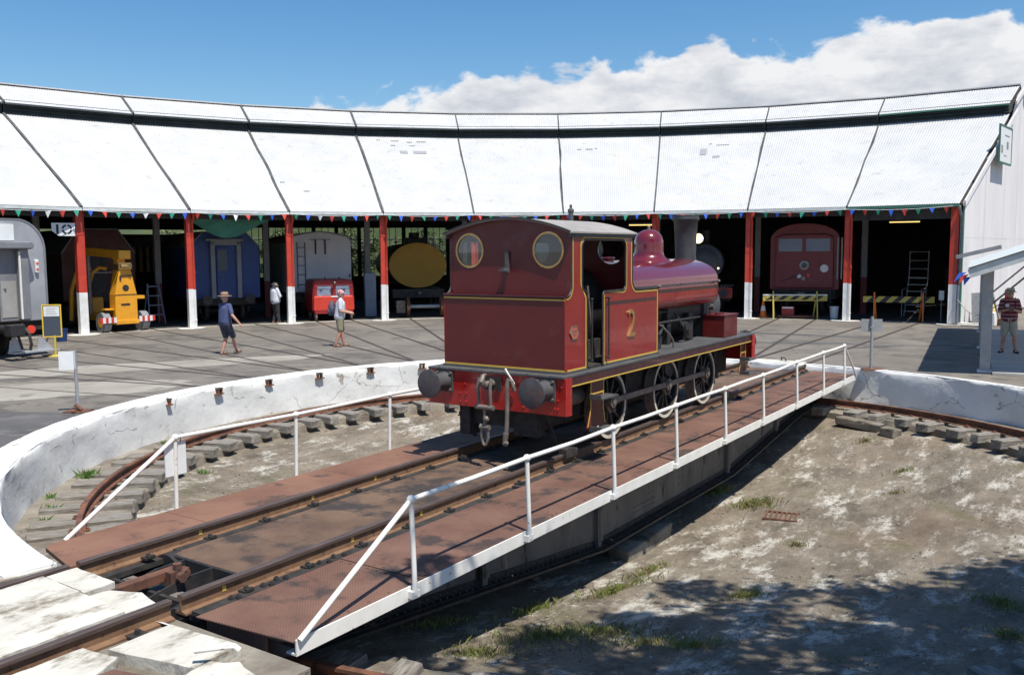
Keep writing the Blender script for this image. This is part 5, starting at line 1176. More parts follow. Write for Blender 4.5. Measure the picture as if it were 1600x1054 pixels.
for s_ in (-1, 1):
    for i in range(6):
        x0 = (.43+i*.1)*s_; m = MB(); d_ = .05
        m.prism([(x0, .36), (x0+.1*s_, .36), (x0+.1*s_+d_*0, .56), (x0, .56)], -.10, -.06, 'xz'); m.build('bumper_block', K['stripe_red'] if i % 2 else K['sign_white'], v)
    m = MB(); m.cyl((.72*s_-.14, .3, .36), (.72*s_+.12, .3, .36), .37, n=24); w = m.build('wheel', K['coach_grey'], v, smooth=True, ang=40)
    m = MB(); m.cyl((.86*s_, .3, .36), (.72*s_+.15*s_, .3, .36), .18, n=16); m.build('rim', K['crane_yellow'], w)
    m = MB(); m.box(tuple(sorted((.42*s_, .75*s_))), (.1, .4), (.82 if s_ < 0 else 1.2, .87 if s_ < 0 else 1.32)); m.build('side_bracket', K['crane_yellow'], v)
m = MB(); m.box((-.45, .45), (-.05, .7), (.28, .44)); m.build('front_axle', K['crane_yellow'], v, bevel=.02)
m = MB(); m.box((-.24, .24), (-.02, .4), (2.30, 2.55)); m.cyl((-.2, -.1, 2.42), (.2, -.1, 2.42), .07, n=10); m.build('sheave_block', K['brass'], v)
m = MB(); m.box((-.25, .2), (-.1, .5), (2.68, 3.0)); m.bar((0, .2, 2.85), (-.45, 2.6, 3.0), .26, .30); m.bar((-.1, .2, 2.5), (-.1, .2, 2.75), .3, .3, up=(0, 1, 0)); m.build('jib', K['crane_yellow'], v, bevel=.02)
for x in (-.80, -.2):
    m = MB(); m.tube([(x-.12, 2.7, .35), (x-.1, 2.6, 1.5), (x+.08, 2.5, 2.15), (x+.3, 2.4, 2.35), (x+.55, 2.3, 2.3)], .075, 8); m.build('a_frame', K['crane_yellow'], v, smooth=True)
m = MB(); m.cyl((-.35, 2.3, .4), (-.35, 2.3, 2.9), .08, n=10); m.cyl((-.75, .9, 2.18), (.05, .6, 2.2), .025, n=8); m.build('hydraulic_ram', K['steel'], v)
m = MB(); m.box((-.4, .4), (.7, 4.2), (.35, .6)); m.box((-.4, .3), (2.6, 4.2), (.6, 1.2)); m.build('chassis', K['crane_yellow'], v, bevel=.03)
for s_ in (-1, 1):
    m = MB(); m.cyl((.7*s_-.12, 3.6, .42), (.7*s_+.12, 3.6, .42), .42, n=22); m.build('wheel', K['rubber'], v, smooth=True, ang=40)
# --- black and cream carriage standing deeper between the red and blue ones
v = thing('carriage', 'black carriage with a row of cream window posts deep inside the shed', 'carriage', pol(-34.8, 34.2), -rad(-34.8)-1.02)
m = MB(); m.box((-4.6, 4.6), (0, 2.6), (.9, 2.0)); m.build('body', K['black_steel'], v)
for i in range(22):
    m = MB(); m.box((-4.55+i*.43, -4.40+i*.43), (.0, .06), (2.0, 3.2)); m.build('window_post', K['cream'], v)
m = MB(); m.box((-4.6, 4.6), (.1, 2.5), (2.0, 3.2)); m.build('glazing', K['dark_glass'], v)
m = MB(); m.box((-4.7, 4.7), (-.05, 2.7), (3.2, 3.7)); m.build('roof', K['coach_grey'], v, bevel=.15)
m = MB(); m.box((-4.4, 4.4), (.2, 2.4), (.5, .9)); m.build('underframe', K['grime'], v)
# --- blue carriage
v = vehicle('carriage', 'blue carriage end with grey gangway and half open door', 'carriage', 1, 26.0)
pr = [(-1.42, 1.0), (1.42, 1.0), (1.42, 3.15), (.85, 3.72), (-.85, 3.72), (-1.42, 3.15)]
m = MB(); m.prism(pr, 0, 12, 'xz'); m.build('body', K['coach_blue'], v, bevel=.03)
for s_ in (-1, 1):
    m = MB(); m.box(tuple(sorted((.44*s_, .62*s_))), (-.18, 0), (1.02, 3.38)); m.build('gangway_post', K['coach_grey'], v, bevel=.02)
m = MB(); m.box((-.62, .62), (-.18, 0), (3.2, 3.42)); m.box((-.8, .72), (-.22, 0), (3.38, 3.46)); m.build('gangway_lintel', K['coach_grey'], v, bevel=.02)
m = MB(); m.box((-.36, .12), (-.06, -.02), (1.05, 3.1)); dr = m.build('door', K['coach_blue'], v, bevel=.01)
m = MB(); m.box((-.31, .06), (-.068, -.06), (2.15, 3.0)); m.build('pane', K['dark_glass'], dr)
m = MB(); m.tube([(-.3, -.1, 2.0), (-.1, -.1, 2.0)], .012, 6); m.build('handle', K['steel'], dr)
m = MB(); m.box((.12, .44), (-.03, 0), (1.05, 3.2)); m.build('door_leaf', K['coach_blue'], v)
m = MB(); m.prism([(-1.47, 3.13), (-.87, 3.77), (.87, 3.77), (1.47, 3.13), (1.42, 3.12), (.85, 3.73), (-.85, 3.73), (-1.42, 3.12)], -.04, 12, 'xz'); m.build('roof', K['coach_grey'], v)
m = MB(); m.box((-1.2, 1.2), (.05, 11.9), (.72, 1.0)); m.build('underframe', K['grime'], v); bogie(v, 1.6, r=.48); bogie(v, 10)
for s_ in (-1, 1):
    m = MB(); m.lathe([(.20, .0), (.2, .04), (.10, .06), (.10, .45)], 18, Matrix.Translation((.86*s_, -.45, .98)) @ Matrix.Rotation(-pi/2, 4, 'X')); m.build('buffer', K['black_steel'], v, smooth=True)
# --- white van
v = vehicle('guards_van', 'white railway van end with dark ladder and arched roof', 'van', 2, 27.6)
pr = [(-1.42, 1.05), (1.42, 1.05)]+[(1.42, 3.3)]+arc(1.12, 3.3, .30, 0, 70, 5)+[(.6, 3.72), (0, 3.80), (-.6, 3.72)]+arc(-1.12, 3.3, .30, 110, 180, 5)
m = MB(); m.prism(pr, 0, 9, 'xz'); m.build('body', K['van_white'], v, smooth=True, ang=30)
for i in range(0):
    m = MB(); m.box((-1.38+i*.307, -1.375+i*.307), (-.004, 0), (1.1, 3.3)); m.build('board_joint', K['coach_grey'], v)
m = MB(); ld = [(-1.0, -.64)]
for x in (-1.0, -.66): m.cyl((x, -.06, 1.3), (x, -.06, 3.3), .018, n=6); m.cyl((x, -.06, 3.3), (x, .02, 3.34), .018, n=6)
ladder_ = m.build('ladder', K['black_steel'], v)
for z in (1.45, 1.9, 2.3, 2.7, 3.1): 
    m = MB(); m.cyl((-1.0, -.06, z), (-.66, -.06, z), .014, n=6); m.build('rung', K['black_steel'], ladder_)
for x in (-.18, .25):
    m = MB(); m.box((x-.03, x+.03), (-.06, 0), (2.8, 3.45)); m.build('lamp_iron', K['black_steel'], v)
m = MB(); m.box((-.42, .5), (-.05, 0), (3.44, 3.47)); m.build('rain_strip', K['coach_grey'], v)
m = MB()
for x in (-1.28, 1.34): m.box((x-.025, x+.025), (-.05, 0), (1.75, 1.88))
m.build('lamp_bracket', K['black_steel'], v)
m = MB(); m.prism([(x*1.03, z+.05) for x, z in pr[2:]]+[(x, z-.01) for x, z in pr[2:][::-1]], -.04, 9, 'xz'); m.build('roof', K['coach_grey'], v)
m = MB(); m.box((-1.35, 1.35), (-.05, 8.9), (.65, 1.05)); m.build('underframe', K['black_steel'], v); bogie(v, 1.8); bogie(v, 7.5)
m = MB(); m.box((-1.1, .3), (-.35, -.05), (1.05, 1.12)); m.build('end_step', K['black_steel'], v)
# --- red trolley
v = vehicle('track_trolley', 'small red enclosed track inspection trolley in front of the white van', 'rail trolley', 2, 24.45)
def tp_(w0, w1): return [(-w0, .45), (w0, .45), (w0, 1.0), (w1, 1.55)]+arc(w1-.16, 1.58, .16, 0, 90, 5)+arc(-w1+.16, 1.58, .16, 90, 180, 5)+[(-w1, 1.55), (-w0, 1.0)]
holes = [[(-.70, 1.07), (-.10, 1.07), (-.10, 1.50), (-.66, 1.50)], [(.10, 1.07), (.70, 1.07), (.66, 1.50), (.10, 1.50)]]
m = MB(); m.prism(tp_(.88, .84), .06, 2.1, 'xz'); m.build('body', K['trolley_maroon'], v, bevel=.03)
m = MB(); m.prism([(-.84, 1.02), (.84, 1.02), (.80, 1.58), (.68, 1.70), (-.68, 1.70), (-.80, 1.58)], 0, .055, 'xz', holes=holes); m.build('windscreen_frame', K['trolley_maroon'], v)
for h in holes:
    m = MB(); m.prism(h, .02, .03, 'xz'); m.build('windscreen', K['steel_blue'], v)
m = MB(); m.prism([(-.86, .45), (.86, .45), (.84, 1.0), (.78, 1.06), (-.78, 1.06), (-.84, 1.0)], -.06, .06, 'xz'); m.build('bonnet', K['trolley_red'], v, bevel=.05)
m = MB(); m.ball((.05, -.02, 1.60), .07, 12); m.build('headlamp', K['steel'], v, smooth=True)
m = MB(); m.box((-.12, .2), (-.08, -.05), (1.0, 1.06)); m.build('bonnet_badge', K['sign_white'], v)
m = MB(); m.bar((-.62, -.02, 1.1), (-.40, -.03, .98), .02, .015); m.build('wiper', K['sign_white'], v)
for s_ in (-1, 1):
    m = MB(); m.cyl((.74*s_-.04, .2, .22), (.74*s_+.04, .2, .22), .23, n=20); m.cyl((.74*s_-.04, 1.7, .22), (.74*s_+.04, 1.7, .22), .23, n=20); m.build('wheel', K['steel_dull'], v, smooth=True, ang=40)
    m = MB(); m.box((.3*s_-.02, .3*s_+.02), (.3, .34), (1.72, 1.84)); m.build('roof_stub', K['black_steel'], v)
m = MB(); m.box((-.8, .8), (-.05, 2.0), (.32, .46)); m.build('chassis', K['trolley_maroon'], v)
# --- tank wagon
v = vehicle('tank_wagon', 'black tank wagon with a big plain yellow oval end', 'tank wagon', 3, 27.6)
m = MB(); m.prism(circ(0, 2.25, 1.36, 40, 1.06), .06, 9, 'xz'); tk = m.build('tank', K['black_steel'], v, smooth=True)
m = MB(); m.prism(circ(0, 2.25, 1.34, 40, 1.04), 0, .06, 'xz'); m.build('tank_end', K['tank_yellow'], v)
m = MB(); m.box((-.45, .45), (1.0, 2.2), (3.2, 3.55)); m.cyl((0, 1.6, 3.5), (0, 1.6, 3.8), .25, n=16); m.cyl((.55, 1.6, 3.2), (.55, 1.6, 3.7), .08, n=10); m.build('filler_dome', K['black_steel'], v, bevel=.05)
m = MB(); m.box((-1.2, 1.2), (-.1, 9), (.75, 1.15)); m.build('underframe', K['black_steel'], v); bogie(v, 2.5); bogie(v, 7.5)
m = MB(); m.cyl((0, -.1, .98), (0, -.5, .98), .08, n=10); m.build('drawgear', K['steel_dull'], v)
v = vehicle('wheelset', 'bare steel wheelset standing on the track in front of the tank wagon', 'wheelset', 3, 25.3)
for s_ in (-1, 1):
    m = MB(); m.lathe([(.10, -.07), (.40, -.05), (.46, -.06), (.46, .06), (.40, .05), (.10, .07)], 26, Matrix.Translation((.74*s_, 0, .47)) @ Matrix.Rotation(pi/2, 4, 'Y')); m.lathe([(.44, -.07), (.49, -.07), (.49, -.045), (.44, -.045)], 26, Matrix.Translation((.74*s_, 0, .47)) @ Matrix.Rotation(pi/2*-s_, 4, 'Y')); m.build('wheel', K['rust_rail'], v, smooth=True, ang=40)
m = MB(); m.cyl((-.7, 0, .47), (.7, 0, .47), .085, n=16); m.build('axle', K['galv'], v, smooth=True)
m = MB(); m.box((-1.25, -.85), (-.18, .2), (.2, .75)); m.cyl((-1.05, -.2, .66), (-1.05, -.05, .66), .10, n=12); m.cyl((-1.05, -.2, .35), (-1.05, -.05, .35), .12, n=12); m.cyl((-1.2, -.2, .5), (-1.2, -.05, .5), .08, n=10); m.build('axle_box', K['steel_dull'], v, bevel=.03)
# locker by the post
o = thing('locker', 'tall pale blue grey steel locker beside the red post near the tank wagon', 'locker', pol(J(3)-.35, 26.3), -rad(J(3)))
m = MB(); m.box((-.25, .25), (0, .4), (0.02, 1.95)); b_ = m.build('cabinet', K['steel_blue'], o, bevel=.01)
m = MB(); m.box((-.23, .23), (-.012, 0), (.08, 1.9)); dr = m.build('door', K['steel_blue'], o)
m = MB(); m.box((-.15, -.10), (-.02, -.012), (1.3, 1.7)); m.box((.05, .10), (-.02, -.012), (1.3, 1.7)); m.build('louvre', K['col_grey'], dr)
o = thing('dark_machine', 'dark upright machine standing between the white van and the tank wagon', 'machine', pol(J(3)-1.6, 31.5), -rad(J(3)))
m = MB(); m.box((-.7, .7), (0, 1.2), (0, 1.4)); m.cyl((0, .6, 1.4), (0, .6, 2.6), .45, n=16); m.cyl((.5, .5, 1.4), (.5, .5, 2.1), .2, n=12); m.build('body', K['grime'], o, bevel=.05)
# --- dark steam locomotive with lit lamp
v = vehicle('steam_locomotive', 'dark steam locomotive front with a lit headlamp, half hidden by the chimney', 'locomotive', 6, 26.2)
K['loco_blue'] = mat('loco_blue', (.05, .055, .075), (.07, .075, .095), scale=3, rough=.5)
m = MB(); m.cyl((0, .3, 2.30), (0, 9, 2.30), .82, n=36); m.build('boiler', K['loco_blue'], v, smooth=True)
m = MB(); m.lathe([(.80, .0), (.78, .06), (.62, .09), (.60, .11), (.3, .17), (.001, .19)], 32, Matrix.Translation((0, .3, 2.30)) @ Matrix.Rotation(pi/2, 4, 'X')); m.build('smokebox_door', K['loco_blue'], v, smooth=True)
m = MB(); m.lathe([(.12, 0), (.17, .05), (.23, .22), (.24, .28)], 20, Matrix.Translation((-.28, .35, 3.38)) @ Matrix.Rotation(pi/2, 4, 'X')); hl = m.build('headlamp', K['black_steel'], v, smooth=True)
m = MB(); m.lathe([(.235, .0), (.15, .05), (.001, .07)], 20, Matrix.Translation((-.28, .08, 3.38)) @ Matrix.Rotation(pi/2, 4, 'X')); m.build('lens', K['lamp'], hl, smooth=True)
m = MB(); m.lathe([(.30, 3.0), (.22, 3.2), (.24, 3.75)], 18, Matrix.Translation((0, 1.0, 0))); m.build('chimney', K['black_steel'], v, smooth=True)
m = MB(); m.ball((.62, -.1, 2.05), .045, 8); m.build('marker_lamp', K['lamp'], v, smooth=True)
m = MB(); m.box((-1.25, 1.25), (-.35, -.25), (.75, 1.2)); m.build('buffer_beam', K['beam_red'], v)
for s_ in (-1, 1):
    m = MB(); m.lathe([(.2, 0), (.2, .04), (.1, .06), (.12, .45)], 18, Matrix.Translation((.86*s_, -.8, .98)) @ Matrix.Rotation(-pi/2, 4, 'X')); m.build('buffer', K['black_steel'], v, smooth=True)
    m = MB(); m.box(tuple(sorted((.7*s_, 1.3*s_))), (-.2, 7), (1.25, 1.32)); m.build('running_board', K['black_steel'], v)
    m = MB(); m.box(tuple(sorted((.75*s_, 1.2*s_))), (.1, 1.0), (.55, 1.25)); m.build('cylinder', K['black_steel'], v, bevel=.1)
    m = MB()
    for y in (.9, 2.8, 4.6, 6.4): m.cyl((.75*s_-.06, y, .6), (.75*s_+.06, y, .6), .6, n=22)
    m.build('driving_wheel', K['black_steel'], v, smooth=True, ang=40)
m = MB(); m.box((-1.1, 1.1), (-.25, 8), (.8, 1.25)); m.build('frame', K['black_steel'], v)
# --- red diesel
v = vehicle('diesel_locomotive', 'dark red flat fronted locomotive with two windscreens behind the first barrier', 'locomotive', 7, 26.0)
pf = [(-1.42, 1.15), (1.42, 1.15), (1.42, 3.35)]+[(1.42*cos(pi*i/12)*.98, 3.35+.62*sin(pi*i/12)) for i in range(1, 12)]+[(-1.42, 3.35)]
m = MB(); m.prism(pf, .15, 13, 'xz'); m.build('body', K['diesel_red'], v, smooth=True, ang=30)
m = MB(); m.prism([(-1.22, 1.2), (1.22, 1.2), (1.18, 3.40), (.9, 3.52), (-.9, 3.52), (-1.18, 3.40)], 0, .15, 'xz'); m.build('cab_front', K['diesel_red'], v, bevel=.06)
for x0, x1 in ((-1.05, -.08), (.08, 1.05)):
    m = MB(); m.box((x0, x1), (-.012, 0), (2.78, 3.32)); m.build('windscreen', K['steel_blue'], v, bevel=.004)
m = MB(); m.lathe([(.20, 0), (.20, .08), (.14, .09)], 22, Matrix.Translation((.03, .0, 2.18)) @ Matrix.Rotation(pi/2, 4, 'X')); hl = m.build('headlight', K['steel'], v, smooth=True)
m = MB(); m.cyl((.03, -.05, 2.18), (.03, -.095, 2.18), .12, n=18); m.build('lens', K['dark_glass'], hl)
m = MB(); m.cyl((.84, -.03, 2.05), (.84, 0, 2.05), .165, n=24); m.build('white_disc', K['sign_white'], v)
for x, z in ((-.18, 1.72), (0.0, 1.62)):
    m = MB(); m.cyl((x, -.05, z), (x, 0, z), .085, n=14); m.build('brake_gauge', K['sign_white'] if x else K['steel'], v)
m = MB(); m.box((.14, .26), (-.05, 0), (1.68, 1.82)); m.build('tail_light', K['red_light'], v)
m = MB(); m.bar((-.9, -.03, 1.5), (-.2, -.05, 1.78), .03, .03); m.build('handrail', K['black_steel'], v)
m = MB(); m.box((-1.15, 1.15), (-.02, 0), (2.55, 2.58)); m.box((-1.15, 1.15), (-.02, 0), (1.36, 1.39)); m.build('trim_line', K['trolley_maroon'], v)
for x in (1.36, 1.52):
    m = MB(); m.cyl((x, .1, 1.6), (x, .1, 3.35), .03, n=8); m.build('cab_handrail', K['galv'], v, smooth=True)
m = MB(); m.box((-1.3, 1.3), (.1, 12.8), (.75, 1.15)); m.build('underframe', K['grime'], v); bogie(v, 1.8, r=.5); bogie(v, 10)
m = MB(); m.cyl((0, 0, .9), (0, -.5, .9), .1, n=12); m.box((-.15, .15), (-.7, -.4), (.72, 1.05)); m.build('coupler', K['steel_dull'], v, bevel=.03)
for x in (-.6, .6, 1.1):
    m = MB(); m.tube([(x, 0, 1.1), (x, -.15, .9), (x+.05, -.12, .6)], .035, 8); m.build('air_hose', K['rubber'], v, smooth=True)
# --- ladders, platform
def ladder(name, label, p, rz, h, w, n, mt, lean=.35):
    o = thing(name, label, 'ladder', p, rz)
    for s_ in (-1, 1):
        m = MB(); m.bar((w*s_, 0, 0), (w*.7*s_, lean, h), .05, .03); m.build('stile', mt, o)
        m = MB(); m.bar((w*s_, lean*2, 0), (w*.7*s_, lean, h), .04, .03); m.build('rear_stile', mt, o)
    for i in range(1, n+1):
        z = h*i/(n+.3); m = MB(); m.box((-w*(1-.3*z/h), w*(1-.3*z/h)), (lean*z/h-.05, lean*z/h+.07), (z-.02, z+.02)); m.build('step', mt, o)
ladder('step_ladder', 'blue grey step ladder standing beside the yellow crane', pol(-36.6, 27.0), -rad(-36.6)+.1, 1.65, .32, 4, K['steel_blue'])
o = thing('platform_ladder', 'wheeled aluminium platform ladder in the empty right hand bay', 'ladder', pol(34.0, 27.6), -rad(34.0)-.1)
for s_ in (-1, 1):
    m = MB(); m.tube([(.38*s_, 0, 0), (.38*s_, .55, 1.6), (.38*s_, .6, 2.75)], .022, 8); m.build('stile', K['galv'], o, smooth=True)
    m = MB(); m.tube([(.38*s_, -.35, 0), (.38*s_, -.35, 1.15), (.38*s_, .4, 1.2)], .02, 8); m.build('rail', K['galv'], o, smooth=True)
for i in range(6):
    m = MB(); m.box((-.38, .38), (.09*i-.06, .09*i+.06), (.28*i+.2, .28*i+.23)); m.build('step', K['galv'], o)
for z in (2.0, 2.35, 2.72):
    m = MB(); m.cyl((-.38, .6, z), (.38, .6, z), .018, n=8); m.build('guard_bar', K['galv'], o)
m = MB(); m.box((-.38, .38), (.4, .9), (1.6, 1.64)); m.build('platform', K['galv'], o)
o = thing('workbench', 'dark workbench with shelves against the wall of the empty bay', 'workbench', pol(36.4, 31.5), -rad(36.4)-.5)
m = MB(); m.box((-1.4, 1.4), (0, .7), (.85, .92)); m.build('top', K['dark_wood'], o)
for x in (-1.3, 1.3):
    for y in (.06, .64): m = MB(); m.box((x-.05, x+.05), (y-.05, y+.05), (0, .85)); m.build('leg', K['dark_wood'], o)
m = MB(); m.box((-1.4, 1.4), (.6, .7), (.92, 1.9)); m.build('back_panel', K['rear_wall'], o)
# --- barriers, cone, buckets
def barrier(label, k, a, r, rz, w, rail2):
    o = thing('barrier', label, 'barrier', pol(a, r), rz, 'striped barriers across the shed bays')
    if rail2:
        for z in (.965, .74): m = MB(); m.box((-w, w), (-.02, .02), (z, z+.05)); m.build('edge_rail', K['white_paint'] if z > .8 else K['barrier_yellow'], o)
    nst = 11; z0, z1 = .79, .96
    if not rail2: z0, z1 = .74, .98
    for i in range(nst):
        x0 = -w+2*w*i/nst; x1 = -w+2*w*(i+1)/nst; s_ = .12
        pts = [(max(-w, x0-s_), z0), (max(-w, x1-s_) if i < nst-1 else w, z0), (min(w, x1+s_) if i < nst-1 else w, z1), (x0 if i == 0 else min(w, x0+s_), z1)]
        if i == 0: pts = [(-w, z0), (x1-s_, z0), (x1+s_, z1), (-w, z1)]
        if i == nst-1: pts = [(x0-s_, z0), (w, z0), (w, z1), (x0+s_, z1)]
        m = MB(); m.prism(pts, -.012, .012, 'xz'); m.build('stripe_board', K['barrier_yellow'] if i % 2 == 0 else K['lettering'], o)
    for x in (-w*.68, w*.68):
        for dy in (-.28, .28): m = MB(); m.bar((x+.1*(1 if x < 0 else -1)*(dy > 0), dy, 0), (x, 0, 1.14), .05, .03); m.build('leg', K['barrier_yellow'] if rail2 else K['orange'], o)
barrier('yellow and black striped barrier with cream rails in front of the red locomotive', 7, 24.7, 24.25, -rad(24.7)+.25, 1.28, True)
barrier('yellow and black striped barrier across the empty right hand bay', 8, 33.9, 24.6, -rad(33.9)+.22, 1.30, False)
o = thing('traffic_cone', 'orange traffic cone with a white band beside the striped barrier', 'cone', pol(21.6, 24.7))
m = MB(); m.box((-.19, .19), (-.19, .19), (0, .03)); m.lathe([(.15, .03), (.108, .30), (.074, .5), (.035, .72), (.001, .73)], 20); m.build('body', K['orange'], o, smooth=True)
m = MB(); m.lathe([(.113, .29), (.077, .5), (.074, .5), (.110, .29), (.113, .29)], 20); m.build('white_band', K['sign_white'], o, smooth=True)
def bucket(label, p, mt, h=.42, r=.17):
    o = thing('bucket', label, 'bucket', p)
    m = MB(); m.lathe([(.001, .005), (r*.8, .005), (r, h), (r*1.06, h), (r*1.06, h-.03), (r*.98, h-.03), (r*.78, .03), (.001, .03)], 20); m.build('body', mt, o, smooth=True)
    m = MB(); m.tube([(r, 0, h-.02), (r*.8, 0, h-.1), (0, -r*1.1, h-.2), (-r*.8, 0, h-.1), (-r, 0, h-.02)], .006, 6); m.build('handle', K['steel'], o)
bucket('white plastic bucket at the foot of the post beside the red locomotive', pol(28.1, 25.0), K['sign_white'], .5, .18)
bucket('blue plastic bucket behind the yellow framed notice stand', pol(-48.6, 22.0), K['coach_blue'], .42, .2)
o = thing('toolbox', 'small maroon box on a low trolley under the striped barrier', 'toolbox', pol(24.0, 24.6), -rad(24))
m = MB(); m.box((-.25, .25), (-.2, .2), (.12, .5)); m.build('box', K['trolley_maroon'], o, bevel=.02); m = MB(); m.box((-.22, .22), (-.22, -.2), (.42, .48)); m.build('lid_edge', K['sign_white'], o)
m = MB(); m.box((-.4, 1.1), (-.3, .3), (.06, .12)); m.build('trolley_deck', K['rust_rail'], o); m = MB()
for x in (-.3, 1.0): m.cyl((x, -.25, .05), (x, .25, .05), .05, n=10)
m.build('roller', K['grime'], o)
# notice on a post in the right bay
o = thing('small_notice', 'small white notice on a dark stand beside the right end post', 'sign', pol(37.3, 25.1), -rad(37))
m = MB(); m.cyl((0, 0, 0), (0, 0, 1.2), .02, n=8); m.build('stand', K['col_grey'], o); m = MB(); m.box((-.09, .09), (-.03, -.02), (.85, 1.22)); m.build('panel', K['sign_white'], o)
# ================================================================== YARD SIGNS
o = thing('track_sign', 'small white sign on a grey pole left of the pit', 'sign', (-7.93, 16.23, 0), .0)
m = MB(); m.cyl((0, 0, .03), (0, 0, 1.12), .03, n=10); m.build('pole', K['galv'], o, smooth=True)
m = MB(); m.box((-.20, .22), (-.16, .16), (.006, .026)); m.box((-.03, .03), (-.2, .1), (.026, .05)); m.build('base_plate', K['rust_rail'], o)
m = MB(); m.box((-.27, -.01), (-.035, -.028), (.78, 1.12), Matrix.Rotation(.35, 4, 'Z')); m.box((.0, .1), (-.035, -.028), (.82, 1.12), Matrix.Rotation(-.9, 4, 'Z')); m.build('panel', K['sign_white'], o)
m = MB(); m.cyl((-.02, -.06, .14), (.10, -.06, .05), .035, n=8); m.build('padlock', K['rust_rail'], o)
o = thing('track_sign', 'grey sign seen from behind on a pole at the far end of the turntable', 'sign', (8.54, 21.26, 0), -.15)
m = MB(); m.cyl((0, 0, .02), (0, 0, 1.26), .035, n=10); m.build('pole', K['galv'], o, smooth=True)
m = MB(); m.box((-.24, .24), (.036, .045), (.90, 1.20)); m.build('panel', K['galv'], o)
m = MB(); m.box((-.22, .28), (-.2, .2), (.006, .026)); m.build('base_plate', K['rust_rail'], o)
m = MB(); m.box((-.05, .05), (-.036, .036), (1.0, 1.03)); m.build('clamp', K['galv'], o)
o = thing('notice_stand', 'yellow framed notice board on a yellow stand beside the silver railcar', 'sign', (-12.91, 25.2, 0), .25)
m = MB(); m.cyl((.05, 0, .02), (.05, 0, .6), .035, n=10); m.lathe([(.2, 0), (.2, .02), (.06, .05)], 20, Matrix.Translation((.05, 0, .005))); m.build('stand', K['barrier_yellow'], o, smooth=True)
K['stand_yellow'] = plain('stand_yellow', (.78, .52, .04), .5)
m = MB(); m.box((-.25, -.22), (-.02, .02), (.55, 1.47)); m.box((.22, .25), (-.02, .02), (.55, 1.47)); m.box((-.22, .22), (-.02, .02), (1.44, 1.47)); m.box((-.22, .22), (-.02, .02), (.55, .58)); m.build('frame', K['stand_yellow'], o)
m = MB(); m.box((-.22, .22), (-.012, .012), (.58, 1.44)); m.build('board', K['dark_glass'], o)
m = MB(); m.box((-.20, .20), (-.017, -.012), (1.14, 1.42)); pg = m.build('notice', K['sign_white'], o)
m = MB()
for i in range(4): m.box((-.15+.02*(i % 2), .15-.03*(i % 3)), (-.0185, -.017), (1.19+i*.055, 1.205+i*.055))
m.build('notice_text', K['col_grey'], pg)

# ================================================================== AWNING AT THE RIGHT
E_ = Vector((.457, .889, 0)); P_ = Vector((.889, -.457, 0)); AW = Vector((10.12, 19.95, 0))
def aw(a, b, z=0): return Vector((a*.457+b*.889, a*.889-b*.457, z))
an = thing('awning', 'open grey steel awning with sloping roof at the right edge', 'shelter', AW)
ZL, SL = 2.42, .36
for i in range(6):
    a0, a1 = i*2.15-.02, (i+1)*2.15-.03
    m = MB(); corr(m, aw(a1, -.02, ZL), aw(a0, -.02, ZL), aw(a0, 4.2, ZL+SL*4.2), aw(a1, 4.2, ZL+SL*4.2), 20, .012)
    m.build('roof_sheet', K['galv'] if False else K['gutter'], an, smooth=True, ang=80)
for a in (0.05, 3.2, 6.4, 9.6, 12.8):
    m = MB(); m.bar(aw(a, 0, ZL-.13), aw(a, 4.2, ZL-.13+SL*4.2), .06, .20); m.build('rafter', K['gutter'] if a < .1 else K['col_grey'], an)
for b in (.1, 1.4, 2.8, 4.1):
    m = MB(); m.bar(aw(.1, b, ZL-.05+SL*b), aw(12.85, b, ZL-.05+SL*b), .06, .06); m.build('purlin', K['col_grey'], an)
for a in (1.0, 6.6, 12.2):
    for b in (.40, 3.9):
        zt = ZL-.2+SL*b; m = MB(); c = aw(a, b)
        Mx = Matrix.Translation(c) @ Matrix.Rotation(-.475, 4, 'Z')
        m.box((-.11, .11), (-.11, -.095), (.02, zt), Mx); m.box((-.11, .11), (.095, .11), (.02, zt), Mx); m.box((-.01, .01), (-.095, .095), (.02, zt), Mx)
        po = m.build('post', K['galv'], an); m = MB(); m.box((-.16, .16), (-.16, .16), (.005, .05), Mx); m.build('post_base', K['post_white'], po)
for a in (6.6, 12.2):
    m = MB(); m.bar(aw(a, .5, 1.2), aw(a, 2.1, 2.75), .05, .05); m.bar(aw(a, 3.8, .8), aw(a, 2.1, 2.75), .05, .05); m.build('brace', K['timber'], an)
m = MB(); m.bar(aw(13.2, -.5, 2.55), aw(13.2, .9, 2.9), .08, .14); m.build('rafter_end', K['col_grey'], an)
m = MB(); pts = [aw(.5, .55), aw(13, .55), aw(13, 6), aw(.5, 6)]; m.prism([(p.x, p.y) for p in pts], .004, .06, 'xy'); o = m.build('concrete_slab', K['pale_concrete']); o.location = AW; tag(o, 'pale concrete slab under the awning roof', 'concrete slab')
# scrap of bunting caught at the awning corner
m = MB(); o = thing('pennant_scrap', 'blue and red pennants hanging from the corner of the awning', 'bunting', AW+aw(.3, -.12, 2.2))
for i, c in enumerate(('pen_blue', 'pen_red', 'pen_blue')):
    m = MB(); m.prism([(-.1+i*.06, .1-.05*i), (.08+i*.06, .12-.05*i), (-.2+i*.12, -.1-.04*i)], -.003+i*.01, .003+i*.01, 'xz'); m.build('pennant', K[c], o)
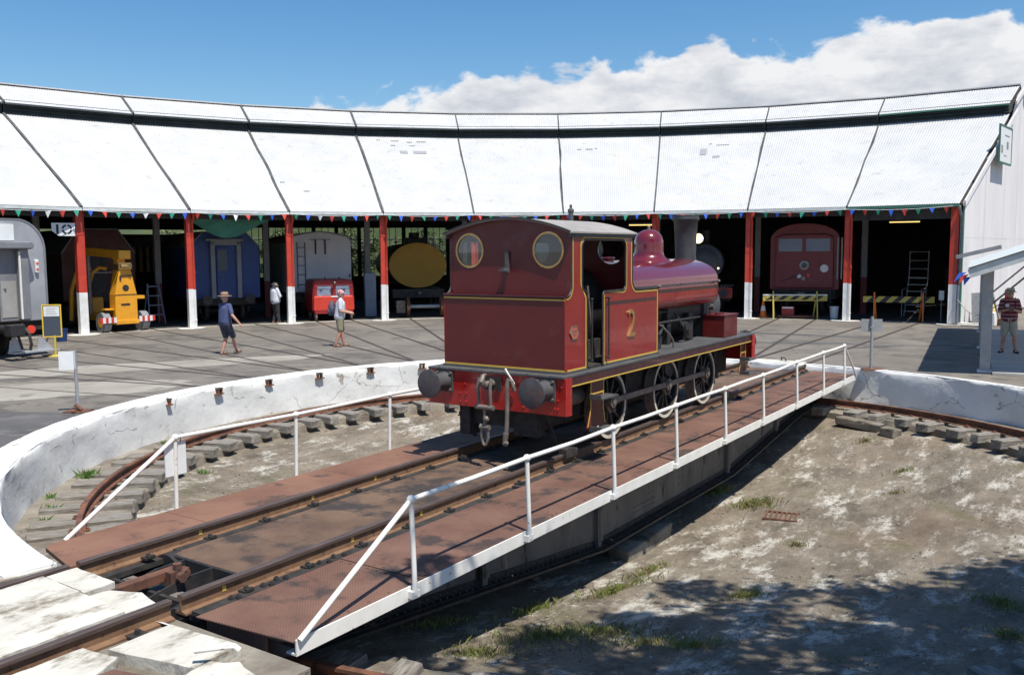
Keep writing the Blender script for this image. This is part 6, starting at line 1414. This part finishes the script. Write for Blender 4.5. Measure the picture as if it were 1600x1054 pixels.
# clutter along the gable wall
def clutter(name, label, cat, th, r, build, rz=0):
    o = thing(name, label, cat, pol(th, r), -rad(th)+rz); build(o); return o
def b1(o):
    m = MB(); m.bar((0, .1, 0), (-.28, .35, 1.35), .5, .04); m.build('panel', K['sign_white'], o)
    m = MB(); m.bar((0.02, .08, 0), (-.27, .33, 1.32), .44, .05); m.build('lining', K['cream'], o)
clutter('old_hoarding', 'cream edged panel leaning on the gable wall', 'panel', 41.5, 24.8, b1)
def b2(o): m = MB(); m.bar((0, 0, 0), (-.1, .15, 1.2), .4, .03); m.build('sheet', K['galv'], o)
clutter('leaning_sheet', 'grey metal sheet leaning beside the end post', 'metal sheet', 40.8, 24.2, b2)
def b3(o): m = MB(); m.bar((0, 0, 0), (-.5, .1, 1.75), .08, .05); m.build('plank', K['timber'], o)
clutter('plank', 'long brown plank leaning by the gable wall', 'plank', 42.2, 24.9, b3)
def b4(o): m = MB(); m.cyl((0, 0, 0), (0, 0, 1.0), .03, n=8); m.build('post', K['timber'], o); m = MB(); m.box((-.14, .14), (-.06, .06), (.95, 1.3)); m.build('box', K['trolley_maroon'], o, bevel=.01)
clutter('red_box_on_post', 'small dark red box on a post by the gable wall', 'box', 42.4, 25.6, b4)
def b5(o):
    m = MB(); m.box((-.35, .35), (-.15, .15), (.02, .12)); m.box((-.2, .5), (-.3, -.1), (.02, .07)); m.build('offcut', K['footing'], o, bevel=.01); m = MB(); m.bar((-.7, -.2, .05), (.4, .1, .12), .1, .04); m.build('offcut', K['timber'], o)
clutter('timber_offcuts', 'pale timber offcuts on the ground by the gable corner', 'timber', 40.4, 23.6, b5)
def b6(o): m = MB(); m.prism([(-.16, 0), (.16, 0), (.13, .5), (-.13, .5)], 0, .3, 'xz'); m.build('drum', K['sign_white'], o, bevel=.02)
clutter('white_drum', 'white plastic drum beside the leaning panels', 'drum', 41.9, 24.0, b6)
def b7(o): m = MB(); m.box((-.25, .25), (-.2, .2), (0, .25)); m.build('crate', K['orange'] if False else K['rust_rail'], o, bevel=.01)
clutter('rusty_crate', 'small rusty crate on the ground by the gable wall', 'crate', 42.8, 24.6, b7)
o = MB().tube([pol(J(9)+.4, RE+.2, 1.02), pol(40.3, 23.2, .62), pol(41.5, 22.6, .45), pol(43, 22.0, .7), pol(44.2, 21.6, .95)], .014, 6).build('rope', K['rope'], smooth=True); tag(o, 'slack rope strung from the right end post', 'rope')

# ================================================================== PEOPLE
def capsule(m, p0, r0, p1, r1):
    m.ball(p0, r0, 12); m.ball(p1, r1, 12); m.cyl(p0, p1, r0, r1, 12)
def remeshed(m, name, mt, parent, vox=.011, smooth=4):
    o = m.build(name, mt, parent); rm = o.modifiers.new('r', 'REMESH'); rm.mode = 'VOXEL'; rm.voxel_size = vox; rm.use_smooth_shade = True
    sm = o.modifiers.new('s', 'SMOOTH'); sm.iterations = smooth; sm.factor = .5
    dg = bpy.context.evaluated_depsgraph_get(); dg.update(); me = bpy.data.meshes.new_from_object(o.evaluated_get(dg)); o.modifiers.clear(); o.data = me
    me.polygons.foreach_set('use_smooth', [True]*len(me.polygons)); return o
K['skin'] = mat('skin', (.50, .27, .19), (.44, .22, .15), scale=9, rough=.6)
K['hair_grey'] = plain('hair_grey', (.30, .27, .24), .8)
def chain(m, pts):
    for (a, ra), (b, rb) in zip(pts, pts[1:]): capsule(m, a, ra, b, rb)
def person(label, pos, rz, J_, cl, extra=None):
    """J_: joints (x right, y forward, z up) for a 1.72 m figure"""
    o = thing('person', label, 'person', pos, rz); V = lambda k: Vector(J_[k])
    head = V('head'); lean = J_.get('lean', 0)
    hip = Vector((0, 0, .93)); ch = Vector((0, lean, 1.32)); nk = Vector((0, lean*1.2, 1.47))
    m = MB()
    capsule(m, nk, .052, head+Vector((0, -.01, -.07)), .052); m.ball(head, .10, 16, (.78, .95, 1.18)); m.ball(head+Vector((0, .05, -.07)), .05, 12)
    hd = Vector((sin(J_.get('turn', 0)), cos(J_.get('turn', 0)), 0)); sd = Vector((hd.y, -hd.x, 0))
    capsule(m, head+hd*.09+Vector((0, 0, .01)), .012, head+hd*.108+Vector((0, 0, -.025)), .016)
    for s_ in (-1, 1): m.ball(head+sd*.08*s_+Vector((0, 0, -.01)), .022, 8, (.6, .9, 1.4))
    capsule(m, hip, .11, ch, .105)
    for s_, k in ((-1, 'l'), (1, 'r')):
        sh = Vector((.17*s_, lean, 1.39)); el, ha = V(k+'elbow'), V(k+'hand'); chain(m, [(Vector((.05*s_, lean, 1.38)), .07), (sh, .058), (el, .043), (el.lerp(ha, .3), .043), (ha, .028)])
        d_ = (ha-el).normalized(); pl_ = ha+d_*.05; capsule(m, ha, .028, pl_+d_*.02, .030)
        sx = d_.cross(Vector((0, 0, 1))); sx = sx.normalized() if sx.length > .2 else Vector((0, 1, 0)); nrm = sx.cross(d_).normalized()*(1 if J_.get(k+'curl', 1) > 0 else -1)
        for i, ln in enumerate((.075, .085, .08, .062)):
            b_ = pl_+d_*.03+sx*(.024-.016*i); mid = b_+d_*ln*.55; capsule(m, b_, .0105, mid, .010); capsule(m, mid, .010, mid+d_*ln*.3+nrm*ln*-.35, .009)
        tb = ha+d_*.02+sx*.028; capsule(m, tb, .013, tb+d_*.045+sx*.03, .012); capsule(m, tb+d_*.045+sx*.03, .012, tb+d_*.075+sx*.035, .010)
        hp = Vector((.085*s_, 0, .90)); kn, an_ = V(k+'knee'), V(k+'foot'); chain(m, [(hip, .12), (hp, .095), (kn, .058), (kn.lerp(an_, .35)+Vector((0, -.015, 0)), .058), (an_+Vector((0, 0, .09)), .036)])
        fd = Vector(J_.get(k+'toe', (0, 1, 0))).normalized(); capsule(m, an_+Vector((0, 0, .055))-fd*.03, .036, an_+Vector((0, 0, .03))+fd*.15, .026)
    remeshed(m, 'body', K['skin'], o, .010)
    m = MB()
    for s_ in (-1, 1): m.ball(head+hd*.089+sd*.034*s_+Vector((0, 0, .012)), .010, 8)
    m.build('eye', K['lettering'], o)
    m = MB(); m.ball(head+Vector((0, 0, .018))-hd*.018, .104, 16, (.80, .95, 1.1)); m.build('hair', cl.get('hairmat', K['hair_grey']), o, smooth=True)
    # shirt
    m = MB(); wv = cl.get('belly', .15)
    for (a, ra), (b, rb) in (((Vector((-.05, 0, .92)), wv), (Vector((-.075, lean, 1.28)), .135)), ((Vector((.05, 0, .92)), wv), (Vector((.075, lean, 1.28)), .135))): capsule(m, a, ra*.92, b, rb)
    capsule(m, Vector((-.12, lean, 1.385)), .078, Vector((.12, lean, 1.385)), .078); capsule(m, ch, .12, nk, .06); capsule(m, Vector((0, 0, .93)), wv*.95, Vector((0, lean, 1.30)), .145)
    for s_, k in ((-1, 'l'), (1, 'r')):
        sh = Vector((.17*s_, lean, 1.39)); el, ha = V(k+'elbow'), V(k+'hand'); e2 = sh.lerp(el, .8 if not cl.get('long') else 1); capsule(m, sh, .072, e2, .062)
        if cl.get('long'): capsule(m, el, .060, el.lerp(ha, .8), .046)
    remeshed(m, 'shirt', cl['shirt'], o, .012, 5)
    # shorts or trousers
    m = MB(); capsule(m, Vector((-.04, 0, .93)), wv*.93, Vector((.04, 0, .93)), wv*.93)
    for s_, k in ((-1, 'l'), (1, 'r')):
        hp = Vector((.085*s_, 0, .88)); kn, an_ = V(k+'knee'), V(k+'foot')
        capsule(m, hp, .118, hp.lerp(kn, 1.0 if cl.get('trousers') else .88), .092)
        if cl.get('trousers'): capsule(m, kn, .080, an_+Vector((0, 0, .10)), .062)
    remeshed(m, 'trousers' if cl.get('trousers') else 'shorts', cl['legs'], o, .012, 5)
    for k in 'lr':
        an_ = V(k+'foot'); fd = Vector(J_.get(k+'toe', (0, 1, 0))).normalized(); m = MB(); capsule(m, an_+Vector((0, 0, .03))-fd*.05, .042, an_+Vector((0, 0, .026))+fd*.16, .036); capsule(m, an_+Vector((0, 0, .05)), .045, an_+Vector((0, 0, .085)), .042)
        m.v = [(x, y, max(z, .0)) for x, y, z in m.v]; remeshed(m, 'shoe', cl['shoes'], o, .011, 2)
    # headgear
    ht = cl['hat']; hm = cl['hatmat']; Mh = Matrix.Translation(head+Vector((0, 0, .055))) @ Matrix.Rotation(J_.get('tilt', 0), 4, 'X')
    if ht == 'brim':
        m = MB(); br_ = cl.get('brimr', .19); m.lathe([(br_, -.012), (br_*.97, -.005), (.115, .0), (.108, .02), (.10, .085), (.08, .105), (.001, .10)], 28, Mh); m.lathe([(br_, -.014), (.10, -.012), (.098, .02)], 28, Mh); h_ = m.build('hat', hm, o, smooth=True)
        m = MB(); m.lathe([(.112, .004), (.109, .03)], 28, Mh); m.build('hat_band', K['lettering'] if cl.get('band', 1) else hm, h_, smooth=True)
    else:
        m = MB(); m.ball(head+Vector((0, 0, .04)), .112, 18, (.85, .98, .92)); h_ = m.build('cap', hm, o, smooth=True)
        m = MB(); pk = [head+Vector((0, 0, .06))+hd*.07+sd*s*.08 for s in (-1, -.5, 0, .5, 1)]; q = [head+Vector((0, 0, .045))+hd*(.17-.06*abs(s)**2)+sd*s*.075 for s in (-1, -.5, 0, .5, 1)]
        m.add(pk+q, [(i, i+1, i+6, i+5) for i in range(4)]); pk2 = m.build('peak', hm, h_); sdm = pk2.modifiers.new('s', 'SOLIDIFY'); sdm.thickness = .008
    if extra: extra(o)
    return o
def pack(mt, y=-.22, z=1.18, sc=1):
    def f(o):
        m = MB(); m.ball((0, y, z), .2*sc, 16, (.75, .55, 1.15)); m.ball((0, y-.06, z-.1), .14*sc, 14, (.85, .6, .9)); p = remeshed(m, 'backpack', mt, o, .014, 3)
        m = MB()
        for s_ in (-1, 1): m.tube([(.11*s_, y+.06, z+.18), (.12*s_, -.02, z+.29), (.125*s_, .12, z+.17), (.12*s_, .13, z), (.13*s_, .02, z-.12), (.11*s_, y+.05, z-.14)], .016, 6)
        m.build('strap', mt, p)
    return f
K['navy'] = mat('navy', (.05, .065, .15), (.065, .08, .18), scale=12, rough=.85); K['navy_short'] = mat('navy_short', (.035, .04, .065), (.05, .055, .085), scale=12, rough=.9)
K['felt'] = mat('felt', (.24, .15, .09), (.30, .19, .12), scale=10, rough=.9); K['tan_shoe'] = plain('tan_shoe', (.16, .09, .06), .7)
K['shirt_white'] = mat('shirt_white', (.62, .62, .64), (.52, .53, .57), scale=9, rough=.85); K['khaki'] = mat('khaki', (.23, .20, .13), (.30, .265, .18), scale=9, rough=.9)
K['plaid'] = mat('plaid', (.62, .52, .5), (.5, .05, .06), scale=26, detail=2, rough=.8, wid=.03); K['pack'] = mat('pack', (.05, .05, .09), (.12, .12, .17), scale=12, rough=.8)
K['shirt_pale'] = mat('shirt_pale', (.68, .70, .75), (.58, .62, .70), scale=7, rough=.85); K['charcoal'] = plain('charcoal', (.03, .03, .033), .9)
K['straw'] = mat('straw', (.48, .44, .36), (.38, .34, .27), scale=12, rough=.9); K['stone_short'] = mat('stone_short', (.42, .38, .31), (.36, .32, .26), scale=8, rough=.9)
K['striped'] = mat('striped', (.17, .02, .035), rough=.85); t = K['striped'].node_tree; tcn = N(t, 'ShaderNodeTexCoord'); w_ = N(t, 'ShaderNodeTexWave', bands_direction='Z'); w_.inputs['Scale'].default_value = 3.2
t.links.new(tcn.outputs['Object'], w_.inputs['Vector']); rmp = N(t, 'ShaderNodeValToRGB'); rmp.color_ramp.interpolation = 'CONSTANT'; rmp.color_ramp.elements[0].color = (.14, .018, .03, 1); rmp.color_ramp.elements[1].position = .8; rmp.color_ramp.elements[1].color = (.36, .22, .22, 1)
t.links.new(w_.outputs['Fac'], rmp.inputs[0]); t.links.new(rmp.outputs[0], bsdf(K['striped']).inputs['Base Color'])
person('man in navy shirt and shorts and a brown brimmed hat walking away across the yard', (-8.12, 25.4, 0), -.55,
       dict(head=(0, .02, 1.62), lelbow=(-.25, .10, 1.12), lhand=(-.22, .30, .98), relbow=(.33, -.02, 1.13), rhand=(.47, .10, .90), lknee=(-.09, .10, .49), lfoot=(-.09, -.05, .0), rknee=(.10, .20, .50), rfoot=(.11, .28, .03), rtoe=(.1, 1, .1), lean=.03, turn=.1),
       dict(shirt=K['navy'], legs=K['navy_short'], shoes=K['tan_shoe'], hat='brim', hatmat=K['felt'], brimr=.20, belly=.16))
person('man in white shirt, khaki shorts and checked cap with a backpack, standing in the yard', (-5.26, 27.4, 0), -1.45,
       dict(head=(0, .05, 1.60), lelbow=(-.24, .06, 1.10), lhand=(-.12, .30, 1.05), relbow=(.24, .05, 1.10), rhand=(.10, .32, 1.03), lknee=(-.10, .06, .48), lfoot=(-.12, .10, 0), rknee=(.10, .02, .48), rfoot=(.12, -.12, 0), lean=.04, turn=0),
       dict(shirt=K['shirt_white'], legs=K['khaki'], shoes=K['tan_shoe'], hat='cap', hatmat=K['plaid'], belly=.18), pack(K['pack']))
person('person in pale long shirt, dark trousers and sun hat standing in the shed doorway', (-9.72, 37.0, 0), -.7,
       dict(head=(0, .0, 1.50), lelbow=(-.25, .06, 1.10), lhand=(-.02, .22, 1.12), relbow=(.26, .05, 1.10), rhand=(.05, .22, 1.08), lknee=(-.09, .05, .47), lfoot=(-.10, -.03, 0), rknee=(.09, .03, .47), rfoot=(.13, .05, 0), tilt=-.35, lean=-.03),
       dict(shirt=K['shirt_pale'], legs=K['charcoal'], shoes=K['tan_shoe'], hat='brim', hatmat=K['straw'], brimr=.17, belly=.19, trousers=True, long=True, band=0))
def cam_extra(o):
    m = MB(); m.box((-.06, .06), (.30, .36), (1.15, 1.23)); m.cyl((0, .36, 1.19), (0, .40, 1.19), .03, n=12); m.build('camera_body', K['lettering'], o); pack(K['charcoal'], sc=1.1)(o)
    m = MB(); m.box((.03, .12), (.137, .146), (1.24, 1.31)); m.build('shirt_patch', K['sign_white'], o)
person('man in maroon striped shirt and pale shorts standing in the shade of the awning', (13.3, 24.0, .06), 2.75,
       dict(head=(0, .03, 1.58), lelbow=(-.25, .08, 1.10), lhand=(-.07, .28, 1.17), relbow=(.25, .08, 1.10), rhand=(.07, .28, 1.17), lknee=(-.13, .05, .47), lfoot=(-.17, .03, 0), rknee=(.11, .03, .47), rfoot=(.15, .0, 0), ltoe=(-.3, 1, 0), rtoe=(.5, 1, 0), turn=0),
       dict(shirt=K['striped'], legs=K['stone_short'], shoes=K['lettering'], hat='brim', hatmat=K['straw'], brimr=.155, belly=.17), cam_extra)

# ================================================================== TREES, HILL
K['bark'] = mat('bark', (.16, .13, .10), (.26, .22, .17), scale=4, rough=.9, bump=.5, bscale=12, st=(3, 3, .6))
K['leaf'] = mat('leaf', (.05, .085, .025), (.085, .12, .035), scale=2.5, rough=.55); bsdf(K['leaf']).inputs['Transmission Weight'].default_value = 0
K['leaf_pale'] = mat('leaf_pale', (.09, .115, .045), (.13, .15, .06), scale=2, rough=.6)
def tree(label, base, h, clumps, nleaf, mt, tr=.22, ls=(.07, .16)):
    o = thing('gum_tree', label, 'tree', base)
    m = MB(); cz = h*.55; m.tube([(0, 0, -.3), (.1, .05, h*.2), (-.05, .1, h*.4), (.1, 0, cz)], [tr*1.3, tr, tr*.8, tr*.6], 10)
    for c in clumps:
        p = Vector(c[:3]); q = Vector((0, 0, cz*.75)).lerp(p, .5)+Vector((0, 0, .4)); m.tube([(0, .05, cz*.75), q, p], [tr*.45, tr*.28, tr*.08], 7)
    m.build('trunk', K['bark'], o, smooth=True)
    m = MB()
    tot = sum(c[3]**2 for c in clumps)
    for x, y, z, r in clumps:
        sub = [(random.gauss(0, .45), random.gauss(0, .45), random.gauss(0, .4)) for _ in range(14)]
        for _ in range(int(nleaf*r*r/tot)):
            s_ = random.choice(sub); p = Vector((x+r*(s_[0]+random.gauss(0, .16)), y+r*(s_[1]+random.gauss(0, .16)), z+r*.7*(s_[2]+random.gauss(0, .16))))
            a = Vector((random.gauss(0, 1), random.gauss(0, 1), random.gauss(0, 1)-.6)).normalized()*random.uniform(*ls)*1.6; b = a.cross(Vector((random.gauss(0, 1), random.gauss(0, 1), random.gauss(0, 1)))).normalized()*random.uniform(*ls)*.45
            m.add([p, p+a*.5+b, p+a, p+a*.5-b], [(0, 1, 2, 3)])
    m.build('crown', mt, o); return o
tree('spreading gum tree outside the frame shading the near right of the pit', (10.6, 2.2, 0), 12,
     [(-7.7, 1.9, 8.8, 1.1), (-6.2, 2.7, 9.0, 1.3), (-4.5, 3.5, 8.8, 1.5), (-2.6, 3.9, 9.0, 1.6), (-.7, 4.2, 8.8, 1.6), (-5.6, .8, 9.2, 1.8), (-3.4, 1.4, 9.6, 2.0), (-1.0, 1.6, 9.6, 2.0), (-3, -1, 10, 2.0), (0, -.8, 10, 2.0)], 34000, K['leaf'], .3, (.09, .19))
tree('smaller gum tree outside the frame to the right of the pit', (15.0, 11.0, 0), 10, [(-2.3, 1.0, 8.2, 1.2), (-.5, .6, 8.8, 1.5), (1.2, -.4, 8.4, 1.4), (-.2, -1.2, 8.0, 1.2)], 4500, K['leaf'])
m = MB(); n = 80
K['hill'] = mat('hill', (.05, .07, .025), (.095, .105, .042), (.03, .045, .015), scale=.12, rough=.95, bump=1, bscale=1.5, bdist=.3)
rs = [(46, .02), (52, 1.2), (60, 5.0), (75, 8.5), (110, 11), (220, 14), (240, -1)]
for i in range(n+1):
    a = -75+150*i/n
    for r, z in rs: m.v.append(tuple(pol(a, r*(1+.02*sin(i*.7)), z*(1+.10*sin(i*1.3)+.06*random.uniform(-1, 1)))))
k = len(rs)
m.f = [(i*k+j, (i+1)*k+j, (i+1)*k+j+1, i*k+j+1) for i in range(n) for j in range(k-1)]; m.m = [0]*len(m.f)
tag(m.build('hill', K['hill'], smooth=True), kind='structure')
where = {-27: 'seen through the rear windows left of the white van', -20: 'seen through the rear windows behind the white van', -14: 'seen through the rear windows behind the yellow ended tank wagon', -9: 'seen through the windows beside the locomotive cab', 36.5: 'seen through the opening beside the right end post', 40.5: 'behind the gable end of the shed', -38: 'seen through the gap above the yellow crane'}
for a, tx in where.items():
    tree('leafy tree on the bank, '+tx, pol(a, 51+random.uniform(0, 3), .4), 5.2, [(0, 0, 3.4, 1.4), (-.9, .2, 2.7, 1.2), (1, 0, 2.8, 1.2), (.2, .3, 1.6, 1.2)], 2600, K['leaf_pale'], .14, (.10, .2))
